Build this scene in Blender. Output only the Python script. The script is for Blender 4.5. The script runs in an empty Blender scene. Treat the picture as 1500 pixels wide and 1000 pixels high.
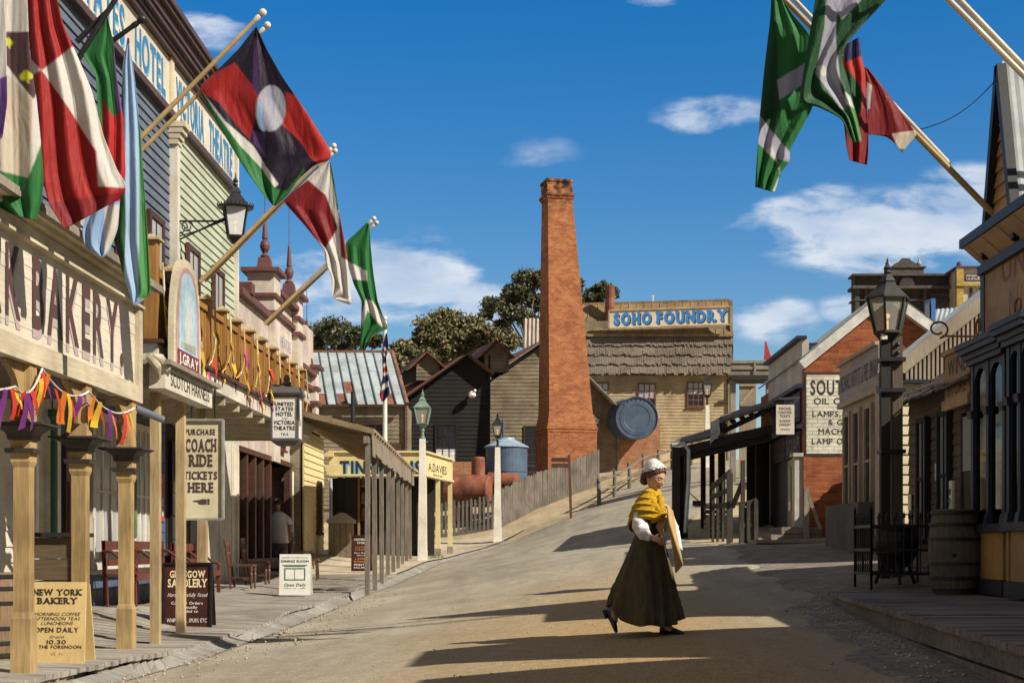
import bpy, math, random
import numpy as np
from mathutils import Vector, Matrix
random.seed(7); rng = np.random.default_rng(7)
R = math.radians
SC = bpy.context.scene; COL = SC.collection
# ------------------------------------------------------------------ camera
F, CX, HY, ZC = 2083.0, 785.0, 800.0, 1.2
cam = bpy.data.objects.new("camera", bpy.data.cameras.new("camera")); COL.objects.link(cam)
cam.location = (0, 0, ZC); cam.rotation_euler = (R(90), 0, 0)
cam.data.lens = 50; cam.data.sensor_width = 36; cam.data.sensor_fit = 'HORIZONTAL'
cam.data.shift_x = -35/1500; cam.data.shift_y = 300/1500
cam.data.clip_start = 0.1; cam.data.clip_end = 3000
SC.camera = cam
# ------------------------------------------------------------------ light
LDIR = Vector((-1, .58, -.92)).normalized()
sun = bpy.data.objects.new("sun", bpy.data.lights.new("sun", 'SUN')); COL.objects.link(sun)
sun.data.energy = 5.0; sun.data.angle = R(.5); sun.data.color = (1, .915, .79)
sun.rotation_euler = LDIR.to_track_quat('-Z', 'Y').to_euler(); sun.location = (20, -10, 30)
SC.view_settings.view_transform = 'Standard'; SC.view_settings.look = 'None'
SC.view_settings.exposure = 0.48; SC.view_settings.gamma = 1
W = bpy.data.worlds.new("World"); SC.world = W; W.use_nodes = True
def world():
    nt = W.node_tree; N = nt.nodes; L = nt.links; N.clear()
    def nd(t, **k):
        n = N.new(t)
        for a, b in k.items(): setattr(n, a, b)
        return n
    def mth(op, a, b=None, c=None, clamp=False):
        n = nd('ShaderNodeMath', operation=op, use_clamp=clamp)
        for i, s in enumerate((a, b, c)):
            if s is None: continue
            if isinstance(s, (int, float)): n.inputs[i].default_value = s
            else: L.new(s, n.inputs[i])
        return n.outputs[0]
    sky = nd('ShaderNodeTexSky', sky_type='NISHITA', sun_disc=False)
    sky.sun_elevation = math.asin(-LDIR.z); sky.sun_rotation = math.atan2(-LDIR.x, -LDIR.y)
    sky.altitude = 400; sky.air_density = 1.25; sky.dust_density = .35; sky.ozone_density = 4.0
    hs = nd('ShaderNodeHueSaturation'); hs.inputs['Hue'].default_value = .512; hs.inputs['Saturation'].default_value = 1.72
    hs.inputs['Value'].default_value = .98
    gm = nd('ShaderNodeGamma'); gm.inputs[1].default_value = .75; L.new(sky.outputs[0], gm.inputs[0]); L.new(gm.outputs[0], hs.inputs['Color'])
    tc = nd('ShaderNodeTexCoord'); sp = nd('ShaderNodeSeparateXYZ'); L.new(tc.outputs['Generated'], sp.inputs[0])
    y = mth('MAXIMUM', sp.outputs[1], .06)
    a = mth('DIVIDE', sp.outputs[0], y); b = mth('DIVIDE', sp.outputs[2], y)
    cb = nd('ShaderNodeCombineXYZ'); L.new(a, cb.inputs[0]); L.new(mth('MULTIPLY', b, 2.5), cb.inputs[1])
    nz = nd('ShaderNodeTexNoise'); nz.inputs['Scale'].default_value = 11; nz.inputs['Detail'].default_value = 9; nz.inputs['Roughness'].default_value = .58
    nz.inputs['Distortion'].default_value = .25
    L.new(cb.outputs[0], nz.inputs['Vector'])
    blobs = [(1330,345,260,80,1.0),(1430,300,130,70,1.0),(1170,325,150,50,.9),(1050,172,110,38,.75),(560,420,230,80,1.0),(690,450,170,78,.95),
             (312,45,75,38,.75),(790,226,75,32,.28),(1140,470,90,45,.75),(955,0,60,14,.7),(450,400,140,50,.7),(1240,455,60,30,.7),(620,360,70,34,.35),(1215,290,60,30,.7)]
    tot = None
    for (px, py, rx, ry, s) in blobs:
        dx = mth('MULTIPLY', mth('SUBTRACT', a, (px-CX)/F), F/rx); dy = mth('MULTIPLY', mth('SUBTRACT', b, (HY-py)/F), F/ry)
        q = mth('ADD', mth('MULTIPLY', dx, dx), mth('MULTIPLY', dy, dy))
        g = mth('MULTIPLY', mth('SUBTRACT', 1.0, q, clamp=True), s)
        tot = g if tot is None else mth('MAXIMUM', tot, g)
    dens = mth('MULTIPLY_ADD', mth('SUBTRACT', nz.outputs['Fac'], .5), 3.6, mth('SUBTRACT', tot, .20))
    dens = mth('MULTIPLY', mth('MULTIPLY', dens, 1.75, clamp=True), mth('MULTIPLY', tot, 2.2, clamp=True))
    dens = mth('MULTIPLY', mth('POWER', dens, 1.35), .80)
    # second noise for grey undersides
    n2 = nd('ShaderNodeTexNoise'); n2.inputs['Scale'].default_value = 14; n2.inputs['Detail'].default_value = 5; L.new(cb.outputs[0], n2.inputs['Vector'])
    rp = nd('ShaderNodeValToRGB'); rp.color_ramp.elements[0].position = .32; rp.color_ramp.elements[1].position = .66
    rp.color_ramp.elements[0].color = (2.6, 3.3, 4.4, 1); rp.color_ramp.elements[1].color = (5.0, 5.2, 5.5, 1)
    L.new(n2.outputs['Fac'], rp.inputs[0])
    mx = nd('ShaderNodeMixRGB'); L.new(dens, mx.inputs[0]); L.new(hs.outputs[0], mx.inputs[1]); L.new(rp.outputs[0], mx.inputs[2])
    # unseen grey cloud added behind and above the viewer to dim sky fill
    mr = nd('ShaderNodeMapRange'); mr.interpolation_type = 'SMOOTHSTEP'; mr.inputs[1].default_value = .86; mr.inputs[2].default_value = .58; L.new(sp.outputs[1], mr.inputs[0])
    n3 = nd('ShaderNodeTexNoise'); n3.inputs['Scale'].default_value = 3; n3.inputs['Detail'].default_value = 7; L.new(tc.outputs['Generated'], n3.inputs['Vector'])
    r3 = nd('ShaderNodeValToRGB'); r3.color_ramp.elements[0].color = (.95,.95,1.0,1); r3.color_ramp.elements[1].color = (2.0,1.9,1.8,1); L.new(n3.outputs['Fac'], r3.inputs[0])
    m3 = nd('ShaderNodeMixRGB'); L.new(mth('MULTIPLY', mr.outputs[0], .85), m3.inputs[0]); L.new(mx.outputs[0], m3.inputs[1]); L.new(r3.outputs[0], m3.inputs[2]); mx = m3
    bg = nd('ShaderNodeBackground'); bg.inputs['Strength'].default_value = .124
    L.new(mx.outputs[0], bg.inputs['Color'])
    out = nd('ShaderNodeOutputWorld'); L.new(bg.outputs[0], out.inputs[0])
world()
# ------------------------------------------------------------------ pixel -> place (at a chosen distance)
def P(px, py, Y): return Vector(((px-CX)*Y/F, Y, ZC+(HY-py)*Y/F))
def PX(px, Y): return (px-CX)*Y/F
def PZ(py, Y): return ZC+(HY-py)*Y/F
def YX(px, X): return X*F/(px-CX)          # distance at which the line X=const crosses image column px
# ------------------------------------------------------------------ materials
MATS = {}
def srgb(h):
    if isinstance(h, str):
        c = [int(h[i:i+2], 16)/255 for i in (0, 2, 4)]
        return tuple(x/12.92 if x < .04045 else ((x+.055)/1.055)**2.4 for x in c)
    return h
def M(name, col, rough=.8, var=.18, scale=6, bump=.15, metal=0, stretch=(1,1,1), col2=None, stain=.25, spec=.4, trans=0, two=None, fine=60):
    if name in MATS: return MATS[name]
    c = srgb(col); m = bpy.data.materials.new(name); m.use_nodes = True; nt = m.node_tree; N = nt.nodes; L = nt.links
    bs = N['Principled BSDF']; bs.inputs['Roughness'].default_value = rough; bs.inputs['Metallic'].default_value = metal
    bs.inputs['Specular IOR Level'].default_value = spec
    tc = N.new('ShaderNodeTexCoord'); mp = N.new('ShaderNodeMapping'); mp.inputs['Scale'].default_value = stretch
    L.new(tc.outputs['Object'], mp.inputs[0])
    n1 = N.new('ShaderNodeTexNoise'); n1.inputs['Scale'].default_value = scale; n1.inputs['Detail'].default_value = 6; n1.inputs['Roughness'].default_value = .62
    L.new(mp.outputs[0], n1.inputs['Vector'])
    r1 = N.new('ShaderNodeValToRGB'); e = r1.color_ramp.elements
    lo = tuple(x*(1-var) for x in c); hi = tuple(min(1, x*(1+var)) for x in (srgb(col2) if col2 else c))
    if col2: lo = c; hi = srgb(col2)
    e[0].position = .36; e[1].position = .64; e[0].color = (*lo, 1); e[1].color = (*hi, 1)
    L.new(n1.outputs['Fac'], r1.inputs[0])
    n2 = N.new('ShaderNodeTexNoise'); n2.inputs['Scale'].default_value = 1.3; n2.inputs['Detail'].default_value = 4
    L.new(tc.outputs['Object'], n2.inputs['Vector'])
    r2 = N.new('ShaderNodeValToRGB'); r2.color_ramp.elements[0].position = .35; r2.color_ramp.elements[1].position = .6
    s = 1-stain; r2.color_ramp.elements[0].color = (s, s*.98, s*.95, 1); r2.color_ramp.elements[1].color = (1, 1, 1, 1)
    L.new(n2.outputs['Fac'], r2.inputs[0])
    mx = N.new('ShaderNodeMixRGB'); mx.blend_type = 'MULTIPLY'; mx.inputs[0].default_value = 1
    L.new(r1.outputs[0], mx.inputs[1]); L.new(r2.outputs[0], mx.inputs[2]); L.new(mx.outputs[0], bs.inputs['Base Color'])
    if bump:
        n3 = N.new('ShaderNodeTexNoise'); n3.inputs['Scale'].default_value = fine; n3.inputs['Detail'].default_value = 3
        L.new(mp.outputs[0], n3.inputs['Vector'])
        ad = N.new('ShaderNodeMath'); ad.operation = 'ADD'; L.new(n1.outputs['Fac'], ad.inputs[0]); L.new(n3.outputs['Fac'], ad.inputs[1])
        bp = N.new('ShaderNodeBump'); bp.inputs['Strength'].default_value = bump; bp.inputs['Distance'].default_value = .02
        L.new(ad.outputs[0], bp.inputs['Height']); L.new(bp.outputs[0], bs.inputs['Normal'])
    MATS[name] = m; return m
def brick(name, c1, c2, mortar, course=.085, length=.235, msize=.012, bump=.6, rough=.9, soot=None, white=None):
    m = bpy.data.materials.new(name); m.use_nodes = True; nt = m.node_tree; N = nt.nodes; L = nt.links; MATS[name] = m
    bs = N['Principled BSDF']; bs.inputs['Roughness'].default_value = rough; bs.inputs['Specular IOR Level'].default_value = .2
    tc = N.new('ShaderNodeTexCoord'); sp = N.new('ShaderNodeSeparateXYZ'); L.new(tc.outputs['Object'], sp.inputs[0])
    ad = N.new('ShaderNodeMath'); ad.operation = 'ADD'; L.new(sp.outputs[0], ad.inputs[0]); L.new(sp.outputs[1], ad.inputs[1])
    cb = N.new('ShaderNodeCombineXYZ'); L.new(ad.outputs[0], cb.inputs[0]); L.new(sp.outputs[2], cb.inputs[1])
    nw = N.new('ShaderNodeTexNoise'); nw.inputs['Scale'].default_value = 7; L.new(cb.outputs[0], nw.inputs['Vector'])
    va = N.new('ShaderNodeVectorMath'); va.operation = 'MULTIPLY_ADD'; L.new(nw.outputs['Color'], va.inputs[0]); va.inputs[1].default_value = (.012, .012, 0)
    L.new(cb.outputs[0], va.inputs[2])
    br = N.new('ShaderNodeTexBrick'); br.inputs['Scale'].default_value = 1; br.inputs['Brick Width'].default_value = length
    br.inputs['Row Height'].default_value = course; br.inputs['Mortar Size'].default_value = msize; br.inputs['Mortar Smooth'].default_value = .3
    br.inputs['Bias'].default_value = -.1
    br.inputs['Color1'].default_value = (*srgb(c1), 1); br.inputs['Color2'].default_value = (*srgb(c2), 1); br.inputs['Mortar'].default_value = (*srgb(mortar), 1)
    L.new(va.outputs[0], br.inputs['Vector'])
    n = N.new('ShaderNodeTexNoise'); n.inputs['Scale'].default_value = 2.2; n.inputs['Detail'].default_value = 8; n.inputs['Roughness'].default_value = .7
    L.new(tc.outputs['Object'], n.inputs['Vector'])
    rp = N.new('ShaderNodeValToRGB'); rp.color_ramp.elements[0].position = .3; rp.color_ramp.elements[1].position = .68
    rp.color_ramp.elements[0].color = (.62, .56, .52, 1); rp.color_ramp.elements[1].color = (1.12, 1.1, 1.05, 1); L.new(n.outputs['Fac'], rp.inputs[0])
    mx = N.new('ShaderNodeMixRGB'); mx.blend_type = 'MULTIPLY'; mx.inputs[0].default_value = 1
    L.new(br.outputs['Color'], mx.inputs[1]); L.new(rp.outputs[0], mx.inputs[2]); c = mx.outputs[0]
    if soot:     # soot stains at the mouth of a chimney: (z0, z1) in object space
        mr = N.new('ShaderNodeMapRange'); mr.inputs[1].default_value = soot[0]; mr.inputs[2].default_value = soot[1]; L.new(sp.outputs[2], mr.inputs[0])
        mu = N.new('ShaderNodeMath'); mu.operation = 'MULTIPLY'; L.new(mr.outputs[0], mu.inputs[0])
        ns = N.new('ShaderNodeTexNoise'); ns.inputs['Scale'].default_value = 3.5; ns.inputs['Detail'].default_value = 5; L.new(tc.outputs['Object'], ns.inputs['Vector'])
        rs = N.new('ShaderNodeValToRGB'); rs.color_ramp.elements[0].position = .40; rs.color_ramp.elements[1].position = .56; L.new(ns.outputs['Fac'], rs.inputs[0])
        L.new(rs.outputs[0], mu.inputs[1]); mb = N.new('ShaderNodeMixRGB'); L.new(mu.outputs[0], mb.inputs[0]); L.new(c, mb.inputs[1]); mb.inputs[2].default_value = (.02, .016, .014, 1); c = mb.outputs[0]
    L.new(c, bs.inputs['Base Color'])
    bp = N.new('ShaderNodeBump'); bp.inputs['Strength'].default_value = bump; bp.inputs['Distance'].default_value = .012; bp.invert = True
    L.new(br.outputs['Fac'], bp.inputs['Height']); L.new(bp.outputs[0], bs.inputs['Normal'])
    return m
def plain(name, col, rough=.5, metal=0, spec=.5, emit=None, alpha=None):
    m = bpy.data.materials.new(name); m.use_nodes = True; bs = m.node_tree.nodes['Principled BSDF']; MATS[name] = m
    bs.inputs['Base Color'].default_value = (*srgb(col), 1); bs.inputs['Roughness'].default_value = rough; bs.inputs['Metallic'].default_value = metal
    bs.inputs['Specular IOR Level'].default_value = spec
    if emit: bs.inputs['Emission Color'].default_value = (*srgb(emit[0]), 1); bs.inputs['Emission Strength'].default_value = emit[1]
    return m
def glass(name, tint, fac=.5, rough=.05):
    m = bpy.data.materials.new(name); m.use_nodes = True; nt = m.node_tree; N = nt.nodes; L = nt.links; N.clear(); MATS[name] = m
    o = N.new('ShaderNodeOutputMaterial'); t = N.new('ShaderNodeBsdfTransparent'); t.inputs[0].default_value = (*tint, 1)
    g = N.new('ShaderNodeBsdfGlossy'); g.inputs['Roughness'].default_value = rough; g.inputs[0].default_value = (.16,.16,.16,1)
    d = N.new('ShaderNodeBsdfDiffuse'); d.inputs[0].default_value = (*tint, 1)
    a = N.new('ShaderNodeMixShader'); a.inputs[0].default_value = fac; L.new(t.outputs[0], a.inputs[1]); L.new(d.outputs[0], a.inputs[2])
    b = N.new('ShaderNodeMixShader'); fr = N.new('ShaderNodeFresnel'); fr.inputs[0].default_value = 1.45; L.new(fr.outputs[0], b.inputs[0])
    L.new(a.outputs[0], b.inputs[1]); L.new(g.outputs[0], b.inputs[2]); L.new(b.outputs[0], o.inputs[0]); return m
G = (8, .6, 8); GX = (.6, 8, 8); GZ = (8, 8, .6)
cream   = M('cream paint', (.565,.50,.355), .6, .12, 5, .12, stain=.32, stretch=G)
creamZ  = M('cream paint upright', (.62,.53,.33), .6, .10, 8, .08, stain=.25, stretch=GZ)
ivory   = M('ivory paint', (.63,.59,.49), .55, .10, 6, .1, stain=.28, stretch=G)
signcream = M('sign cream paint', (.62,.565,.455), .55, .08, 6, .08, stain=.2, stretch=G)
white   = M('white paint', (.74,.71,.62), .55, .07, 10, .08, stain=.2)
ochre   = M('ochre paint', (.39,.27,.12), .6, .2, 5, .2, stain=.42, stretch=GZ)
ochreD  = M('deep ochre paint', (.30,.15,.035), .55, .15, 8, .1, stain=.25, stretch=GZ)
tan     = M('tan paint', (.45,.335,.18), .6, .2, 5, .18, stain=.4, stretch=GZ)
brown   = M('brown paint', (.075,.035,.022), .5, .2, 8, .1)
cornice_m = M('plum brown paint', (.085,.05,.045), .55, .15, 6, .1, stretch=G)
oxblood = M('oxblood paint', (.115,.03,.02), .45, .18, 7, .1)
maroon  = M('maroon board', (.055,.016,.013), .45, .15, 8, .05)
red     = M('red paint', (.42,.04,.025), .5, .15, 6, .06)
blackp  = M('black paint', (.012,.011,.011), .45, .2, 8, .06)
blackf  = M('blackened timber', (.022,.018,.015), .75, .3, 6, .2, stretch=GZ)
navy    = M('navy paint', (.018,.022,.038), .5, .2, 8, .08)
slate   = M('slate blue weatherboard', (.115,.14,.185), .6, .12, 8, .1, stretch=G)
palegreen = M('pale green weatherboard', (.41,.45,.335), .6, .1, 8, .08, stretch=G, stain=.15)
stoneb  = M('blue painted blocks', (.085,.12,.20), .6, .2, 5, .12)
greyw   = M('grey weathered timber', (.20,.17,.135), .9, .3, 7, .35, stretch=GZ, col2=(.34,.30,.24), stain=.35)
greyY   = M('grey weathered boards', (.31,.275,.225), .9, .3, 5, .35, stretch=(9,9,9), col2=(.43,.39,.33), stain=.3)
brownw  = M('brown weathered boards', (.185,.145,.095), .9, .3, 6, .35, stretch=GX, col2=(.31,.26,.18), stain=.4)
blackish  = M('tarred boards', (.009,.008,.007), .85, .35, 5, .3, stretch=GX, col2=(.019,.016,.014))  # near-black boards, two very dark tones mixed by noise
yellowb = M('faded yellow boards', (.33,.255,.14), .85, .25, 5, .3, stretch=GX, col2=(.50,.40,.24), stain=.3)
darkbd  = M('dark cottage boards', (.10,.075,.055), .85, .3, 6, .3, stretch=G, col2=(.17,.13,.10))  # dark brown boards, two tones mixed along the grain
beigeb  = M('beige boards', (.42,.34,.24), .75, .15, 7, .2, stretch=G)
orangeb = M('orange tan boards', (.45,.255,.11), .7, .15, 7, .2, stretch=G)
plaster = M('tan plaster', (.36,.235,.13), .75, .14, 4, .12, stain=.3)
rustroof = M('rusty iron roof', (.17,.062,.035), .75, .35, 4, .2, col2=(.27,.12,.07))
ironroof = M('grey blue iron roof', (.36,.42,.44), .5, .15, 3, .12, metal=.1, col2=(.46,.51,.52), stain=.25)
galv    = M('galvanised iron', (.45,.50,.52), .45, .15, 3, .1, metal=.4, stain=.3)
rustred = M('red oxide iron', (.20,.065,.032), .65, .25, 3, .15, col2=(.29,.11,.06), stain=.45)
tankblue = M('blue painted iron', (.075,.115,.175), .5, .12, 4, .06)
copper  = M('tarnished copper', (.16,.24,.20), .55, .25, 12, .1)
roofbr  = M('brown sheet roof', (.25,.165,.075), .65, .22, 3, .12, stretch=GZ, stain=.4)
shingle = M('weathered shingles', (.085,.068,.052), .95, .4, 9, .5, stretch=(6,6,1), col2=(.30,.25,.195), stain=.35)
gravel_dark = M('dark paving', (.16,.145,.125), .9, .3, 10, .4)
brickC  = brick('chimney brick', (.30,.088,.030), (.43,.17,.065), (.34,.23,.15), .10, .27, .011, soot=(12.2, 13.9))
brickR  = brick('shop brick', (.27,.068,.024), (.40,.135,.052), (.22,.13,.085), .085, .235, .010)
brickW  = brick('white painted brick', (.66,.65,.54), (.75,.73,.62), (.46,.46,.39), .085, .235, .009, bump=.9)
brickP  = brick('pinkish brick', (.36,.16,.085), (.46,.24,.13), (.36,.26,.18), .10, .27, .011)
ink     = plain('black sign ink', (.018,.014,.012), .7)
inkbr   = plain('brown sign ink', (.075,.035,.03), .7)
inkmauve = plain('mauve sign ink', (.40,.31,.30), .7)
inkblue = plain('blue sign ink', (.02,.17,.46), .6); inkhotel = plain('hotel sign ink', (.035,.17,.33), .6); inkdeep = plain('deep blue ink', (.012,.03,.06), .6)
inksky  = plain('light blue sign ink', (.13,.36,.55), .6)
inkgreen = plain('green sign ink', (.02,.12,.06), .6)
inkcream = plain('cream sign ink', (.72,.62,.36), .6)
inkwhite = plain('white sign ink', (.72,.70,.64), .6)
inkorange = plain('orange sign ink', (.60,.22,.05), .6)
inkpurple = plain('faded purple ink', (.17,.09,.14), .8)
glassd  = plain('dark window glass', (.012,.013,.016), .06, spec=.8)
glassw  = plain('curtained window glass', (.36,.37,.37), .15, spec=.6)
glassl  = glass('lantern glass', (.80,.80,.74), .30)
glassw2 = glass('pearl lantern glass', (.78,.79,.75), .75)
glassb  = glass('shop window glass', (.55,.55,.55), .12)
gold    = plain('lamp mantle', (.8,.5,.15), .4, emit=((1.0,.55,.15), .9))
iron    = M('black iron', (.018,.018,.02), .45, .3, 9, .1)
# ------------------------------------------------------------------ mesh builder
ORG = {}
class MB:
    def __init__(s): s.v = []; s.f = []; s.mi = []; s.c = None; s.m = 0
    def add(s, vs, fs):
        b = len(s.v); s.v += [tuple(p) for p in vs]; s.f += [tuple(b+i for i in f) for f in fs]; s.mi += [s.m]*len(fs); return s
    def box(s, x0, x1, y0, y1, z0, z1):
        x0, x1 = min(x0,x1), max(x0,x1); y0, y1 = min(y0,y1), max(y0,y1); z0, z1 = min(z0,z1), max(z0,z1)
        return s.add([(x0,y0,z0),(x1,y0,z0),(x1,y1,z0),(x0,y1,z0),(x0,y0,z1),(x1,y0,z1),(x1,y1,z1),(x0,y1,z1)],
                     [(0,3,2,1),(4,5,6,7),(0,1,5,4),(1,2,6,5),(2,3,7,6),(3,0,4,7)])
    def tbox(s, cx, cy, z0, z1, w0, d0, w1, d1):      # tapered upright box
        a = [(cx-w0/2,cy-d0/2,z0),(cx+w0/2,cy-d0/2,z0),(cx+w0/2,cy+d0/2,z0),(cx-w0/2,cy+d0/2,z0)]
        b = [(cx-w1/2,cy-d1/2,z1),(cx+w1/2,cy-d1/2,z1),(cx+w1/2,cy+d1/2,z1),(cx-w1/2,cy+d1/2,z1)]
        return s.add(a+b, [(0,3,2,1),(4,5,6,7),(0,1,5,4),(1,2,6,5),(2,3,7,6),(3,0,4,7)])
    def bar(s, p, q, w, h, up=(0,0,1)):               # rectangular bar from p to q
        p = Vector(p); q = Vector(q); d = (q-p).normalized(); u = d.cross(Vector(up))
        if u.length < 1e-4: u = d.cross(Vector((1,0,0)))
        u.normalize(); n = u.cross(d).normalized(); u *= w/2; n *= h/2
        vs = [p-u-n, p+u-n, p+u+n, p-u+n, q-u-n, q+u-n, q+u+n, q-u+n]
        return s.add(vs, [(0,3,2,1),(4,5,6,7),(0,1,5,4),(1,2,6,5),(2,3,7,6),(3,0,4,7)])
    def tube(s, pts, r, n=8, cap=True):
        pts = [Vector(p) for p in pts]; rs = r if isinstance(r, (list, tuple)) else [r]*len(pts)
        vs = []; fs = []; prev = None
        for i, p in enumerate(pts):
            d = (pts[min(i+1, len(pts)-1)]-pts[max(i-1, 0)]).normalized()
            a = prev if prev is not None else (Vector((0,0,1)) if abs(d.z) < .9 else Vector((1,0,0)))
            u = (a - d*a.dot(d)); u = u.normalized() if u.length > 1e-5 else d.orthogonal().normalized()
            prev = u; w = d.cross(u)
            for k in range(n):
                t = 2*math.pi*k/n; vs.append(p+(u*math.cos(t)+w*math.sin(t))*rs[i])
        for i in range(len(pts)-1):
            for k in range(n): fs.append((i*n+k, i*n+(k+1)%n, (i+1)*n+(k+1)%n, (i+1)*n+k))
        if cap: fs.append(tuple(range(n))[::-1]); fs.append(tuple((len(pts)-1)*n+k for k in range(n)))
        return s.add(vs, fs)
    def lathe(s, c, prof, n=20, sx=1, sy=1, rot=0):
        c = Vector(c); vs = []; fs = []
        for (r, z) in prof:
            for k in range(n):
                t = 2*math.pi*k/n+rot; vs.append(c+Vector((r*sx*math.cos(t), r*sy*math.sin(t), z)))
        for i in range(len(prof)-1):
            for k in range(n): fs.append((i*n+k, i*n+(k+1)%n, (i+1)*n+(k+1)%n, (i+1)*n+k))
        fs.append(tuple(range(n))[::-1]); fs.append(tuple((len(prof)-1)*n+k for k in range(n)))
        return s.add(vs, fs)
    def prism(s, poly, o, u, v, dep):                 # polygon in plane (o,u,v) pushed back by vector dep
        o = Vector(o); u = Vector(u); v = Vector(v); dep = Vector(dep); n = len(poly)
        a = [o+u*x+v*y for x, y in poly]; b = [p+dep for p in a]
        fs = [tuple(range(n)), tuple(range(2*n-1, n-1, -1))]+[(i, (i+1)%n, n+(i+1)%n, n+i) for i in range(n)]
        return s.add(a+b, fs)
    def lens_ball(s, c, r, n=10):
        return s.lathe(c, [(r*math.sin(math.pi*i/n)+1e-4, -r*math.cos(math.pi*i/n)) for i in range(n+1)], 12)
    def clap(s, o, u, n, poly, h=.15, lap=.022, thick=.03):
        """lapped weatherboards filling the convex polygon poly=[(a,z)...] on the plane through o along u, facing n"""
        o = Vector(o); u = Vector(u); n = Vector(n); zs = [q[1] for q in poly]; z0, z1 = min(zs), max(zs)
        def span(z):
            xs = []
            for i in range(len(poly)):
                (a, za), (b, zb) = poly[i], poly[(i+1) % len(poly)]
                if abs(za-zb) < 1e-9:
                    if abs(z-za) < 1e-6: xs += [a, b]
                elif min(za, zb)-1e-9 <= z <= max(za, zb)+1e-9: xs.append(a+(b-a)*(z-za)/(zb-za))
            return (min(xs), max(xs)) if xs else None
        z = z0
        while z < z1-1e-4:
            t = min(z+h, z1); A = span(z+1e-6); B = span(t-1e-6)
            if A and B:
                j = random.uniform(-.002, .002); up = Vector((0,0,1)); a0, a1 = A; b0, b1 = B
                vs = [o+u*a0+up*z, o+u*a1+up*z, o+u*a1+up*z+n*(lap+j), o+u*a0+up*z+n*(lap+j), o+u*b1+up*t+n*.003, o+u*b0+up*t+n*.003]
                s.add(vs, [(0,1,2,3), (3,2,4,5), (0,3,5), (1,4,2)])
            z = t
        a = [o+u*x+Vector((0,0,q)) for x, q in poly]; b = [p-n*thick for p in a]; k = len(poly)
        return s.add(a+b, [tuple(range(k)), tuple(range(2*k-1, k-1, -1))]+[(i, (i+1)%k, k+(i+1)%k, k+i) for i in range(k)])
    def corr(s, p00, p10, p01, p11, pitch=.11, amp=.018):   # corrugated sheet: ribs run from p0* to p1*
        p00, p10, p01, p11 = map(Vector, (p00, p10, p01, p11)); w = (p01-p00).length; n = max(4, int(w/pitch)*4)
        nn = (p01-p00).cross(p10-p00).normalized(); vs = []
        for i in range(n+1):
            t = i/n; d = nn*amp*math.sin(t*n/4*2*math.pi); vs += [p00.lerp(p01, t)+d, p10.lerp(p11, t)+d]
        return s.add(vs, [(2*i, 2*i+1, 2*i+3, 2*i+2) for i in range(n)])
    def text(s, st, o, u, v, h, w=None, bold=0.0, shear=0, slab=False, sp=.10, align='L'):
        """flat painted lettering: baseline origin o, cap height h, total width w"""
        o = Vector(o); u = Vector(u); v = Vector(v); n = u.cross(v).normalized(); x = 0; gl = []
        for ch in st:
            if ch == ' ': x += .38; continue
            vs, fs, x0, x1 = glyph(ch, 0 if ch == 'M' else bold); gl.append((ch, x-x0, x, x+x1-x0, vs, fs)); x += (x1-x0)+sp
        tot = x-sp; sy = h/.73; sx = (w/tot) if w else sy
        sh = -tot*sx/2 if align == 'C' else (-tot*sx if align == 'R' else 0)
        for ch, dx, xa, xb, vs, fs in gl:
            for kx, kz in (((0,0),) if ch != 'M' or bold <= 0 else ((-bold,0),(bold,.0006))): s.add([o+u*((p[0]+dx+kx+shear*p[1])*sx+sh)+v*(p[1]*sy)+n*kz for p in vs], fs)
            if slab and ch in SLAB:
                for fx, wh in SLAB[ch]:
                    cx = xa+(xb-xa)*fx; hw = .135 if len(ch) else 0
                    for e in wh:
                        y0, y1 = (0, .13) if e == 'b' else (.60, .73)
                        q = [(cx-hw,y0),(cx+hw,y0),(cx+hw,y1),(cx-hw,y1)]
                        s.add([o+u*(a*sx+sh)+v*(b*sy)+n*.0012 for a, b in q], [(0,1,2,3)])
        return s
    def build(s, name, mat, parent=None, smooth=False, at=None):
        org = ORG[parent.name] if parent is not None else Vector(at if at is not None else s.v[0])
        me = bpy.data.meshes.new(name); me.from_pydata([tuple(Vector(p)-org) for p in s.v], [], s.f)
        ms = mat if isinstance(mat, (list, tuple)) else [mat]
        for m in ms: me.materials.append(m)
        if any(s.mi): me.polygons.foreach_set('material_index', s.mi)
        if smooth: me.polygons.foreach_set('use_smooth', [True]*len(me.polygons))
        if s.c is not None:
            at_ = me.color_attributes.new('pattern', 'FLOAT_COLOR', 'POINT')
            at_.data.foreach_set('color', np.asarray(s.c, dtype=np.float32).ravel())
        me.update(); ob = bpy.data.objects.new(name, me); COL.objects.link(ob)
        if parent is not None: ob.parent = parent
        else: ob.location = org
        ORG[ob.name] = org; return ob
SLAB = {'H':[(.13,'bt'),(.87,'bt')],'F':[(.15,'bt')],'U':[(.13,'t'),(.87,'t')],'N':[(.12,'bt'),(.88,'t')],'D':[(.13,'bt')],'R':[(.14,'bt'),(.9,'b')],
        'Y':[(.14,'t'),(.86,'t'),(.5,'b')],'I':[(.5,'bt')],'A':[(.12,'b'),(.88,'b')],'E':[(.14,'bt')],'K':[(.14,'bt'),(.9,'bt')],'L':[(.14,'bt')],
        'P':[(.14,'bt')],'T':[(.5,'b')],'B':[(.13,'bt')],'W':[(.1,'t'),(.9,'t')]}
_GL = {}
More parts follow.
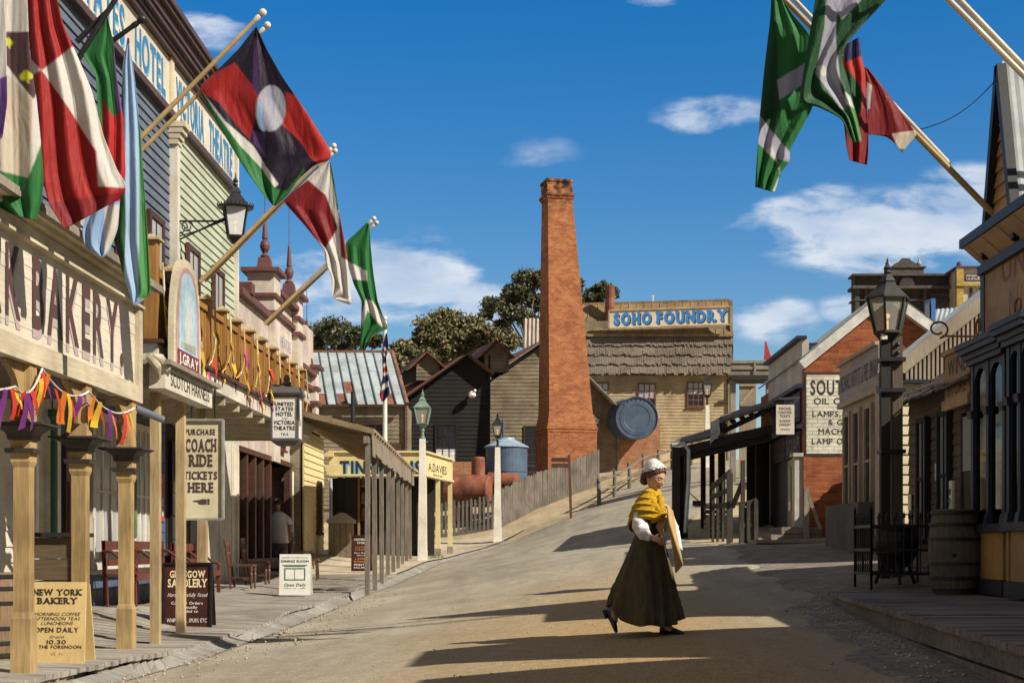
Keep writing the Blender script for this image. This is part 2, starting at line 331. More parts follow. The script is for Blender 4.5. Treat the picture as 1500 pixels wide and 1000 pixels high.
def glyph(ch, bold):
    k = (ch, round(bold, 3))
    if k not in _GL:
        cu = bpy.data.curves.new('glyph', 'FONT'); cu.body = ch; cu.offset = bold; cu.resolution_u = 3; cu.fill_mode = 'FRONT'
        ob = bpy.data.objects.new('glyph', cu); COL.objects.link(ob); dg = bpy.context.evaluated_depsgraph_get()
        me = bpy.data.meshes.new_from_object(ob.evaluated_get(dg)); vs = [tuple(v.co) for v in me.vertices]; fs = [tuple(p.vertices) for p in me.polygons]
        bpy.data.objects.remove(ob); bpy.data.curves.remove(cu); bpy.data.meshes.remove(me)
        xs = [p[0] for p in vs] or [0, .3]; _GL[k] = (vs, fs, min(xs), max(xs))
    return _GL[k]
def thing(name, label, cat, loc, group=None):
    o = bpy.data.objects.new(name, None); COL.objects.link(o); o.location = loc; o.empty_display_size = .2
    ORG[o.name] = Vector(loc); return tag(o, label, cat, group)
def tag(o, label, cat, group=None, kind=None):
    if label: o['label'] = label
    if cat: o['category'] = cat
    if group: o['group'] = group
    if kind: o['kind'] = kind
    return o
def struct(o, kind='structure'): o['kind'] = kind; return o
def copy_tree(o, delta, label=None, parent=None):
    c = o.copy(); COL.objects.link(c); ORG[c.name] = ORG[o.name]+Vector(delta)
    if parent is None: c.location = o.location+Vector(delta)
    else: c.parent = parent
    if label: c['label'] = label
    for ch in list(o.children): copy_tree(ch, delta, None, c)
    return c
UX, UY, UZ = Vector((1,0,0)), Vector((0,1,0)), Vector((0,0,1))
def window(parent, o, u, n, w, h, cols, rows, fm, pm, sill=True, bar=.022, fr=.06, lower=None):
    """sash window; o = lower left corner on the wall, along u, facing n"""
    o = Vector(o); u = Vector(u); n = Vector(n)
    def B(mb, a0, a1, z0, z1, d0, d1):
        ps = [o+u*a+UZ*z+n*d for d in (d0, d1) for z in (z0, z1) for a in (a0, a1)]
        mb.add(ps, [(0,1,3,2),(4,6,7,5),(0,4,5,1),(2,3,7,6),(0,2,6,4),(1,5,7,3)])
    f = MB(); B(f,-fr,0,-fr,h+fr,.0,.065); B(f,w,w+fr,-fr,h+fr,.0,.065); B(f,0,w,h,h+fr,0,.06); B(f,0,w,-fr,0,0,.06)
    B(f,0,w,h/2-.02,h/2+.02,.02,.055)
    for c in range(1, cols): B(f, w*c/cols-bar/2, w*c/cols+bar/2, 0, h, .02, .045)
    for r in range(1, rows):
        if abs(r/rows-.5) > .01: B(f, 0, w, h*r/rows-bar/2, h*r/rows+bar/2, .02, .043)
    fo = f.build('window', fm, parent)
    g = MB(); B(g,0,w,0,h/2,.004,.024)
    g.m = 1 if lower else 0
    B(g,0,w,h/2,h,.004,.028); g.build('pane', [pm, lower] if lower else pm, fo)
    if sill: s = MB(); B(s,-fr-.04,w+fr+.04,-fr-.05,-fr,0,.11); s.build('sill', fm, fo)
    return fo
# ------------------------------------------------------------------ terrain
CP = [(-3.9,8,-.15),(-3.9,13,-.08),(-3.4,15.5,0),(-3.3,19,.08),(-3.2,24,.2),(-3,26.5,.33),(-2.8,30,.44),(-2.6,36,.66),(-2.2,42,.85),(-1.5,50,1.22),(-1.3,52,1.34),
 (1.0,13.3,.372),(0,10,.23),(2.9,10,.38),(2.9,13,.44),(3.2,16.5,.56),(3.0,22,.85),(3.4,27,1.2),(3.35,31,1.28),(1.8,33,1.2),(1.2,40,1.56),(-.6,48,1.36),(1.18,49,2.19),
 (2.43,55,2.78),(3.4,33,1.42),(6.7,55,3.75),(-1.3,56,2.0),(2.7,62,3.95),(-3,60,2.25),(-8,60,2.0),(5,63,4.5),(7,59,4.25),(0,70,4.6),(8,75,5.6),(-8,75,3.5),(15,72,6),(-15,60,2.5),
 (5.85,31,1.42),(6,25,1.2),(5.3,20,.92),(4.7,17.5,.74),(4.9,12,.42),(9,12,.5),(12,30,1.5),(12,50,3.8),(-6.6,40,.93),(-6.4,36,.6),(-12,30,.6),(-10,15,.2),(-6.6,13,.0),(-6.6,20,.22),(-6.6,28,.36),
 (-4.6,27,.24),(-4.7,19.5,.02),(-4.7,13,-.1),(-15,40,1.2),(4.5,27,1.22),(4.2,22,.9),(2.0,20,.66),(0,20,.46),(-1.6,20,.27),(0,30,.95),(-1.2,30,.72)]
_c = np.array(CP); _xy = _c[:, :2]*np.array([1.4, 1.0]); _n = len(_c)
def _k(d): return np.sqrt(d*d+4.0)
_A = np.zeros((_n+3, _n+3)); _D = np.linalg.norm(_xy[:, None]-_xy[None], axis=2); _A[:_n,:_n] = _k(_D)-np.eye(_n)*.12
_A[:_n,_n] = 1; _A[:_n,_n+1:] = _xy; _A[_n,:_n] = 1; _A[_n+1:,:_n] = _xy.T
_w = np.linalg.solve(_A, np.concatenate([_c[:, 2], np.zeros(3)]))
def Hs(x, y):
    x = np.clip(np.asarray(x, float), -14, 14); y = np.clip(np.asarray(y, float), 5, 75)
    q = np.stack([x*1.4, y], -1).reshape(-1, 2); d = np.linalg.norm(q[:, None]-_xy[None], axis=2)
    z = _k(d)@_w[:_n]+_w[_n]+q@_w[_n+1:]; return z.reshape(x.shape)
def H(x, y): return float(Hs(np.array([x]), np.array([y]))[0])
def sheet(name, mat, xs, ys, zf, solid=0):
    X, Y = np.meshgrid(xs, ys); Z = zf(X, Y); m = MB(); nx, ny = len(xs), len(ys)
    m.v = [tuple(p) for p in np.stack([X, Y, Z], -1).reshape(-1, 3)]
    m.f = [(j*nx+i, j*nx+i+1, (j+1)*nx+i+1, (j+1)*nx+i) for j in range(ny-1) for i in range(nx-1)]; m.mi = [0]*len(m.f)
    return m.build(name, mat, smooth=True, at=(0,0,0))
def strip(name, mat, rows, ts, zf, kind='structure'):
    """rows: list of (y, xleft, xright); ts 0..1 across"""
    m = MB(); nt_ = len(ts); X = np.array([[a+(b-a)*t for t in ts] for y, a, b in rows]); Y = np.array([[y]*nt_ for y, a, b in rows]); Z = zf(X, Y)
    m.v = [tuple(p) for p in np.stack([X, Y, Z], -1).reshape(-1, 3)]
    m.f = [(j*nt_+i, j*nt_+i+1, (j+1)*nt_+i+1, (j+1)*nt_+i) for j in range(len(rows)-1) for i in range(nt_-1)]; m.mi = [0]*len(m.f)
    return struct(m.build(name, mat, smooth=True, at=(0,0,0)), kind)
def interp(tab, y):
    ys = [t[0] for t in tab]; xs = [t[1] for t in tab]; return float(np.interp(y, ys, xs))
def groundmat(name, a, b, peb, big=.35, bump=.5, patch=None):
    m = bpy.data.materials.new(name); m.use_nodes = True; nt = m.node_tree; N = nt.nodes; L = nt.links; MATS[name] = m
    bs = N['Principled BSDF']; bs.inputs['Roughness'].default_value = .95; bs.inputs['Specular IOR Level'].default_value = .15
    tc = N.new('ShaderNodeTexCoord')
    def noise(sc, det, ro=.6, dist=0, vec=None):
        n = N.new('ShaderNodeTexNoise'); n.inputs['Scale'].default_value = sc; n.inputs['Detail'].default_value = det; n.inputs['Roughness'].default_value = ro; n.inputs['Distortion'].default_value = dist
        L.new(vec or tc.outputs['Object'], n.inputs['Vector']); return n.outputs['Fac']
    def ramp(s, p0, p1, c0, c1):
        r = N.new('ShaderNodeValToRGB'); r.color_ramp.elements[0].position = p0; r.color_ramp.elements[1].position = p1
        r.color_ramp.elements[0].color = (*c0, 1); r.color_ramp.elements[1].color = (*c1, 1); L.new(s, r.inputs[0]); return r.outputs[0]
    def mix(f, c, d, mode='MIX'):
        x = N.new('ShaderNodeMixRGB'); x.blend_type = mode
        if isinstance(f, (int, float)): x.inputs[0].default_value = f
        else: L.new(f, x.inputs[0])
        for i, s in ((1, c), (2, d)):
            if isinstance(s, tuple): x.inputs[i].default_value = (*s, 1)
            else: L.new(s, x.inputs[i])
        return x.outputs[0]
    mp = N.new('ShaderNodeMapping'); mp.inputs['Scale'].default_value = (1, .22, 1); L.new(tc.outputs['Object'], mp.inputs[0])
    c = ramp(noise(big, 7, .65, .3), .35, .65, srgb(a), srgb(b))
    c = mix(1, c, ramp(noise(1.6, 6, .6, 0, mp.outputs[0]), .3, .7, (.78,.77,.75), (1.12,1.11,1.09)), 'MULTIPLY'); c = mix(.7, c, ramp(noise(.55, 9, .72, .8), .30, .62, (.74,.72,.69), (1.08,1.07,1.06)), 'MULTIPLY')    # wheel-drawn streaks
    if patch:
        sp = N.new('ShaderNodeSeparateXYZ'); L.new(tc.outputs['Object'], sp.inputs[0])
        def mr(s, i0, i1):
            q = N.new('ShaderNodeMapRange'); q.inputs[1].default_value = i0; q.inputs[2].default_value = i1; L.new(s, q.inputs[0]); return q.outputs[0]
        q = N.new('ShaderNodeMath'); q.operation = 'MULTIPLY'; L.new(mr(sp.outputs[0], -2.2, .6), q.inputs[0]); L.new(mr(sp.outputs[1], 27, 15), q.inputs[1])
        q2 = N.new('ShaderNodeMath'); q2.operation = 'MULTIPLY_ADD'; q2.use_clamp = True; L.new(noise(.9, 8, .7, .4), q2.inputs[0]); q2.inputs[1].default_value = 1.6; q2.inputs[2].default_value = -.8
        q3 = N.new('ShaderNodeMath'); q3.operation = 'ADD'; q3.use_clamp = True; L.new(q.outputs[0], q3.inputs[0]); L.new(q2.outputs[0], q3.inputs[1])
        q4 = N.new('ShaderNodeMath'); q4.operation = 'MULTIPLY'; L.new(q3.outputs[0], q4.inputs[0]); L.new(mr(q.outputs[0], 0, .35), q4.inputs[1])
        q5 = N.new('ShaderNodeMath'); q5.operation = 'MULTIPLY'; L.new(q4.outputs[0], q5.inputs[0]); L.new(mr(sp.outputs[0], 3.1, 1.3), q5.inputs[1]); q4 = q5
        c = mix(q4.outputs[0], c, ramp(noise(30, 4, .7), .35, .65, srgb(patch[0]), srgb(patch[1])))
    v = N.new('ShaderNodeTexVoronoi'); v.inputs['Scale'].default_value = peb; L.new(tc.outputs['Object'], v.inputs['Vector'])
    c = mix(.85, c, ramp(noise(60, 4, .75), .3, .7, (.58,.57,.55), (1.35,1.34,1.32)), 'MULTIPLY'); c = mix(.8, c, ramp(noise(9, 6, .7), .32, .68, (.80,.79,.77), (1.15,1.14,1.12)), 'MULTIPLY')
    c = mix(.35, c, ramp(v.outputs['Distance'], .05, .6, (1.25,1.24,1.2), (.72,.7,.68)), 'MULTIPLY')
    # scattered dark stones and grit
    v2 = N.new('ShaderNodeTexVoronoi'); v2.inputs['Scale'].default_value = 5; L.new(tc.outputs['Object'], v2.inputs['Vector'])
    c = mix(ramp(v2.outputs['Distance'], .035, .07, (.55,.55,.55), (0,0,0)), c, (.12,.09,.06))
    L.new(c, bs.inputs['Base Color'])
    ad = N.new('ShaderNodeMath'); ad.operation = 'MULTIPLY_ADD'; L.new(noise(45, 4, .7), ad.inputs[0]); ad.inputs[1].default_value = .5; L.new(noise(4, 5, .6), ad.inputs[2])
    bp = N.new('ShaderNodeBump'); bp.inputs['Strength'].default_value = bump; bp.inputs['Distance'].default_value = .05; L.new(ad.outputs[0], bp.inputs['Height']); L.new(bp.outputs[0], bs.inputs['Normal'])
    return m
earth_m = groundmat('sandy earth', (.42,.345,.225), (.53,.45,.315), 40)
road_m  = groundmat('rolled gravel road', (.335,.312,.255), (.425,.40,.335), 55, big=.5, patch=((.33,.235,.115), (.44,.325,.17)))
sx = lambda n, w: [w*math.sinh(3.6*(2*i/n-1))/math.sinh(3.6) for i in range(n+1)]
gx = sorted(set([round(v,3) for v in np.arange(-12, 12.1, .4)]+[-700,-350,-160,-80,-45,-28,-20,-15,15,20,28,45,80,160,350,700]))
gy = sorted(set([round(v,3) for v in np.arange(3, 76, .5)]+[-60,-25,-8,-2,80,90,110,150,220,400,800,1500]))
LK = [(3,-4.5),(13,-4.4),(15.4,-4.12),(18.6,-3.97),(24,-3.8),(29,-3.42),(33,-3.22),(38,-3.0),(42,-2.65),(48,-1.9),(52,-1.1),(54,-.2)]      # left kerb line
LR = [(3,-4.05),(13,-3.98),(15.4,-3.6),(18.6,-3.45),(24,-3.28),(29,-2.9),(33,-2.75),(38,-2.55),(42,-2.2),(48,-1.35),(50,-.6),(52,.5),(54,1.5),(58,3.3),(62,5.2),(70,8)]
RR = [(3,2.6),(12,3.0),(16,3.4),(22,3.7),(28,3.6),(33,3.3),(36,3.6),(42,4.9),(50,7.2),(56,9),(62,11),(70,14)]
def gutter_dip(x, y):
    return y
ground = struct(sheet('ground', earth_m, np.array(gx), np.array(gy), lambda X, Y: Hs(X, Y)-.03-np.where((X>-4.6)&(X<-2.0)&(Y<52), .5, 0)*np.exp(-((X-np.interp(Y,[t[0] for t in LK],[t[1]+.28 for t in LK]))/.45)**2)))
strip('road', road_m, [(y, interp(LR,y), interp(RR,y)) for y in np.arange(3, 70, .5)], np.linspace(0,1,29), Hs)
# dished stone gutter between the boardwalk and the road
def stones(name, c1, c2, mo, w, h, flat=(0,1)):
    m = brick(name, c1, c2, mo, course=h, length=w, msize=.012, bump=.5)
    N = m.node_tree.nodes; L = m.node_tree.links
    cb = [n for n in N if n.type == 'COMBXYZ'][0]; sp = [n for n in N if n.type == 'SEPXYZ'][0]
    L.new(sp.outputs[flat[0]], cb.inputs[0]); L.new(sp.outputs[flat[1]], cb.inputs[1]); return m
gut_m = stones('bluestone gutter', (.25,.25,.24), (.31,.305,.285), (.22,.20,.165), .55, .17)
pits = [(14.7,15.7,.55),(18.75,19.3,.32),(23.4,24.3,.42),(26.4,27.4,.40),(35.6,36.8,.22),(41,42,.25)]
def gz(X, Y):
    t = np.tile(np.linspace(0,1,11), (X.shape[0],1)); base = Hs(X, Y); lip = np.where(t < .5, .02, .006)
    dep = .085+sum(d*np.exp(-(((Y-(a+b)/2)/((b-a)*.42))**4)) for a, b, d in pits)
    return base+lip-dep*np.sin(np.pi*np.clip(t*1.06,0,1))**1.3
strip('gutter', gut_m, [(y, interp(LK,y)-.06, interp(LR,y)+.05) for y in np.arange(3, 52, .15)], np.linspace(0,1,11), gz)
# left boardwalk: a sheet of planks laid across the footway
WK = [(-4.4,8,.045),(-4.4,13,.04),(-4.4,17,.02),(-4.2,19.5,.07),(-3.9,24,.22),(-4.5,27,.28),(-3.5,29,.43),(-6.6,13,.15),(-6.6,20,.36),(-6.6,28,.46),(-6.6,36,.62),(-3.3,33,.56),(-3.2,43,.9),(-6.4,42,.95)]
_wk = np.array(WK)
def Hw(X, Y):
    X = np.asarray(X, float); Y = np.asarray(Y, float); d = ((X[...,None]-_wk[:,0])*1.2)**2+(Y[...,None]-_wk[:,1])**2; w = 1/(d+.6)**1.6
    return (w*_wk[:,2]).sum(-1)/w.sum(-1)
def HW(x, y): return float(Hw(np.array([x]), np.array([y]))[0])
def plank_sheet(name, mat, ya, yb, left, right, zf, pw=.19, gap=.012, th=.05):
    m = MB(); y = ya; k = 0
    while y < yb:
        y1 = min(y+pw-gap, yb); j = random.uniform(-.006,.006); xl, xr = left(y)-random.uniform(0,.02), right(y)+random.uniform(-.008,.010)
        xs = [xl+(xr-xl)*i/3 for i in range(4)]; vs = []
        for x in xs:
            z = zf(x, (y+y1)/2)+j; vs += [(x,y,z),(x,y1,z),(x,y,z-th),(x,y1,z-th)]
        fs = []
        for i in range(3):
            a, b = 4*i, 4*i+4; fs += [(a,b,b+1,a+1),(a+2,a+3,b+3,b+2),(a,a+2,b+2,b),(a+1,b+1,b+3,a+3)]
        fs += [(0,1,3,2),(12,14,15,13)]; m.add(vs, fs); y += pw
    return struct(m.build(name, mat, at=(0,0,0)))
plank_m = M('silvered boardwalk planks', (.28,.255,.215), .85, .3, 2.2, .4, stretch=(.7,9,9), col2=(.42,.385,.33), stain=.3)
plank_d = M('worn brown deck planks', (.17,.145,.13), .85, .3, 2.2, .4, stretch=(.7,9,9), col2=(.30,.26,.235), stain=.35)
plank_sheet('pavement', plank_m, 5, 33, lambda y: -7.0, lambda y: interp(LK,y), HW)
m = MB()
for y in np.arange(5, 33, .9): m.box(interp(LK,y)-.12, interp(LK,y)-.03, y, y+.88, HW(interp(LK,y),y)-.32, HW(interp(LK,y),y)-.055)
struct(m.build('kerb', greyw, at=(0,0,0)))
# pale made footpath beyond the planks
foot_m = groundmat('pale footpath', (.48,.42,.32), (.58,.52,.41), 60)
strip('path', foot_m, [(y, -7, interp(LK,y)-.05) for y in np.arange(33, 54.1, .5)], np.linspace(0,1,12), lambda X,Y: Hs(X,Y)+.05)
# right side: raised timber deck and dark paving
plank_sheet('pavement', plank_d, 3, 16.3, lambda y: interp([(3,2.55),(8,2.78),(16,3.36)],y), lambda y: 6.0, lambda x,y: .675+.006*(y-16), pw=.16)
m = MB()
for y in np.arange(3, 16.2, 2.4):
    xa_, xb_ = [interp([(3,2.55),(8,2.78),(16,3.36)],q)+.05+random.uniform(0,.02) for q in (y, min(y+2.39,16.2))]
    for z in (.24,.44): m.bar((xa_,y,z+.09),(xb_,min(y+2.39,16.2),z+.09),.06,.18)
m.box(3.45, 6, 16.24, 16.30, .3, .62)
struct(m.build('kerb', plank_d, at=(0,0,0)))
pav_m = stones('dark cobbled paving', (.215,.19,.16), (.285,.255,.215), (.16,.135,.105), .26, .14)
strip('path', pav_m, [(y, .10*math.sin(y*2.3)+.07*math.sin(y*5.1+1)+random.uniform(-.05,.05)+interp([(6,2.4),(10,2.3),(15,2.7),(17,3.0),(20,3.0),(27,3.4),(30,4)],y), 9.0 if y > 16.2 else 3.4) for y in np.arange(6, 30, .4)], np.linspace(0,1,14), lambda X,Y: Hs(X,Y)+np.where(np.arange(X.shape[1])[None,:]==0, -.02, .014)+0*X)

# loose stones and grit lying on the road and against the deck
random.seed(31); m = MB()
for i in range(900):
    if i < 420: y = random.uniform(9,26); x = interp(LR,y)+random.uniform(.05,.9)**2
    elif i < 700: y = random.uniform(7.5,17); x = interp([(3,2.5),(8,2.72),(16,3.3),(17,3.6)],y)-abs(random.gauss(0,.22))-.02
    else: y = random.uniform(9,24); x = random.uniform(-2.5,2.8)
    r = random.uniform(.006,.020) if i < 700 else random.uniform(.004,.012); z = H(x,y)+r*.4+.012; a = [random.uniform(.7,1.3) for _ in range(6)]
    m.add([(x-r*a[0],y,z),(x,y-r*a[1],z),(x+r*a[2],y,z),(x,y+r*a[3],z),(x,y,z+r*.8*a[4]),(x,y,z-r)],[(0,1,4),(1,2,4),(2,3,4),(3,0,4),(1,0,5),(2,1,5),(3,2,5),(0,3,5)])
struct(m.build('gravel', M('loose stones', (.30,.25,.18), .9, .4, 30, .2, col2=(.50,.44,.34)), at=(0,0,0)), 'stuff')
# ================================================================== LEFT SIDE
XV = -4.68          # veranda front line
def YL(px): return YX(px, XV)
# ---------------- bakery (nearest, mostly its signboard and veranda posts)
bk = thing('bakery_building', 'bakery with a long cream boarded signboard reading BAKERY above ochre veranda posts', 'shop', (-5.6, 13, .05))
w = MB(); w.clap((-6.6,6.5,0.0), UY, UX, [(0,.1),(10.4,.1),(10.4,4.0),(0,4.0)], h=.16); w.build('wall', ivory, bk)
m = MB(); m.box(-12, -6.64, 6.5, 16.9, 0, 4.0); m.build('side_wall', brownw, bk)
m = MB(); m.corr((-6.6,6.5,4.25), (-4.75,6.5,3.95), (-6.6,16.4,4.25), (-4.75,16.4,3.95)); m.corr((-9.5,6.5,6.0), (-6.5,6.5,4.2), (-9.5,16.9,6.0), (-6.5,16.9,4.2)); m.build('roof', ironroof, bk)
m = MB(); m.box(-6.58, -4.82, 6.5, 16.4, 2.90, 2.94); m.build('ceiling', brown, bk)
sbd = MB(); sbd.clap((-4.62,6.5,0), UY, UX, [(0,3.06),(9.86,3.06),(9.86,3.97),(0,3.97)], h=.114, lap=.006, thick=.12)
sb = sbd.build('signboard', signcream, bk)
m = MB(); X0 = -4.70
m.box(X0, -4.565, 6.5, 16.36, 2.86, 3.055); m.box(X0, -4.57, 6.5, 16.36, 3.975, 4.10); m.box(X0-.02, -4.56, 16.362, 16.50, 2.855, 4.105)
m.box(X0, -4.53, 6.5, 16.50, 3.945, 3.972); m.box(X0, -4.49, 6.5, 16.54, 4.107, 4.15); m.box(X0, -4.42, 6.5, 16.58, 4.152, 4.20)
m.build('sign_frame', cream, sb)
m = MB(); m.box(-4.60, -4.36, 6.5, 16.62, 4.202, 4.235); m.box(-4.41,-4.35,6.5,16.64,4.15,4.20); m.build('gutter', greyw, bk)
o = Vector((-4.590, 0, 3.20))
ln = MB(); ln.m = 1
for off, mi in (((.0,.004,-.085), 1), ((0,0,0), 0)):
    ln.m = mi; xx = -4.6095+(.0025 if mi == 0 else 0)
    ln.text('BAKERY.', (xx, 13.02+off[1], 3.225+off[2]), UY, UZ, .665, 2.86, bold=.028, sp=.17)
    ln.text('NEW YORK', (xx, 9.2+off[1], 3.225+off[2]), UY, UZ, .665, 3.52, bold=.012, sp=.16)
ln.build('lettering', [inkbr, inkmauve], sb)
def veranda_post(parent, y, zb, zt=2.86):
    p = MB(); x = XV; q = .162
    p.tbox(x, y, zb-.05, zb+.50, q+.02, q+.02, q+.02, q+.02); p.tbox(x, y, zb+.50, zb+.56, q+.02, q+.02, q-.02, q-.02)
    p.tbox(x, y, zb+.56, 1.92, q-.02, q-.02, q-.02, q-.02); p.tbox(x, y, 1.92, 1.97, q-.02, q-.02, q+.015, q+.015); p.tbox(x, y, 1.97, zt, q+.015, q+.015, q+.015, q+.015)
    po = p.build('post', ochre, parent)
    c = MB(); c.tbox(x, y, 2.05, 2.09, .25, .25, .27, .27); c.tbox(x, y, 2.165, 2.19, .2, .2, .24, .24); c.tbox(x, y, 2.19, 2.23, .22, .22, .25, .25); c.tbox(x, y, 2.231, 2.285, .25, .25, .37, .37); c.tbox(x, y, 2.286, 2.296, .46, .46, .46, .46); c.tbox(x, y, 2.297, 2.318, .50, .50, .50, .50)
    c.build('capital', M('dark cap paint', (.045,.036,.032), .55, .2, 6, .1), po)
    b = MB()
    for s in (-1, 1):
        pr = [(0,0),(.08,0)]+[(.08+.34*(1-math.cos(t)), .36*math.sin(t)) for t in np.linspace(.15,1.45,7)]+[(.42,.40),(0,.40)]
        b.prism([(a, z) for a, z in pr], (x-.03, y+s*.085, 2.45), UY*s, UZ, UX*.06)
    b.build('bracket', ochre, po)
for px, zb in ((35,.045),(118,.02),(185,-.01)): veranda_post(bk, YL(px), zb)
# ---------------- hotel and theatre block with balcony
ht = thing('hotel_building', 'tall hotel and theatre block with a boarded balcony and a blue lettered parapet', 'hotel', (-6, 24, .3))
XH = -6.6
m = MB(); m.clap((XH,16.9,0), UY, UX, [(0,3.4),(8.65,3.4),(8.65,8.95),(0,8.95)], h=.165, lap=.03); m.build('wall', slate, ht)
m = MB(); m.clap((XH,25.75,0), UY, UX, [(0,3.4),(5.3,3.4),(5.3,8.95),(0,8.95)], h=.165, lap=.03); m.build('wall', palegreen, ht)
m = MB(); m.box(-14, XH-.05, 16.95, 31.0, 0, 9.9); m.build('rear_wall', brownw, ht)
# ground storey front in bays
m = MB(); m.clap((XH,16.9,0), UY, UX, [(0,.2),(2.5,.2),(2.5,3.4),(0,3.4)], h=.2); m.build('wall', ivory, ht)
m = MB(); m.box(XH-.03, XH+.02, 19.42, 25.2, .2, 3.4); m.build('wall', stoneb, ht)
m = MB()
for k in range(18):
    for y in np.arange(19.42, 25.1, .42): m.box(XH+.021, XH+.034, y+.21*(k%2), min(25.2, y+.21*(k%2)+.40), .22+k*.176, .22+k*.176+.162)
m.build('block_facing', stoneb, ht)
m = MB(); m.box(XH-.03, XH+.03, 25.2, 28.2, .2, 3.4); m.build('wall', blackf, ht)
m = MB()
for y in np.arange(28.2, 31.0, .17): m.box(XH-.02, XH+.05+.012*(int(y*10)%2), y, y+.145, .3, 3.4)
m.build('wall', ivory, ht)
m = MB()
for y in (18.55, 19.40): m.box(XH+.035, XH+.10, y-.06, y+.06, .2, 3.35)
m.build('corner_board', white, ht)
m = MB(); m.tube([(XH+.12,19.12,.3),(XH+.12,19.12,2.95)], .045); m.lathe((XH+.12,19.12,2.9), [(.05,0),(.08,.05),(.08,.14)], 12); m.build('downpipe', plain('green pipe paint', (.03,.12,.07), .45), ht)
d = MB(); d.box(XH+.036, XH+.09, 19.72, 20.42, .25, 2.75); dd = d.build('door', oxblood, ht)
d = MB()
for a in (19.80, 20.10):
    for z in (.4, 1.3): d.box(XH+.091, XH+.112, a, a+.24, z, z+.8)
d.build('door_panel', M('door panel brown', (.17,.075,.04), .5), dd)
for y0, y1 in ((21.0,22.3),(23.15,24.1)):
    window(ht, (XH+.035,y0,.95), UY, UX, y1-y0, 2.15, 3, 2, ivory, glassw, fr=.11, bar=.07)
window(ht, (XH+.04,25.5,.5), UY, UX, 1.0, 2.5, 2, 3, blackp, glassd, fr=.09)
d = MB(); d.box(XH+.036, XH+.08, 26.85, 27.75, .3, 2.7); d.build('door', blackp, ht)
# upper windows
for y in (17.9, 20.3, 22.3, 24.1): window(ht, (XH+.035, y, 3.8), UY, UX, .75, 3.0, 2, 3, brown, glassw, fr=.10)
for y in (26.75, 28.9): window(ht, (XH+.035, y, 3.8), UY, UX, .75, 3.0, 2, 3, brown, glassw, fr=.10)
# pilasters, sign band, cornice
m = MB(); m.box(XH-.05, XH+.10, 31.0, 31.14, .3, 9.9); m.build('pilaster', ivory, ht); m = MB(); m.box(XH-.05, XH+.16, 25.56, 25.76, 3.72, 8.95)
m.build('pilaster', ivory, ht)
m = MB()
for i,(z, e) in enumerate(((8.42,.18),(8.52,.22),(8.62,.27),(8.72,.32))): m.box(XH-.05, XH+e, 25.66-.10-e*.25, 25.66+.10+e*.25, z, z+.098)
m.build('pilaster_capital', cream, ht)
band = MB(); band.box(XH-.1, XH+.07, 16.9, 30.8, 8.98, 9.90); bo = band.build('sign_band', signcream, ht)
m = MB(); m.box(XH-.1, XH+.14, 16.9, 30.85, 8.86, 8.975); m.build('moulding', cornice_m, ht)
m = MB(); m.box(XH+.071, XH+.12, 25.3, 25.5, 8.98, 9.9); m.build('moulding', cream, bo)
m = MB()
for i, (z0, z1, e) in enumerate(((9.902,9.99,.28),(9.992,10.07,.34),(10.072,10.16,.46),(10.162,10.30,.52),(10.302,10.38,.66),(10.382,10.48,.74))): m.box(XH-.3, XH+e*.62, 16.9-.0, 30.8+e*.2, z0, z1)
m.box(XH-.9, XH-.3, 16.9, 31.2, 9.9, 10.48); m.build('cornice', cornice_m, ht)
ln = MB()
for st, y0, y1 in (('UNITED STATES', 17.6, 22.55), ('HOTEL', 23.15, 25.05), ('VICTORIA', 25.8, 27.95), ('THEATRE', 28.4, 30.55)):
    for off, mi in ((0.045, 1), (0, 0)):
        ln.m = mi; ln.text(st, (XH+.074+(.004 if mi == 0 else 0), y0+off, 9.13-off), UY, UZ, .62, y1-y0, bold=.02, sp=.12, slab=False)
ln.build('lettering', [inkhotel, inksky], bo)
# balcony
bfl = MB(); bfl.box(XH+.05, XV+.02, 17.5, 29.55, 3.46, 3.70); bfo = bfl.build('balcony_floor', ivory, ht)
m = MB(); m.box(XH+.05, XV+.09, 17.42, 29.62, 3.702, 3.745); m.build('edge_board', brown, bfo)
for y in np.arange(18.4, 29.5, 1.03): m = MB(); m.box(XH+.1, XV-.02, y-.03, y+.03, 3.33, 3.455); m.build('joist', cream, bfo)
by = [17.62]+[18.4+1.03*k for k in range(11)]
for k, y in enumerate(by):
    q = .16 if k == 0 else .12; zt = 4.98 if k == 0 else 4.74
    p = MB(); p.box(XV-q, XV, y-q/2, y+q/2, 3.747, zt); po = p.build('rail_post', ochreD if k else ochreD, ht)
    c = MB(); c.tbox(XV-q/2, y, zt, zt+.03, q+.09, q+.09, q+.09, q+.09); c.tbox(XV-q/2, y, zt+.03, zt+.09, q+.05, q+.05, .03, .03); c.build('post_cap', tan, po)
    if k < len(by)-1:
        y1 = by[k+1]; pl = MB(); n = max(5, int((y1-y-q)/.095)); st = (y1-y-q)/n
        for i in range(n): pl.box(XV-.075, XV-.050-.006*(i%2), y+q/2+st*i+.012, y+q/2+st*(i+1)-.012, 3.80, 4.56)
        pl.box(XV-.10, XV-.02, y+q/2, y1-q/2+.02, 4.562, 4.64); pl.box(XV-.09, XV-.03, y+q/2, y1-q/2+.02, 3.748, 3.81)
        pl.build('railing_panel', ochreD, ht)
m = MB()
for i in range(14): m.box(XH+.15+i*.12, XH+.22+i*.12, 17.56, 17.60, 3.80, 4.56)
m.box(XH+.1, XV-.16, 17.55, 17.63, 4.562, 4.64); m.box(XH+.1, XV-.16, 17.55, 17.63, 3.748, 3.81); m.build('railing_panel', ochreD, ht)
# hotel ground-floor posts under the balcony
for y in (21.6,):
    p = MB(); p.box(XV-.45, XV-.32, y-.065, y+.065, HW(XV-.4,y)-.05, 3.33); p.build('post', tan, ht)
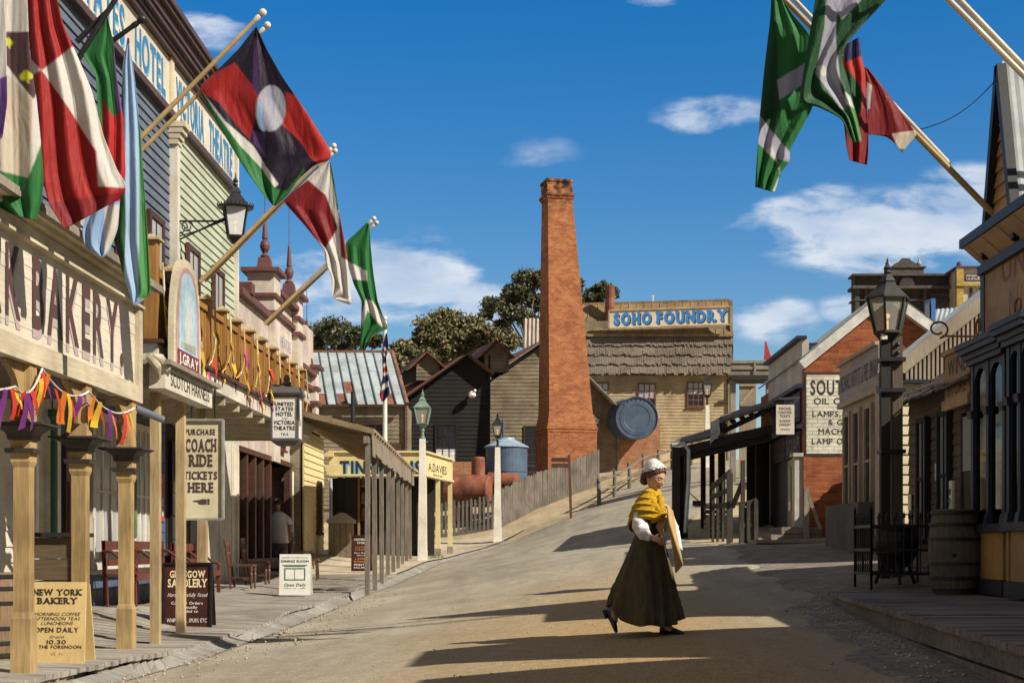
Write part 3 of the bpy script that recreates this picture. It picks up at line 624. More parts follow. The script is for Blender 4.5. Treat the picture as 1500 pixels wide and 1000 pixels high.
# ---------------- saddlery front: eave board and its thin posts
sd = thing('shop_awning', 'small cream awning board reading SCOTCH HARNESS on two slim ochre posts', 'awning', (-4.5, 17.8, .03))
m = MB(); m.box(-4.55, -4.36, 16.72, 19.15, 3.06, 3.33); fb = m.build('fascia', ivory, sd)
m = MB(); m.box(-4.62, -4.27, 16.62, 19.3, 3.332, 3.385); m.build('gutter', greyw, sd)
m = MB(); m.text('SCOTCH HARNESS', (-4.356, 16.98, 3.12), UY, UZ, .165, 2.0, bold=.0, sp=.09); m.build('lettering', ink, fb)
m = MB(); m.prism([(-.9,.0),(0,0),(0,.26),(-.75,.52),(-.9,.52)], (-4.56,16.74,3.06), UX, UZ, UY*.08); m.build('gable_end', greyY, sd)
m = MB(); m.corr((-6.5,16.7,3.75), (-4.5,16.7,3.37), (-6.5,19.25,3.75), (-4.5,19.25,3.37)); m.build('roof', galv, sd)
m = MB(); m.tube([(-4.45,16.5,3.42),(-4.40,16.62,3.40),(-4.37,16.75,3.30),(-4.36,16.86,3.22)], [.02,.06,.075,.01], 10); m.tube([(-4.5,16.5,3.42),(-4.42,16.60,3.30),(-4.42,16.7,3.18)], [.05,.05,.02], 8); m.build('scroll', M('stone paint', (.40,.36,.27), .7), sd)
for px, zb in ((228,.02),(265,.05)):
    y = 9582/(785-px); p = MB(); p.box(-4.655, -4.545, y-.055, y+.055, zb-.03, 3.06); p.build('post', tan, sd)
# pointed picture board above
pb = thing('picture_sign', 'tall pointed arch picture board with a pale blue painting on the balcony rail', 'sign', (-4.5, 18.2, 3.45))
def arch(w, h, zs, n=14): # pointed arch outline from bottom-left
    L_ = [(-w/2, 0), (w/2, 0)]; pts = []
    for i in range(n+1):
        t = i/n; pts.append((w/2*math.cos(t*math.pi/2)**.75, zs+(h-zs)*math.sin(t*math.pi/2)**.9))
    return L_+pts+[(-x, z) for x, z in pts[::-1][1:]]
m = MB(); m.prism(arch(1.42,1.42,.35), (-4.46,18.22,3.43), UY, UZ, UX*-.07); m.build('frame', cream, pb)
m = MB(); m.prism(arch(1.20,1.28,.33), (-4.452,18.22,3.47), UY, UZ, UX*-.007); m.build('border', M('dull pink sign paint', (.42,.27,.24), .6), pb)
m = MB(); m.prism(arch(.92,1.02,.30), (-4.446,18.20,3.66), UY, UZ, UX*-.005)
m.m = 1; m.prism([(-.20,.0),(.22,0),(.26,.28),(.14,.5),(.1,.68),(-.06,.72),(-.08,.5),(-.2,.35)], (-4.443,18.2,3.70), UY, UZ, UX*-.002)
m.m = 2; m.prism([(-.4,.0),(.4,0),(.4,.10),(-.4,.07)], (-4.4425,18.2,3.70), UY, UZ, UX*-.002)
m.build('painting', [M('sky blue sign paint', (.36,.52,.62), .6), M('pale figure paint', (.52,.56,.55), .6), M('drab green sign paint', (.33,.36,.28), .6)], pb)
m = MB(); m.prism([(-.56,.0),(.56,0),(.56,.19),(-.56,.19)], (-4.444,18.22,3.475), UY, UZ, UX*-.005); m.build('title_panel', M('crimson sign paint', (.17,.035,.045), .6), pb)
m = MB(); m.text('J.GRAY', (-4.442,17.72,3.50), UY, UZ, .135, 1.0, bold=.02); m.build('lettering', inkwhite, pb)
# ---------------- building beyond: mauve stuccoed front with finials
th = thing('stucco_building', 'mauve stuccoed two storey front with dark red spiked finials past the balcony', 'building', (-6.9, 37, .6))
mauve = M('mauve stucco', (.50,.42,.36), .7, .1, 4, .1); mauveL = M('pale stucco', (.56,.49,.41), .7, .1, 4, .1); plum = M('dark red coping', (.13,.055,.05), .6, .15, 5, .1)
XT = -6.6
m = MB(); m.box(-12, XT, 35.06, 42.14, 3.3, 7.55); m.build('wall', mauve, th)
def tower(y0, y1, zt):
    m = MB(); m.box(XT-.5, XT+.16, y0, y1, 3.3, zt); t = m.build('pier', mauveL, th)
    c = MB()
    for z, e in ((zt-1.05,.08),(zt-.62,.06),(zt,.14)): c.box(XT-.5-e, XT+.16+e, y0-e, y1+e, z+.002, z+.10)
    c.build('coping', plum, t); yc = (y0+y1)/2
    f = MB(); f.tbox(XT-.15, yc, zt+.10, zt+.42, .36, .36, .28, .28)
    f.lathe((XT-.15,yc,zt+.42), [(.10,0),(.12,.05),(.07,.10),(.06,.13),(.11,.22),(.125,.31),(.10,.40),(.055,.46),(.075,.49),(.07,.53),(.035,1.0),(.02,1.06)], 16); f.v = f.v; f.tube([(XT-.15,yc,zt+1.45),(XT-.15,yc,zt+2.6)], .010, 6)
    f.build('finial', plum, t)
tower(35.0, 35.85, 7.95); tower(38.5, 39.3, 7.95); tower(41.6, 42.2, 6.4)
m = MB(); m.box(-12, XT+.02, 31.25, 34.95, 3.3, 6.75); m.build('wall', mauve, th)
m = MB(); m.box(-12, XT+.16, 31.25, 34.93, 6.752, 6.9); m.box(XT-.4, XT+.2, 32.0, 32.4, 6.9, 7.15); m.build('coping', plum, th)
m = MB()
for z, e, y1 in ((7.55,.2,38.5),(7.05,.10,38.5)): m.box(XT-.3, XT+e, 35.85, y1, z, z+.12)
for z, e in ((6.15,.2),(5.75,.1)): m.box(XT-.3, XT+e, 39.3, 41.6, z, z+.12)
m.box(XT-.3, XT+.1, 33.9, 42.2, 4.35, 4.45); m.build('cornice', plum, th)
m = MB(); m.box(XT+.003, XT+.03, 36.1, 38.3, 5.5, 6.8); po = m.build('panel', mauveL, th)
m = MB(); m.text('THEATRE', (XT+.034, 36.3, 6.35), UY, UZ, .30, 1.8); m.text('ROYAL', (XT+.034, 36.5, 5.85), UY, UZ, .3, 1.3); 
m.v and m.build('lettering', plain('blue grey ink', (.22,.25,.33), .7), po)
for y in (36.3, 39.6, 40.7): window(th, (XT+.005, y, 3.75), UY, UX, .8, 1.5, 2, 2, oxblood, glassd)
# dark ground storey with piers and a recessed doorway
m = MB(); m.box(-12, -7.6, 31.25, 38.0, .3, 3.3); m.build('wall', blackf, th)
for y in (31.3, 32.25, 33.2, 34.15, 35.1, 37.9):
    m = MB(); m.box(XT-.10, XT+.06, y-.09, y+.09, .45, 3.3); m.build('pier', brown if y > 31.4 else M('orange timber', (.36,.17,.06), .6, stretch=GZ), th)
for y in (31.5, 33.4, 34.35):
    m = MB(); m.box(XT-.06, XT-.03, y+.05, y+.62, .95, 3.1); m.build('pane', glassd, th)
m = MB(); m.box(XT-.12, XT+.08, 31.3, 36.0, .4, .92); m.build('stall_riser', M('dark red riser', (.07,.025,.017), .5), th)
m = MB(); m.box(XT-.2, XT+.5, 34.9, 37.9, .40, .66); m.build('step', brown, th)
m = MB(); m.box(-7.6, XT+.1, 31.25, 38.0, 3.30, 3.42); m.build('ceiling', brown, th)
m = MB(); m.tube([(XT+.1,38.0,.7),(XT+.1,38.0,3.2)], .03, 8); m.build('pole', white, th)
# ---------------- cream weatherboard wall with brown shutter
cw = thing('cottage', 'cream weatherboard cottage end with a narrow brown shutter behind the dining board', 'cottage', (-6.2, 40, .9))
m = MB(); m.clap((-6.22,38.1,0), UY, UX, [(0,.7),(3.5,.7),(3.5,4.35),(0,4.35)], h=.19, lap=.03); m.build('wall', M('butter weatherboard', (.62,.52,.27), .6, .07, 7, .06, stretch=G, stain=.12), cw)
m = MB(); m.box(-10, -6.3, 38.15, 41.5, .5, 4.5); m.build('side_wall', brownw, cw)
m = MB(); m.corr((-8,37.8,5.5), (-5.9,37.8,4.35), (-8,41.9,5.5), (-5.9,41.9,4.35)); m.box(-6.0,-5.86,37.75,41.95,4.28,4.36); m.build('roof', brown, cw)
m = MB(); m.box(-6.2, -6.12, 40.2, 40.75, 1.6, 3.05)
for z in np.arange(1.66, 3.0, .075): m.box(-6.12, -6.10, 40.25, 40.7, z, z+.05)
m.box(-6.21,-6.08,40.1,40.85,1.52,1.6); m.build('shutter', brown, cw)
# ================================================================== CENTRE: foundry hill
def cross_wall(mb, x0, x1, poly, Y, h=.16, lap=.025):
    """weatherboards on a wall facing the street's foot; poly in pixels at distance Y"""
    mb.clap((0,Y,0), UX, -UY, [(PX(a,Y), PZ(b,Y)) for a, b in poly], h=h, lap=lap); return mb
# chimney (turned a little on its base)
ch = thing('chimney', 'tall tapering square red brick chimney with a sooty corbelled top', 'chimney', (PX(829,63), 63.2, 3.3))
cb0 = Vector((PX(829,63), 63.2, 3.3))
def sq(z, w, rot=R(14)): return [cb0+Vector((w/2*(math.cos(rot)*a-math.sin(rot)*b), w/2*(math.sin(rot)*a+math.cos(rot)*b), z)) for a, b in ((-1,-1),(1,-1),(1,1),(-1,1))]
def stack(mb, rows):
    for (z0,w0),(z1,w1) in zip(rows[:-1], rows[1:]): mb.add(sq(z0,w0)+sq(z1,w1), [(0,1,5,4),(1,2,6,5),(2,3,7,6),(3,0,4,7)])
    mb.add(sq(*rows[0])+sq(*rows[-1]), [(3,2,1,0),(4,5,6,7)]); return mb
s_ = 63/F; zt = (800-265)*s_+ZC-3.3; zb_ = (800-632)*s_+ZC-3.3
def shift(rows):  # the stack leans its axis from x=829 at the base to x=815 at the top
    out = []
    for z, w in rows: out.append((z, w))
    return out
class Lean:
    pass
def sq(z, w, rot=R(14)):
    dx = -14*s_*max(0, z-zb_)/(zt-zb_)
    return [cb0+Vector((dx+w/2*(math.cos(rot)*a-math.sin(rot)*b), w/2*(math.sin(rot)*a+math.cos(rot)*b), z)) for a, b in ((-1,-1),(1,-1),(1,1),(-1,1))]
m = MB(); stack(m, [(0,2.22),(zb_-.08,2.22)]); m.build('plinth', brickC, ch)
m = MB(); stack(m, [(zb_-.08,2.26),(zb_+.03,2.26)]); stack(m, [(zb_+.04,2.32),(zb_+.14,2.32)]); stack(m, [(zb_+.15,2.24),(zb_+.75,1.98)]); m.build('string_course', brickC, ch)
m = MB(); stack(m, [(zb_+.75,1.97),(zt-.85,1.12)]); m.build('shaft', brickC, ch)
m = MB(); stack(m, [(zt-.86,1.20),(zt-.76,1.24)]); stack(m, [(zt-.75,1.30),(zt-.66,1.34)]); stack(m, [(zt-.65,1.14),(zt-.12,1.14)]); stack(m, [(zt-.11,1.20),(zt,1.20)])
m.build('crown_course', brickC, ch)
# lit gable shed behind the chimney
Y = 67.5
ls = thing('timber_shed', 'grey brown weatherboard gable shed with a rusty roof behind the brick chimney', 'shed', (PX(800,Y), Y, 3.6))
m = cross_wall(MB(), 0, 0, [(718,760),(905,760),(905,600),(806,498),(718,556)], Y, h=.18); m.build('wall', brownw, ls)
m = MB(); a, b, c = P(806,494,Y), P(708,560,Y), P(914,606,Y); d = Vector((-2.8,9,0)); f = Vector((0,-.35,0))
m.add([a+f,b+f,b+d,a+d], [(0,1,2,3)]); m.build('roof', rustroof, ls)
m = MB(); m.corr(a+f+UZ*.01, c+f, a+d+UZ*.01, c+d); m.build('roof', galv, ls)
m = MB(); m.bar(a+f+UY*-.03, b+f+UY*-.03, .06, .16, up=UY); m.bar(a+f+UY*-.03, c+f+UY*-.03, .06, .16, up=UY); m.build('bargeboard', greyw, ls)
m = MB(); m.box(PX(718,Y)-.02, PX(905,Y)+.02, Y+.05, Y+9, 3, PZ(600,Y)); m.build('side_wall', brownw, ls)
window(ls, P(769,690,Y), UX, -UY, PX(788,Y)-PX(769,Y), 2.1, 2, 4, brown, glassd, lower=None)
m = MB(); m.bar(P(905.5,600,Y)-UY*.05, P(905.5,700,Y)-UY*.05, .12, .08); m.build('corner_board', greyw, ls)
# dark gable shed with two lantern vents
Y = 64.0
dk = thing('timber_shed', 'near-black gable shed with a rusty roof and two little roof vents', 'shed', (PX(655,Y), Y, 3.0))
m = cross_wall(MB(), 0, 0, [(585,760),(718,760),(718,549),(683,521),(585,589)], Y, h=.19); m.build('wall', blackish, dk)
rd = Vector((-3.6,9,0)); a, b, c = P(683,519,Y), P(578,594,Y), P(720,549,Y); f = Vector((.12,-.35,0))
m = MB(); m.corr(a+f, b+f, a+rd, b+rd, pitch=.2); m.build('roof', rustroof, dk)
m = MB(); m.add([a+f,c+f,c+rd,a+rd],[(0,1,2,3)]); m.build('roof', rustroof, dk)
m = MB(); m.bar(a+f, b+f, .06, .2, up=UY); m.bar(a+f, c+f, .06, .2, up=UY); m.build('bargeboard', blackish, dk)
m = MB(); m.add([P(718,760,Y),P(718,549,Y),P(718,549,Y)+rd,P(718,760,Y)+rd,P(585,760,Y),P(585,589,Y),P(585,589,Y)+rd,P(585,760,Y)+rd],[(0,1,2,3),(4,7,6,5)]); m.build('side_wall', blackish, dk)
window(dk, P(639,690,Y), UX, -UY, PX(668,Y)-PX(639,Y), PZ(622,Y)-PZ(690,Y), 3, 4, blackish, M('white curtain', (.75,.76,.76), .5), lower=glassd)
def vent(px, py, w, h, Yv):
    l, r_, t = P(px-w/2,py,Yv), P(px+w/2,py,Yv), PZ(py-h,Yv); dd = Vector((-.9,2.6,0)); m = MB()
    pk = (l+r_)/2; pk.z = t; zs = l.z+(t-l.z)*.55
    m.clap((0,Yv,0), UX, -UY, [(l.x,l.z),(r_.x,r_.z),(r_.x,zs),(pk.x,t),(l.x,zs)], h=.17, lap=.03); v = m.build('roof_vent', brownw, dk)
    m = MB(); l2 = Vector((l.x,Yv,zs)); r2 = Vector((r_.x,Yv,zs)); m.add([l,l2,l2+dd,l+dd,r_,r2,r2+dd,r_+dd],[(0,1,2,3),(4,7,6,5)]); m.build('side_wall', blackish, v)  # near-black sides put the vents' shade into the colour
    m = MB(); o = Vector((-.25,-.25,-.12)); q = Vector((.28,-.25,-.12)); up = Vector((0,-.25,.06))
    m.add([pk+up,l2+o,l2+o+dd*1.1,pk+up+dd*1.1,r2+q,r2+q+dd*1.1],[(0,1,2,3),(0,3,5,4)]); m.bar(pk+up,l2+o,.05,.12,up=UY); m.bar(pk+up,r2+q,.05,.12,up=UY); m.build('vent_roof', rustroof, v)
vent(627, 557, 34, 39, 64.9); vent(727.5, 545, 36, 44, 65.0)
m = MB(); m.tube([P(693,575,Y)-UY*.05, P(693,575,Y)-UY*.3, P(697,573,Y)-UY*.5], .05, 8); m.lathe(P(692,577,Y)-UY*.35, [(.05,.1),(.16,0),(.18,-.12),(.1,-.2)], 12); m.build('wall_lamp', white, dk)
m = MB(); m.tube([P(717,600,Y)-UY*.1, P(717,520,Y)-UY*.1], .05, 6); m.build('flue', blackish, dk)
# tin roofed shed at left
Y = 62.0
tr = thing('timber_shed', 'brown weatherboard shed under a patched pale blue iron roof', 'shed', (PX(525,Y), Y, 2.4))
m = cross_wall(MB(), 0, 0, [(455,745),(598,745),(598,594),(455,594)], Y, h=.18); m.build('wall', brownw, tr)
m = MB(); m.box(PX(456,Y), PX(597,Y), Y+.06, Y+4, 2, PZ(596,Y)); m.build('side_wall', brownw, tr)
e0, e1, r0, r1 = P(452,592,Y-.3), P(595,592,Y-.3), P(441,516,Y+3.0), P(573,516,Y+3.0)
m = MB(); nn = 10; random.seed(3)
rows = [0,.2,.42,.62,.82,1.0]
for i in range(nn):
    for j in range(5):
        q = [e0.lerp(e1,(i+a)/nn).lerp(r0.lerp(r1,(i+a)/nn), rows[j]+b*(rows[j+1]-rows[j])) for a, b in ((.0,0),(1,0),(1,1),(.0,1))]
        m.m = 1 if (i,j) in ((4,1),(3,0),(8,0),(0,0),(1,0)) else (2 if random.random()<.35 else 0); off = Vector((0,-.004*j,.006*j)); m.add([p+off for p in q],[(0,1,2,3)])
m.m = 3
for i in range(nn+1): m.bar(e0.lerp(e1,i/nn)+Vector((0,-.03,.03)), r0.lerp(r1,i/nn)+Vector((0,-.03,.03)), .045, .06)
m.m = 1; m.bar(r0+UZ*.04, r1+UZ*.04, .16, .10); m.bar(e1+Vector((.06,0,.04)), r1+Vector((.06,0,.04)), .12, .10)
m.build('roof', [ironroof, rustroof, M('pale blue iron', (.40,.46,.47), .5, .1, 3, .1, metal=.1, stain=.25), M('lead rolls', (.10,.12,.14), .6)], tr)
m = MB(); m.bar(e0+Vector((0,-.1,-.06)), e1+Vector((0,-.1,-.06)), .12, .1); m.build('gutter', brown, tr)
window(tr, P(529,668,Y), UX, -UY, PX(560,Y)-PX(529,Y), PZ(622,Y)-PZ(668,Y), 3, 4, brown, glassd)
m = MB(); m.box(PX(563,Y), PX(588,Y), Y-.08, Y-.03, PZ(690,Y), PZ(650,Y)); m.build('shutter', brown, tr)
m = MB(); m.tube([P(510,624,Y)-UY*.1, P(514,624,Y)-UY*.35, P(519,618,Y)-UY*.45, P(519,612,Y)-UY*.45, P(519,575,Y)-UY*.45], .10, 10); m.build('flue', iron, tr)
m = MB(); m.tube([P(594,594,Y)-UY*.1, P(594,700,Y)-UY*.1], .07, 8); m.build('downpipe', brown, tr)
# iron clad tower peeping behind the chimney
m = MB(); Y = 74; m.corr(P(766,560,Y), P(768,466,Y), P(850,560,Y), P(848,466,Y), pitch=.2, amp=.03)
m.corr(P(766,560,Y), P(768,466,Y), P(766,560,Y)+UY*3, P(768,466,Y)+UY*3, pitch=.2, amp=.03)
m.add([P(768,466,Y),P(848,466,Y),P(848,466,Y)+UY*3,P(768,466,Y)+UY*3],[(0,1,2,3)]); wt = M('rust streaked white iron', (.40,.25,.17), .6, .3, 3, .1, stretch=(8,8,.5), col2=(.62,.60,.54))
tag(m.build('iron_tower', wt, at=P(800,560,Y)), 'white rust streaked corrugated iron tower half hidden by the brick chimney', 'tower')
# ---------------- foundry
Y = 70.0
fo = thing('foundry_building', 'yellow weatherboard foundry with shingled eaves and a blue lettered roof sign', 'foundry', (PX(965,Y), Y, 5.0))
m = cross_wall(MB(), 0, 0, [(845,640),(1070,640),(1070,545),(845,545)], Y, h=.155, lap=.022)
cross_wall(m, 0, 0, [(967,640),(1070,640),(1070,639),(967,639)], Y); m.build('wall', yellowb, fo)
m = MB(); cross_wall(m, 0, 0, [(900,660),(1070,660),(1070,640),(900,640)], Y, h=.155); m.build('wall', yellowb, fo)
m = MB(); m.box(PX(966,Y), PX(1069,Y), Y-.06, Y+.2, 3.6, PZ(661,Y)); m.build('plinth', M('limewashed render', (.55,.46,.27), .9, .12, 4, .2, stain=.35), fo)
m = MB(); m.box(PX(846,Y), PX(1069,Y), Y+.04, Y+8, 4, PZ(470,Y)); m.build('rear_wall', brownw, fo)
m = MB(); m.bar(P(1067,640,Y)-UY*.05, P(1067,545,Y)-UY*.05, .16, .08); m.bar(P(1071,640,Y)-UY*.04, P(1071,440,Y)-UY*.04, .07, .12); m.build('corner_board', brownw, fo)
# shingled skirt roof in ragged courses
m = MB(); random.seed(11)
for r in range(4):
    y0, y1 = 550-14.2*r, 550-14.2*(r+1)
    px = 843.0
    while px < 1070:
        w = random.uniform(2.4,4.2); j = random.uniform(-2.2,1.4); d0 = -.55+.10*r; d1 = d0+.16
        a, b = P(px,y0+j,Y)+UY*d0, P(px+w-.3,y0+j,Y)+UY*d0; c, d = P(px+w-.3,y1-1.5,Y)+UY*d1, P(px,y1-1.5,Y)+UY*d1; t = Vector((0,-.02-random.uniform(0,.03),0))
        m.add([a+t,b+t,c,d,a+t+UY*.05,b+t+UY*.05],[(0,1,2,3),(0,4,5,1),(1,5,2),(0,3,4)]); px += w
    m.add([P(843,y0,Y)+UY*(d0+.06), P(1070,y0,Y)+UY*(d0+.06), P(1070,y1,Y)+UY*(d1+.1), P(843,y1,Y)+UY*(d1+.1)],[(0,1,2,3)])
m.add([P(843,551,Y)-UY*.5, P(1070,551,Y)-UY*.5, P(1070,549,Y), P(843,549,Y)],[(0,1,2,3)])
m.build('shingle_skirt', shingle, fo)
# sheet roof above
m = MB(); a, b, c, d = P(842,492,Y)-UY*.18, P(1073,492,Y)-UY*.18, P(1073,434,Y)+UY*1.1, P(856,440,Y)+UY*1.1
m.add([a,b,c,d],[(0,1,2,3)])
for i in range(20):
    t = i/19; m.bar(a.lerp(b,t)-UY*.01, d.lerp(c,t)-UY*.01, .045, .05, up=UY)
m.bar(a-UY*.05, b-UY*.05, .08, .12); m.bar(d, c, .1, .12); m.build('roof', roofbr, fo)
m = MB(); m.add([P(1073,434,Y)+UY*1.1, P(1073,492,Y)-UY*.18, P(1074,545,Y), P(1074,545,Y)+UY*8, P(1080,470,Y)+UY*8],[(0,1,2,3,4)]); m.build('side_wall', greyw, fo)
sg = MB(); y = -.62; sa = [P(891,484,Y), P(1068,478,Y), P(1068,452,Y), P(891,458,Y)]
sg.add([p+UY*y for p in sa]+[p+UY*(y+.08) for p in sa],[(0,1,2,3),(7,6,5,4),(0,4,5,1),(1,5,6,2),(2,6,7,3),(3,7,4,0)]); so = sg.build('sign', signcream, fo)
m = MB(); q = [p+UY*(y-.03) for p in sa]
for i in range(4): m.bar(q[i], q[(i+1)%4], .07, .07, up=UY)
m.build('sign_frame', yellowb, so)
ln = MB(); u = (sa[1]-sa[0]).normalized(); v = u.cross(UY)*-1; v = UZ
for off, mi in ((.05,1),(0,0)):
    ln.m = mi; o = P(898,478.2,Y)+UY*(y-.006-(.004 if not mi else 0))+UX*off-UZ*off
    ln.text('SOHO', o, u, UZ, .55, 1.83, bold=.055, sp=.16, slab=True)
    ln.text('FOUNDRY', o+u*2.1, u, UZ, .55, 3.43, bold=.055, sp=.16, slab=True)
ln.build('lettering', [inkblue, ink], so)
for x0, x1, yb, yt in ((866,890,600,562),(936,959,604,563),(1008,1030,594,561)):
    window(fo, P(x0,yb,Y)-UY*.02, UX, -UY, PX(x1,Y)-PX(x0,Y), PZ(yt,Y)-PZ(yb,Y), 3, 4, M('red brown sash paint', (.17,.06,.03), .6), glassd, lower=glassw, bar=.045)
for bar_m in ():
    pass
m = MB(); m.tube([P(894,480,Y)+UY*.3, P(894,417,Y)+UY*.3], .24, 14); m.tube([P(894,470,Y)+UY*.3, P(894,455,Y)+UY*.3], .27, 14); m.build('stack', rustred, fo)
m = MB(); m.tube([P(959,436,Y)+UY*1.1, P(959,427,Y)+UY*1.1], .03, 6); m.bar(P(956.5,428,Y)+UY*1.1, P(961.5,428,Y)+UY*1.1, .04, .04); m.build('vent_cap', white, fo)
m = MB(); m.bar(P(1051,589,Y)-UY*.1, P(1065,588,Y)-UY*.1, .06, .12); m.build('bracket', brown, fo)
# brick base with the great blue disc of a boiler drum
Y = 67.5
bb = MB(); bb.box(PX(903,Y), PX(967,Y), Y, Y+2.2, 3.6, PZ(612,Y)); tag(bb.build('brick_block', brickP, at=(PX(935,Y),Y,4)), 'pinkish brick support block under the round blue drum', 'brick block')
dr = thing('boiler_drum', 'large round blue iron drum end lying on the brick block', 'drum', P(933,612,Y-.9))
m = MB(); c = P(933,612,Y-1.0); r = 30.5*Y/F; vs = []; fs = []
prof = [(0,.0),(.02,0),(.60*r,.0),(.62*r,-.02),(.80*r,-.02),(.82*r,.0),(.96*r,.0),(.97*r,-.05),(1.0*r,-.05),(1.02*r,.02),(1.0*r,.06),(.985*r,.08),(.985*r,3.0)]
n = 48
for (q, dpt) in prof:
    for k in range(n): t = 2*math.pi*k/n; vs.append(c+Vector((q*math.cos(t)-.36*max(0,dpt), dpt*.9, q*math.sin(t))))
fs = [(i*n+k,(i+1)*n+k,(i+1)*n+(k+1)%n,i*n+(k+1)%n) for i in range(len(prof)-1) for k in range(n)]
m.add(vs, fs); m.build('shell', tankblue, dr, smooth=False)
m = MB()
for k in range(7):
    t = R(50+k*13.5); p = c+Vector((.89*r*math.cos(t), -.012, .89*r*math.sin(t))); m.lathe(p+Vector((0,.0,-.02)), [(.03,0),(.03,.04)], 8)
for k in range(36):
    t = 2*math.pi*k/36; p = c+Vector((.985*r*math.cos(t), -.055, .985*r*math.sin(t))); m.lens_ball(p, .018, 4)
m.build('rivets', tankblue, dr)
# blue tank, red boilers
Y = 60.0
bt = thing('water_tank', 'blue round iron water tank with a shallow conical lid beside the chimney', 'tank', P(742,700,Y))
c = Vector((PX(742,Y), Y, PZ(706,Y))); r = 30.5*Y/F; hh = PZ(655,Y)-c.z
m = MB(); m.lathe(c, [(r,0),(r,hh*.28),(r+.02,hh*.285),(r+.02,hh*.31),(r,hh*.315),(r,hh)], 36); m.build('shell', tankblue, bt, smooth=False)
m = MB(); m.lathe(c, [(r+.06,hh-.02),(r+.06,hh+.03),(.35,hh+.33),(.33,hh+.40),(.02,hh+.42)], 36); m.build('lid', M('pale blue iron lid', (.27,.37,.48), .45, .12, 4, .06), bt)
m = MB(); m.tube([P(737,660,Y)+UY*.3, P(737,613,Y)+UY*.3], .05, 8); m.build('pipe', tankblue, bt)
def boiler(x0, x1, y, r, Yb, lab, dome=None):
    t = thing('boiler', lab, 'boiler', P((x0+x1)/2, y, Yb)); a, b = P(x0,y,Yb), P(x1,y+2,Yb-.4); m = MB(); d = (b-a).normalized()
    m.tube([a, a+d*.02, b-d*.10, b], [r*.6, r, r, r*.92], 48); m.build('shell', rustred, t)
    m = MB()
    for q in (.1,.4,.7,.97): p = a.lerp(b,q); m.tube([p-d*.03, p+d*.03], r*1.015, 28)
    m.build('hoop', rustred, t)
    if dome:
        p = P(dome[0], y, Yb); m = MB(); m.lathe(p, [(dome[1],r*.8),(dome[1],r+dome[2]),(dome[1]*.9,r+dome[2]+.06),(.03,r+dome[2]+.09)], 20); m.build('dome', rustred, t)
    for q in (.2,.8): m = MB(); p = a.lerp(b,q); m.box(p.x-.12, p.x+.12, p.y-r*.7, p.y+r*.7, p.z-r-.6, p.z-r*.8); m.build('cradle', brown, t)
boiler(655, 718, 717, .66, 58.6, 'large rusty red boiler with a tall dome standing behind the picket fence', (700.5, .28, .62))
boiler(716, 757, 706, .42, 59.0, 'smaller rusty red boiler lying between the domed boiler and blue tank')
m = MB(); Y = 59.6; m.box(PX(660,Y), PX(691,Y), Y, Y+1, 2.2, PZ(676,Y)); tag(m.build('brick_pier', brickP, at=(PX(676,Y),Y,3)), 'small orange brick pier behind the red domed boiler', 'brick pier')
m = MB(); m.lathe(P(800,705,60.6), [(.2,0),(.2,.5),(.02,.55)], 12); m.build
# fences
def pickets(name, label, cat, pts, h, sp, w, mat, pointed=True, gapfn=None, rails=(.25,.75)):
    t = thing(name, label, cat, pts[0]); pts = [Vector(p) for p in pts]; m = MB(); k = 0
    for a, b in zip(pts[:-1], pts[1:]):
        L_ = (b-a).length; n = max(1, int(L_/sp)); u = (b-a)/n; un = Vector((u.x,u.y,0)).normalized(); nn_ = Vector((un.y,-un.x,0))
        for i in range(n):
            p = a+u*(i+.5); g = H(p.x,p.y); hh = h*random.uniform(.95,1.04); ww = w*random.uniform(.9,1.05); lean = random.uniform(-.012,.012)*h
            pr = [(-ww/2,-.1),(ww/2,-.1),(ww/2+lean,hh-(ww*.7 if pointed else 0)),(lean,hh if pointed else hh-.004),(-ww/2+lean,hh-(ww*.7 if pointed else random.uniform(0,.03)))]
            m.prism(pr, Vector((p.x,p.y,g))+nn_*random.uniform(0,.008), un, UZ, nn_*-.022)
    m.build('pickets', mat, t); m = MB()
    for a, b in zip(pts[:-1], pts[1:]):
        un = Vector((b.x-a.x,b.y-a.y,0)).normalized(); nn_ = Vector((un.y,-un.x,0)); n = max(1,int((b-a).length/2.0))
        for q in rails:
            for i in range(n):
                p0, p1 = a.lerp(b,i/n), a.lerp(b,(i+1)/n); m.bar(Vector((p0.x,p0.y,H(p0.x,p0.y)+h*q))-nn_*.06, Vector((p1.x,p1.y,H(p1.x,p1.y)+h*q))-nn_*.06, .05, .09)
    m.build('rail', mat, t); return t
pf_m = M('dark grey picket timber', (.075,.065,.055), .9, .3, 7, .3, stretch=GZ, col2=(.14,.125,.11))
pickets('picket_fence', 'dark grey pointed picket fence in front of the red boilers', 'fence', [(PX(606,55.5),55.5,0),(PX(737,56),56,0)], 1.36, .16, .095, pf_m)
pal_m = M('silver grey palings', (.105,.09,.072), .9, .35, 6, .4, stretch=GZ, col2=(.20,.172,.14), stain=.4)
pickets('paling_fence', 'tall silver grey paling fence climbing the hill below the chimney', 'fence', [(PX(735,56),56,0),(0,59,0),(PX(878,61.5),61.5,0)], 1.48, .125, .12, pal_m, False)
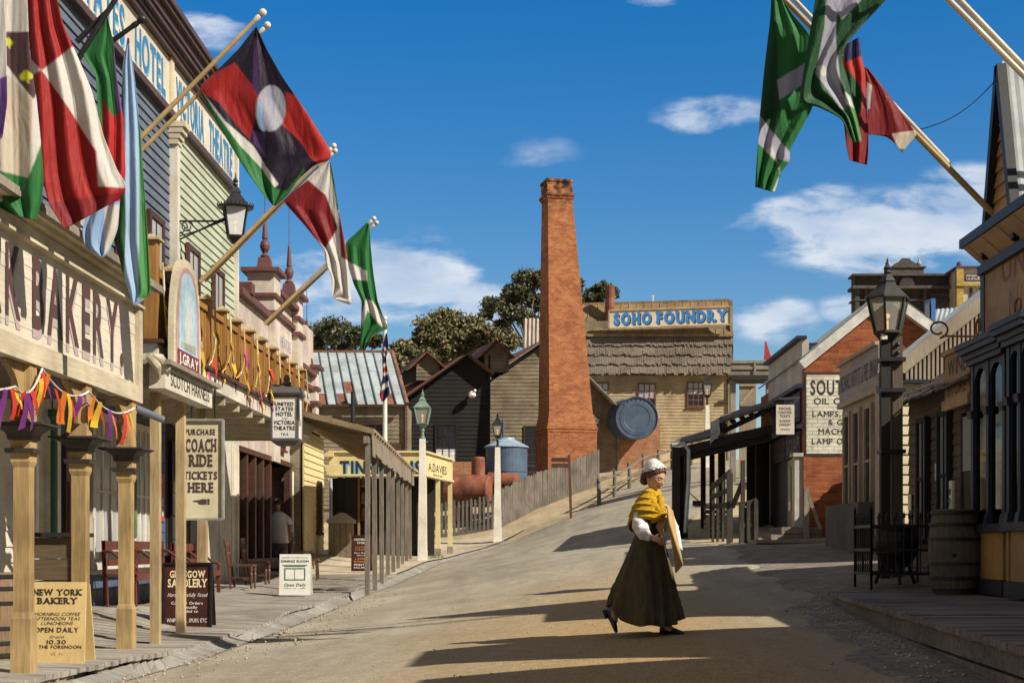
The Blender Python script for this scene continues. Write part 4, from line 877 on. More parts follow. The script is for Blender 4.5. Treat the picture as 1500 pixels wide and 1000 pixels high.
# bush rail fence
bush = M('brown bush timber', (.12,.10,.075), .9, .3, 7, .4, stretch=GZ, col2=(.22,.185,.14))
rf = thing('rail_fence', 'rough bush timber post and rail fence running up beside the hill road', 'fence', (2.43,55,2.7))
fp = []
for px, Yp in ((889,55.0),(900,56.6),(922,58.2),(943,60),(964,61.6),(985,63),(1013,65),(1040,66.5),(1066,68)):
    x = PX(px,Yp)-(.3 if px == 889 else 0); g = H(x,Yp); fp.append(Vector((x,Yp,g))); m = MB(); hh = random.uniform(1.02,1.15)
    m.tube([(x,Yp,g-.2),(x+random.uniform(-.03,.03),Yp,g+hh*.5),(x+random.uniform(-.04,.04),Yp,g+hh)], [.085,.08,.07], 9); m.build('post', bush, rf)
for q in (.45,.88):
    for a, b in zip(fp[:-1], fp[1:]):
        m = MB(); pts = [a.lerp(b,t)+UZ*(q+.05*math.sin(3.1*t+a.x*3))+UY*-.07 for t in (-.04,.25,.5,.75,1.04)]; m.tube(pts, [.045,.055,.05,.05,.04], 8); m.build('rail', bush, rf)
m = MB(); m.bar
# finger post
sp_ = thing('signpost', 'brown timber finger post with two dark arm boards on the hill path', 'signpost', (1.2,49,H(1.2,49)))
x, y, g = PX(836.5,49), 49, H(1.2,49)
m = MB(); m.bar((x,y,g-.1),(x-.07,y,PZ(666,49)),.09,.09); m.build('post', M('red brown post', (.12,.05,.025), .6, stretch=GZ), sp_)
for py, st in ((673,'CALIFORNIA GULLY'),(681.5,'MINE TOURS')):
    m = MB(); a = P(809,py,48.93); m.prism([(0,-.07),(.57,-.07),(.57,.07),(0,.07),(-.05,0)], a, UX, UZ, UY*.03); s = m.build('arm_board', brown, sp_)
# ---------------- street lamps
def lantern(parent, c, w, h, frame, gl, sides=4, top='cone', rot=math.pi/4):
    c = Vector(c); k = 1 if sides != 4 else 1.0; r0, r1 = w*.32*1.2, w*.5*1.2
    m = MB(); m.lathe(c, [(r0*.5,-.12*h),(r0,-.02),(r0+.02,0),(r0+.02,.03),(r0*.9,.031)], sides, rot=rot)
    for i in range(sides):
        t = 2*math.pi*i/sides+rot; d = Vector((math.cos(t),math.sin(t),0)); m.bar(c+d*r0+UZ*.02, c+d*r1+UZ*h*.55, .028, .028, up=d)
    m.lathe(c, [(r1*.9,h*.55),(r1+.03,h*.55),(r1+.03,h*.58),(r1*.42,h*.80),(r1*.42,h*.83),(r1*.46,h*.84),(r1*.22,h*.95),(r1*.12,h*.97)], sides, rot=rot)
    m.lathe(c, [(.02,h*.95),(.05,h*.99),(.035,h*1.03),(.055,h*1.06),(.02,h*1.12),(.008,h*1.22)], 10); lo = m.build('lantern', frame, parent)
    g = MB()
    for i in range(sides):
        t0 = 2*math.pi*i/sides+rot; t1 = 2*math.pi*(i+1)/sides+rot; a, b = Vector((math.cos(t0),math.sin(t0),0)), Vector((math.cos(t1),math.sin(t1),0))
        g.add([c+a*r0*.97+UZ*.03, c+b*r0*.97+UZ*.03, c+b*r1*.97+UZ*h*.55, c+a*r1*.97+UZ*h*.55],[(0,1,2,3)])
    g.build('glass', gl, lo)
    m = MB(); m.tube([c+UZ*.02, c+UZ*h*.22], .015, 6); m.lens_ball(c+UZ*h*.29, .035, 6); m.build('mantle', gold, lo)
    return lo
def street_lamp(x, y, ztop, label, wl, hl, mat, fr, bw=.24):
    g = H(x,y); t = thing('street_lamp', label, 'street lamp', (x,y,g), 'gas street lamps on posts'); zl = ztop-hl*1.22
    m = MB(); m.tbox(x,y,g-.1,zl-.42,bw,bw,bw*.62,bw*.62); m.build('post', mat, t)
    m = MB(); m.lathe((x,y,zl-.43), [(.05,0),(.085,.03),(.05,.08),(.04,.2),(.06,.25),(.04,.32)], 10); m.tube([(x-.26,y,zl-.52),(x+.1,y,zl-.36)] if False else [(x-.05,y-.02,zl-.55),(x+.16,y-.05,zl-.50)], .012, 6); m.build('neck', fr, t)
    lantern(t, (x,y,zl), wl, hl, fr, glassl); return t
street_lamp(PX(619,40), 40, PZ(570,40), 'cream post street lamp with a green tarnished lantern beside the awning shop', .50, .80, white, copper, .26)
street_lamp(PX(729,52), 52, PZ(603,52), 'cream post street lamp with a dark lantern in front of the blue tank', .42, .72, white, iron, .30)
street_lamp(PX(1036,62), 62, PZ(544,62), 'pale post street lamp high on the hill before the foundry wall', .46, .86, white, iron, .26)
# overhead timber bridge, gate
Y = 52
ob_ = thing('overhead_bridge', 'grey timber overhead walkway crossing between foundry and dark shop', 'bridge', P(1100,556,Y))
m = MB(); m.box(PX(1071,Y), PX(1140,Y), Y, Y+.06, PZ(549,Y), PZ(528,Y)); m.box(PX(1071,Y), PX(1140,Y), Y-.05, Y-.001, PZ(532,Y), PZ(528,Y)); m.box(PX(1071,Y), PX(1140,Y), Y-.05, Y-.001, PZ(541,Y), PZ(537,Y)); m.build('side_board', greyw, ob_)
m = MB(); m.box(PX(1071,Y), PX(1140,Y), Y-.1, Y+1.3, PZ(556,Y), PZ(549.5,Y)); m.build('beam', blackf, ob_)
m = MB(); m.box(PX(1104,Y), PX(1107,Y), Y-.08, Y-.052, PZ(549,Y), PZ(530,Y)); m.build('upright', greyw, ob_)
for px in (1075, 1128):
    m = MB(); x = PX(px,Y); m.box(x-.1,x+.1,Y+.2,Y+.4,H(x,Y)-.2,PZ(556,Y)); m.build('post', greyw, ob_)
Y = 54
gt = thing('timber_gate', 'tall grey board gate with a diagonal brace under the overhead walkway', 'gate', P(1095,640,Y))
m = MB()
for i in range(5): m.box(PX(1083+i*5,Y), PX(1087.6+i*5,Y), Y, Y+.05, H(PX(1090,Y),Y), PZ(561,Y))
m.build('board', M('pale gate timber', (.30,.24,.16), .85, .2, 6, .2, stretch=GZ), gt)
m = MB(); m.bar(P(1084,592,Y)-UY*.03, P(1103,570,Y)-UY*.03, .1, .04, up=UY); m.bar(P(1083,565,Y)-UY*.02, P(1107,565,Y)-UY*.02, .12, .03); m.bar(P(1083,594,Y)-UY*.02, P(1107,594,Y)-UY*.02, .12, .03); m.build('brace', M('lighter gate timber', (.36,.30,.2), .85), gt)
# ---------------- tinsmith shop, its cabinet, skillion awning, flagstaff
Y = 42.0
ts = thing('tinsmith_shop', 'butter yellow shop parapet reading TINSMITHS on slim posts at the path corner', 'shop', P(550,815,Y))
par = M('butter parapet paint', (.62,.53,.27), .6, .07, 6, .06, stain=.12)
c0, c1, c2 = P(482,700,Y), P(622,700,Y), P(663,700,46); zt_, zb_2 = PZ(663,Y), PZ(694,Y)
m = MB()
def wallquad(a, b, z0, z1, t=.12):
    d = Vector((b.x-a.x,b.y-a.y,0)).normalized(); n = Vector((d.y,-d.x,0))
    m.add([Vector((p.x,p.y,z))+n*q for p in (a,b) for z in (z0,z1) for q in (0,-t)], [(0,4,6,2),(1,3,7,5),(0,1,5,4),(2,6,7,3),(0,2,3,1),(4,5,7,6)])
    return d, n
d1, n1 = wallquad(c0, c1, zb_2, zt_); d2, n2 = wallquad(c1, c2, zb_2-.0, zt_-.002); po = m.build('parapet', par, ts)
m = MB()
for a, b, n in ((c0,c1,n1),(c1,c2,n2)):
    for z, e, hh in ((zt_+.002,.07,.06),(zb_2-.062,.05,.06)): m.add([Vector((p.x,p.y,zz))+n*q for p in (a,b) for zz in (z,z+hh) for q in (e,-.16)], [(0,4,6,2),(1,3,7,5),(0,1,5,4),(2,6,7,3),(0,2,3,1),(4,5,7,6)])
m.build('moulding', par, po)
m = MB()
for off, mi in ((.09,1),(0,0)):
    m.m = mi; m.text('TINSMITHS', c0+d1*(.32+off*.6)+n1*(.006+(.004 if not mi else 0))+UZ*(.10-off*.5), d1, UZ, .42, 2.42, bold=.035, sp=.13)
m.m = 0; m.text('A.DAVIES', c1+d2*.5+n2*.006+UZ*.25, d2, UZ, .26, 2.6, bold=.0); m.text('MAKER', c1+d2*1.2+n2*.006+UZ*.08, d2, UZ, .12, 1.3)
m.build('lettering', [ink, inksky], po)
m = MB(); m.box(c0.x-.3, c0.x+.15, Y-.12, Y+.1, zt_-.12, zt_+.03); m.prism([(0,0),(.30,.5),(-.15,.5)], c0+UZ*-.1-UY*.02, UX, UZ, UY*.1); m.build('bracket', par, ts)
def tp(p, z1, n): 
    q = MB(); g = H(p.x,p.y)+.03; q.tbox(p.x,p.y,g+.24,z1,.15,.15,.13,.13); po_ = q.build('post', par, ts); q = MB(); q.tbox(p.x,p.y,g-.1,g+.25,.19,.19,.19,.19); q.build('post_base', greyw, po_)
for t in (.06, .52, .97): p = c1.lerp(c2,t)-n2*.06; tp(p, zb_2-.06, 0)
m = MB(); m.tube([(c0.x+.05,Y+.02,H(c0.x,Y)),(c0.x+.05,Y+.02,zb_2)], .05, 8); m.build('downpipe', galv, ts)
m = MB(); m.box(c0.x-.3, c1.x+.1, Y+2.6, Y+2.7, .8, zb_2); m.build('wall', blackf, ts)
m = MB(); m.add([c0+UZ*.5, c1+UZ*.5, c2+UZ*.5, Vector((c0.x,46,c0.z+.5))],[(0,1,2,3)]); m.build('roof', galv, ts)
for x0, x1 in ((488,497),(499,518)):
    m = MB(); m.box(PX(x0,Y), PX(x1,Y), Y+.9, Y+.96, H(-5.8,Y), zb_2-.05); m.build('door', M('dark green brown door', (.02,.018,.014), .5), ts)
m = MB(); m.box(PX(519,Y), PX(522,Y), Y+.8, Y+.9, H(-5.8,Y), zb_2-.05); m.build('door_frame', M('orange timber frame', (.30,.17,.07), .6), ts)
for k in range(3):
    m = MB(); m.box(PX(524,Y), PX(545,Y), Y+.8, Y+1.2, 2.0+k*.5, 2.04+k*.5)
    for i in range(4): m.lathe((PX(526.5+i*5.2,Y), Y+.9, 2.05+k*.5), [(.05,0),(.045,.2),(.03,.24),(.02,.3)], 8)
    m.build('display_shelf', M('shelf timber', (.26,.16,.09), .6) if k else rustred, ts)
Y = 40.2
cbn = thing('storage_cabinet', 'weathered board cabinet with a pitched lid beside the cream weatherboards', 'cabinet', P(499,813,Y))
m = MB(); x0, x1 = PX(481,Y), PX(516,Y); zb3 = H(-5.6,Y)+.05
for i in range(4): w = (x1-x0)/4; m.box(x0+i*w, x0+(i+1)*w-.012, Y, Y+.5, zb3, PZ(766,Y)-.01*(i%2))
m.build('board', brownw, cbn)
m = MB(); m.prism([(-.04,0),(x1-x0+.04,0),(x1-x0+.04,.10),((x1-x0)*.62,.30),((x1-x0)*.5,.30),(-.04,.10)], (x0,Y-.05,PZ(766,Y)), UX, UZ, UY*.6); m.build('lid', greyY, cbn)
# skillion awning of grey posts
sk = thing('skillion_awning', 'low grey shingle awning on nine rough timber posts along the kerb', 'awning', (-3.4, 34, .55))
A0 = Vector((PX(538,27),27,0)); A1 = Vector((PX(601,41.4),41.4,0)); zE = PZ(640,27); skm = M('grey brown rough posts', (.14,.12,.095), .9, .3, 6, .4, stretch=GZ, col2=(.25,.215,.17))
for i in range(9):
    t = i/8; p = A0.lerp(A1,t); m = MB(); zb4 = HW(p.x,p.y) if p.y < 33 else H(p.x,p.y)+.05
    zb4 = ZC-(48-18*t*1.0)*p.y/F if True else zb4
    m.bar((p.x,p.y,min(zb4,H(p.x,p.y)+.05)-.12),(p.x+random.uniform(-.02,.02),p.y,zE-.02),.088,.088); m.build('post', skm, sk)
m = MB(); m.bar(A0+UZ*(zE-.06)-UY*.2, A1+UZ*(zE-.06)+UY*.2, .10, .13); m.build('beam', skm, sk)
m = MB(); d = (A1-A0).normalized(); nrm = Vector((d.y,-d.x,0)); n = 26
for i in range(n):
    a = A0+(A1-A0)*(i/n)+nrm*.10; b = A0+(A1-A0)*((i+.96)/n)+nrm*.10; j = random.uniform(-.04,.04)
    m.add([a+UZ*(zE+.12), b+UZ*(zE+.12), b+UZ*(zE-.33+j)+nrm*.02, a+UZ*(zE-.33+j)+nrm*.02, a+UZ*(zE+.12)-nrm*.02, b+UZ*(zE+.12)-nrm*.02, b+UZ*(zE-.33+j), a+UZ*(zE-.33+j)],[(0,1,2,3),(5,4,7,6),(0,4,5,1),(3,2,6,7),(0,3,7,4),(1,5,6,2)])
m.build('valance', M('bark brown valance', (.20,.16,.11), .9, .3, 6, .4, stretch=GZ, col2=(.30,.25,.18)), sk)
m = MB(); B0, B1 = Vector((-4.75,27.2,zE+.55)), Vector((-5.2,41.4,zE+.55)); a, b = A0+UZ*(zE+.10)+nrm*.15-UY*.15, A1+UZ*(zE+.10)+nrm*.15
m.add([a,b,B1,B0,a+UZ*.05,b+UZ*.05,B1+UZ*.05,B0+UZ*.05],[(0,3,2,1),(4,5,6,7),(0,1,5,4),(1,2,6,5),(2,3,7,6),(3,0,4,7)])
for i in range(24): t = i/23; m.bar(a.lerp(b,t)-UZ*.03, B0.lerp(B1,t)-UZ*.03, .05, .06)
m.build('roof', M('brown awning underside', (.27,.20,.12), .9, .3, 5, .3, col2=(.36,.28,.18)), sk)
Y = 46
fs = thing('flagstaff', 'tall white flagstaff rising behind the tinsmith parapet', 'flagpole', (PX(563,Y),Y,1)); x = PX(564,Y)
m = MB(); m.tube([(x,Y,.9),(x,Y,PZ(470,Y))], [.085,.06], 12); m.build('pole', white, fs)
m = MB(); m.lens_ball((x,Y,PZ(466,Y)), .07, 8); m.build('finial', white, fs)
# ================================================================== RIGHT SIDE
# ---------------- corner shop with the dark bay windows
cs = thing('corner_shop', 'tan corner shop with dark arched bay windows and a steep street gable', 'shop', (5.2,14,.68))
XS = 5.0; ZE = 4.33
m = MB(); m.box(XS, 9.5, 13.55, 15.92, .2, 4.5); m.build('wall', plaster, cs)
m = MB(); m.text('MUS', (XS-.004, 15.05, 3.58), -UY, UZ, .34, .9, bold=.01, sp=.2); m.build('lettering', M('faded grey blue letters', (.33,.26,.20), .9), cs)
m = MB(); m.text('UNI', (XS-.004, 15.25, 4.02), -UY, UZ, .30, .85, bold=.01, sp=.2); m.build('lettering', M('faded purple letters', (.27,.125,.115), .9), cs)
m = MB(); m.box(XS-.012, XS+.05, 15.84, 15.97, .7, ZE); m.build('corner_board', blackp, cs)
m = MB(); m.corr((4.80,13.5,4.53),(9.5,13.5,6.3),(4.80,15.95,4.53),(9.5,15.95,6.3)); m.build('roof', galv, cs)
# eave: boarded soffit, dark fascia
m = MB(); m.add([(XS-.02,13.5,ZE),(XS-.02,15.86,ZE),(XS-.24,15.86,ZE+.19),(XS-.24,13.5,ZE+.19),(XS-.02,13.5,ZE+.06),(XS-.02,15.86,ZE+.06)],[(0,1,2,3)])
for y in np.arange(13.7,15.8,.5): m.bar((XS-.03,y,ZE-.005),(XS-.23,y,ZE+.18),.02,.02)
m.build('soffit', M('soffit boards', (.40,.27,.155), .75, .12, 5, .1), cs)
m = MB(); m.bar((XS-.24,13.5,ZE+.24),(XS-.24,15.9,ZE+.24),.06,.10); m.bar((XS-.03,13.5,ZE-.06),(XS-.03,15.9,ZE-.06),.08,.10); m.bar((XS-.24,15.9,ZE+.24),(XS+1.5,15.95,ZE+.55),.06,.10); m.build('fascia', blackp, cs)
# steep gables facing the street, two in a row (the nearer one casts its shade on the road)
def gable(yc, hw, zb, zt):
    m = MB(); m.clap((XS-.02,0,0), UY, -UX, [(yc-hw,zb),(yc+hw,zb),(yc,zt)], h=.155, lap=.03); g = m.build('gable', orangeb, cs)
    m = MB(); e = .06
    for s in (-1,1): m.bar((XS-.07,yc+s*(hw+e),zb-.25),(XS-.07,yc-s*.0,zt+.12),.09,.10,up=UX)
    m.build('bargeboard', blackp, g)
    m = MB(); d = UX*4.5
    for s in (-1,1):
        a, b = Vector((XS-.05,yc+s*(hw+e+.02),zb-.22)), Vector((XS-.05,yc,zt+.17)); m.corr(b,a,b+d,a+d,pitch=.09,amp=.003)
    m.build('gable_roof', M('lead grey iron', (.30,.33,.33), .6, .15, 3, .1), g)
gable(15.1, .46, 4.60, 6.18)
# bay windows
def bay(y0, y1, xf, zb=.69):
    b = MB(); b.box(xf, XS, y0, y1, zb, zb+.16); b.build('bay_plinth', navy, cs)
    b = MB(); b.box(xf+.04, XS, y0+.03, y1-.03, zb+.162, zb+.66)
    for y in (y0+.03, y1-.09): b.box(xf+.02, xf+.039, y, y+.06, zb+.165, zb+.655)
    b.build('stall_board', M('bay ochre', (.40,.235,.085), .6, .1, 6, .06), cs)
    b = MB(); b.box(xf-.03, XS, y0-.02, y1+.03, zb+.662, zb+.75); b.build('bay_sill', navy, cs)
    zs, zt = zb+.752, 3.20
    f = MB()
    cols = [y0+.04, (y0+y1)/2, y1-.04]
    for y in cols:
        f.box(xf+.03, xf+.10, y-.04, y+.04, zs, zt); f.tbox(xf+.065, y, 2.62, 2.70, .12, .12, .15, .15); f.tbox(xf+.065,y,zs,zs+.1,.13,.13,.1,.1)
    for x in (XS-.05,): 
        for y in (y0+.04,y1-.04): f.box(x-.04,x,y-.04,y+.04,zs,zt)
    for y in (y0+.04, y1-.04): f.box(xf+.1, XS-.09, y-.02, y+.02, zs+.9, zs+.95)
    def archfill(a0, a1, o, u, nrm):
        r = (a1-a0)/2-.0; c = (a0+a1)/2; zc = zt-r-.05
        for s in (-1,1):
            pl = [(c+s*r*math.cos(t), zc+r*math.sin(t)) for t in np.linspace(0,math.pi/2,8)]+[(c,zt),(c+s*r,zt)]
            f.prism(pl, o, u, UZ, nrm*.05)
    for a, c in zip(cols[:-1], cols[1:]): archfill(a+.04, c-.04, Vector((xf+.04,0,0)), UY, UX)
    archfill(xf+.10, XS-.09, Vector((0,y1-.02,0)), UX, -UY)
    fo_ = f.build('bay_frame', navy, cs)
    g = MB()
    for a, c in zip(cols[:-1], cols[1:]): g.add([(xf+.07,a+.04,zs),(xf+.07,c-.04,zs),(xf+.07,c-.04,zt),(xf+.07,a+.04,zt)],[(0,1,2,3)])
    for y in (y0+.045,y1-.045): g.add([(xf+.1,y,zs),(XS-.09,y,zs),(XS-.09,y,zt),(xf+.1,y,zt)],[(0,1,2,3)])
    g.build('pane', glassb, fo_)
    c = MB()
    for z, e in ((3.202,.02),(3.262,.05),(3.322,.10),(3.382,.12)): c.box(xf-e, XS, y0-e, y1+e, z, z+.058)
    c.build('bay_cornice', navy, cs)
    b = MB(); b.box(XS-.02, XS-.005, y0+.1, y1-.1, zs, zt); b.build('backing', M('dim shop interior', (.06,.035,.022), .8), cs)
    b = MB(); b.box(xf+.12, xf+.14, (y0+y1)/2+.1, (y0+y1)/2+.32, zs+.55, zs+.85); b.build('display_cloth', red, cs)
bay(14.72, 15.86, 4.82); bay(13.62, 14.36, 4.72)
m = MB()
for y in (15.25, 14.0): m.tube([(4.75,y+.1*math.cos(t)*(1-t/9),3.46+.10+.1*math.sin(t)*(1-t/9)) for t in np.linspace(-1.5,5.2,18)], .011, 6)
m.build('scroll_bracket', rustroof, cs)
# neighbouring shop nearer to the viewer (beside the frame; it throws the shade over the foreground)
nb = thing('corner_shop', 'tan gabled shop whose boardwalk runs along the dark foreground edge', 'shop', (5.4,7,.68))
m = MB(); m.prism([(8.8,.2),(11.8,.2),(11.8,2.8),(10.3,5.6),(8.8,5.6)], (5.0,0,0), UY, UZ, UX*4.5); m.build('wall', plaster, nb)
m = MB(); m.bar((4.97,11.85,2.75),(4.97,10.3,5.66),.1,.12,up=UX); m.bar((4.97,10.3,5.66),(4.97,8.75,5.66),.1,.12,up=UX); m.build('bargeboard', blackp, nb)
window(nb, (4.99,10.8,1.2), -UY, -UX, 1.4, 1.5, 2, 2, navy, glassd)
lk = thing('low_shop', 'low plastered lean-to shop link on the right hand boardwalk', 'shop', (5.4,12.5,.68))
m = MB(); m.box(5.0, 9.5, 11.82, 13.54, .2, 2.7); m.build('wall', plaster, lk); m = MB(); m.corr((4.9,11.83,2.72),(9.5,11.83,3.3),(4.9,13.53,2.72),(9.5,13.53,3.3)); m.build('roof', galv, lk)
nc_ = thing('corner_shop', 'tan false fronted shop nearest the viewer on the right', 'shop', (5.4,6,.68))
m = MB(); m.prism([(2.5,.2),(8.7,.2),(8.7,2.8),(7.6,5.6),(2.5,5.6)], (5.0,0,0), UY, UZ, UX*4.5); m.build('wall', plaster, nc_)
# ---------------- oak barrel
def barrel(x, y, z, r, h, label, mat):
    t = thing('barrel', label, 'barrel', (x,y,z)); m = MB(); n = 24
    m.lathe((x,y,z), [(r*.78,0),(r*.90,h*.15),(r*.98,h*.35),(r,h*.5),(r*.98,h*.65),(r*.90,h*.85),(r*.80,h*.985),(r*.76,h),(r*.72,h),(r*.71,h*.955),(.01,h*.955)], n); m.build('staves', mat, t)
    for q in (.03,.17,.34,.63,.80,.94):
        rr = r*(.78+.22*math.sin(math.pi*min(1,max(0,q*.9+.05)))**.8)+.006; m = MB(); m.lathe((x,y,z+q*h), [(rr,0),(rr+.004,.0),(rr+.006,.035),(rr,.035)], n); m.build('hoop', iron, t)
    m = MB(); m.lens_ball((x-.3*r,y-.96*r,z+h*.46), .022, 6); m.build('bung', blackp, t)
barrel(PX(1399,15.7), 15.72, .68, .285, .93, 'weathered oak barrel on the deck against the bay window', M('grey oak staves', (.085,.07,.05), .8, .3, 8, .3, stretch=GZ, col2=(.15,.125,.09)))
# ---------------- iron pen with a black pot
ip = thing('iron_fence', 'small black iron railing pen in front of the lamp post', 'fence', (4.3,17.2,.75))
m = MB(); xs0, xs1, y0, y1, zb = 3.95, 4.72, 16.75, 17.6, .74
segs = [((xs0,y0),(xs1,y0)),((xs0,y0),(xs0,y1)),((xs0,y1),(xs1,y1))]
for a, b in segs:
    L_ = math.hypot(b[0]-a[0], b[1]-a[1]); n = int(L_/.088)
    for i in range(n+1):
        t = i/n; x, y = a[0]+(b[0]-a[0])*t, a[1]+(b[1]-a[1])*t; hh = .80 if i not in (0,n) else .88
        m.tube([(x,y,zb+(.12 if i not in (0,n) else -.05)),(x,y,zb+hh)], .009 if i not in (0,n) else .016, 6); m.lathe((x,y,zb+hh), [(.016,0),(.02,.02),(.003,.07)], 6)
    for z in (.14,.42,.70): m.bar((*a,zb+z),(*b,zb+z),.02,.035)
m.build('railing', iron, ip)
pt = thing('iron_pot', 'round black iron cooking pot on short legs inside the railing pen', 'pot', (4.32,17.15,.74))
m = MB(); m.lathe((4.36,17.2,.92), [(.05,0),(.16,.05),(.25,.2),(.27,.35),(.24,.46),(.25,.50),(.22,.5),(.2,.42),(.02,.40)], 20); m.build('bowl', blackp, pt)
for k in range(3): t = 2.1*k+.4; m = MB(); m.tube([(4.36+.18*math.cos(t),17.2+.18*math.sin(t),.98),(4.36+.27*math.cos(t),17.2+.27*math.sin(t),.75)], .022, 6); m.build('leg', blackp, pt)
# ---------------- big twin post lamp
x, y = 4.5, 18.4
lp = thing('street_lamp', 'large black six sided lantern lamp on twin dark timber posts by the railing pen', 'street lamp', (x,y,.8), 'gas street lamps on posts')
m = MB(); m.bar((PX(1296,y),y,.6),(PX(1296,y),y,PZ(492,y)),.115,.115); m.build('post', blackf, lp)
m = MB(); m.bar((PX(1315,y),y+.05,.6),(PX(1314,y),y+.05,PZ(492,y)),.15,.13); m.build('post', M('dark lamp timber', (.075,.055,.04), .8, .3, 7, .3, stretch=GZ, col2=(.14,.105,.075)), lp)
m = MB()
for z in (PZ(530,y), PZ(575,y), 2.4): m = MB(); m.box(PX(1290,y)-.02, PX(1322,y)+.02, y-.10, y+.14, z, z+.05); m.build('strap', iron, lp)
for z in (PZ(505,y), PZ(517,y)): m = MB(); m.lens_ball((PX(1314,y),y-.04,z), .028, 6); m.build('bolt', iron, lp)
m = MB(); m.box(PX(1288,y), PX(1296,y), y-.14, y-.06, PZ(499,y), PZ(491,y)); m.build('junction_box', white, lp)
lantern(lp, (PX(1300,y), y, PZ(489,y)), .45, .80, M('weathered lamp iron', (.035,.033,.03), .6, .25, 9, .1), glassl, sides=6, rot=R(8))
# ---------------- dark weatherboard cottage facing the street
XC = 5.2
ct = thing('dark_cottage', 'dark weatherboard cottage with a shingled eave behind the barrel', 'cottage', (5.3,18.4,.8))
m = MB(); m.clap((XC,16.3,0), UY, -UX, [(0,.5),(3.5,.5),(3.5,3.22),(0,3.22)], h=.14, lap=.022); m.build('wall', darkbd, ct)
m = MB(); m.box(XC+.04, 9, 16.3, 19.78, .5, 3.2); m.build('side_wall', brownw, ct)
m = MB(); random.seed(5)
for r in range(14):
    yy = 16.1
    while yy < 20.1:
        w = random.uniform(.1,.18); a = .16*r; s = .62; p0 = Vector((XC-.32+a, yy, 3.12+a*s+random.uniform(-.01,.02))); m.add([p0, p0+UY*(w-.01), p0+Vector((.24,w-.01,.24*s-.02)), p0+Vector((.24,0,.24*s-.02)), p0-UZ*.03, p0+Vector((0,w-.01,-.03))],[(0,1,2,3),(0,4,5,1)]); yy += w
m.add([(XC-.3,16.1,3.08),(XC-.3,20.1,3.08),(XC+2.2,20.1,3.08+2.5*.62),(XC+2.2,16.1,3.08+2.5*.62)],[(0,1,2,3)]); m.build('roof', shingle, ct)
for yy, h in ((18.75,1.5),(17.75,1.5)): window(ct, (XC-.024,yy+.36,1.35), -UY, -UX, .36, h, 2, 2, blackf, glassw, fr=.06)
m = MB(); m.box(XC-.06, XC-.03, 16.62, 17.12, .7, 2.42); dd = m.build('door', blackp, ct)
m = MB(); m.box(XC-.075, XC-.061, 16.66, 17.08, 2.1, 2.75); m.build('fanlight', glassw, dd)
m = MB(); m.box(XC-.07, XC-.03, 16.55, 16.62, .7, 2.8); m.box(XC-.07, XC-.03, 17.12, 17.19, .7, 2.8); m.build('door_frame', blackf, ct)
for yy, z in ((18.22,2.05),(18.22,1.45),(19.55,1.7),(19.5,1.1)): m = MB(); m.box(XC-.05, XC-.035, yy, yy+.14, z, z+.22); m.build('notice', white, ct)
m = MB(); m.box(XC-.16, XC-.13, 17.22, 17.36, 1.28, 2.0); nb_ = m.build('narrow_sign', white, ct)
m = MB()
for i, c in enumerate('LODGINGS'): pass
m.text('BATHS', (XC-.164,17.34,1.9), -UZ, -UY, .07, .5, bold=.02); m.build('lettering', ink, nb_)
# hanging board on the cottage corner
hs_ = thing('hanging_sign', 'tan hanging signboard with grid lettering above the bay window corner', 'sign', (5.0,17.2,2.9))
xa = 4.98; ya, yb = YX(1384,xa), YX(1420,xa)
m = MB(); z0, z1 = 2.93, 3.50; m.box(xa, xa+.04, yb, ya, z0, z1); b_ = m.build('board', M('tan sign', (.36,.235,.125), .7, .1, 7, .08), hs_)
m = MB(); m.text('WINE', (xa-.003,ya-.12,z0+.32), -UY, UZ, .2, ya-yb-.25, bold=.01); m.text('STORE', (xa-.003,ya-.12,z0+.08), -UY, UZ, .16, ya-yb-.25, bold=.01); m.build('lettering', inkbr, b_)
m = MB(); m.bar((xa-.01,ya+.03,z1+.03),(xa-.01,yb-.03,z1+.03),.06,.06); m.bar((xa-.01,ya+.03,z0-.03),(xa-.01,yb-.03,z0-.03),.05,.12); m.build('frame', M('tan sign rail', (.42,.27,.14), .7), hs_)
# scroll bracket above
sbk = MB(); Yb = 17.0; sbk.tube([P(1443,493,16.0), P(1380,492,16.3)], .012, 6); sbk.tube([P(1380+14*math.cos(t)*(1-t/12)-6,482-12*math.sin(t)*(1-t/12),16.3) for t in np.linspace(-1.4,5.5,24)], .012, 6)
tag(sbk.build('sign_bracket', rustroof, at=P(1400,492,16.2)), 'thin curled wrought iron bracket projecting from the corner shop', 'bracket')
# ---------------- cream house with striped batten gable
Y = 21.6
hg = thing('batten_gable_house', 'cream house with a striped batten gable between cottage and brick wall', 'house', P(1330,800,Y))
m = MB(); m.clap((0,Y,0), UX, -UY, [(PX(1306,Y),.8),(9.5,.8),(9.5,PZ(560,Y)),(PX(1306,Y),PZ(560,Y))], h=.15, lap=.024); m.build('wall', M('lemon weatherboard', (.62,.56,.36), .6, .07, 8, .06, stain=.1), hg)
m = MB(); m.box(PX(1306,Y)+.03, 9.4, Y+.05, Y+1.2, .8, PZ(560,Y)); m.build('side_wall', beigeb, hg)
m = MB(); a0, a1 = P(1325,556,Y-.05), P(1325,536,Y-.05); sl = (PZ(445,Y)-PZ(536,Y))/(PX(1442,Y)-PX(1325,Y)); bt_ = M('pale battens', (.33,.275,.205), .7, .15, 7, .1, stretch=GZ)
g = MB(); wX = 2.4; g.prism([(0,0),(wX,0),(wX,.2+sl*wX),(0,.2)], a0+UY*.05, UX, UZ, UY*.1); go = g.build('gable', M('gable back boards', (.05,.04,.03), .8), hg)
for i in range(36):
    x = .02+i*.0655; m.prism([(x,.0),(x+.036,.0),(x+.036,.2+sl*(x+.036)-.02),(x,.2+sl*x-.02)], a0-UY*.02, UX, UZ, UY*.06)
m.build('batten', bt_, go)
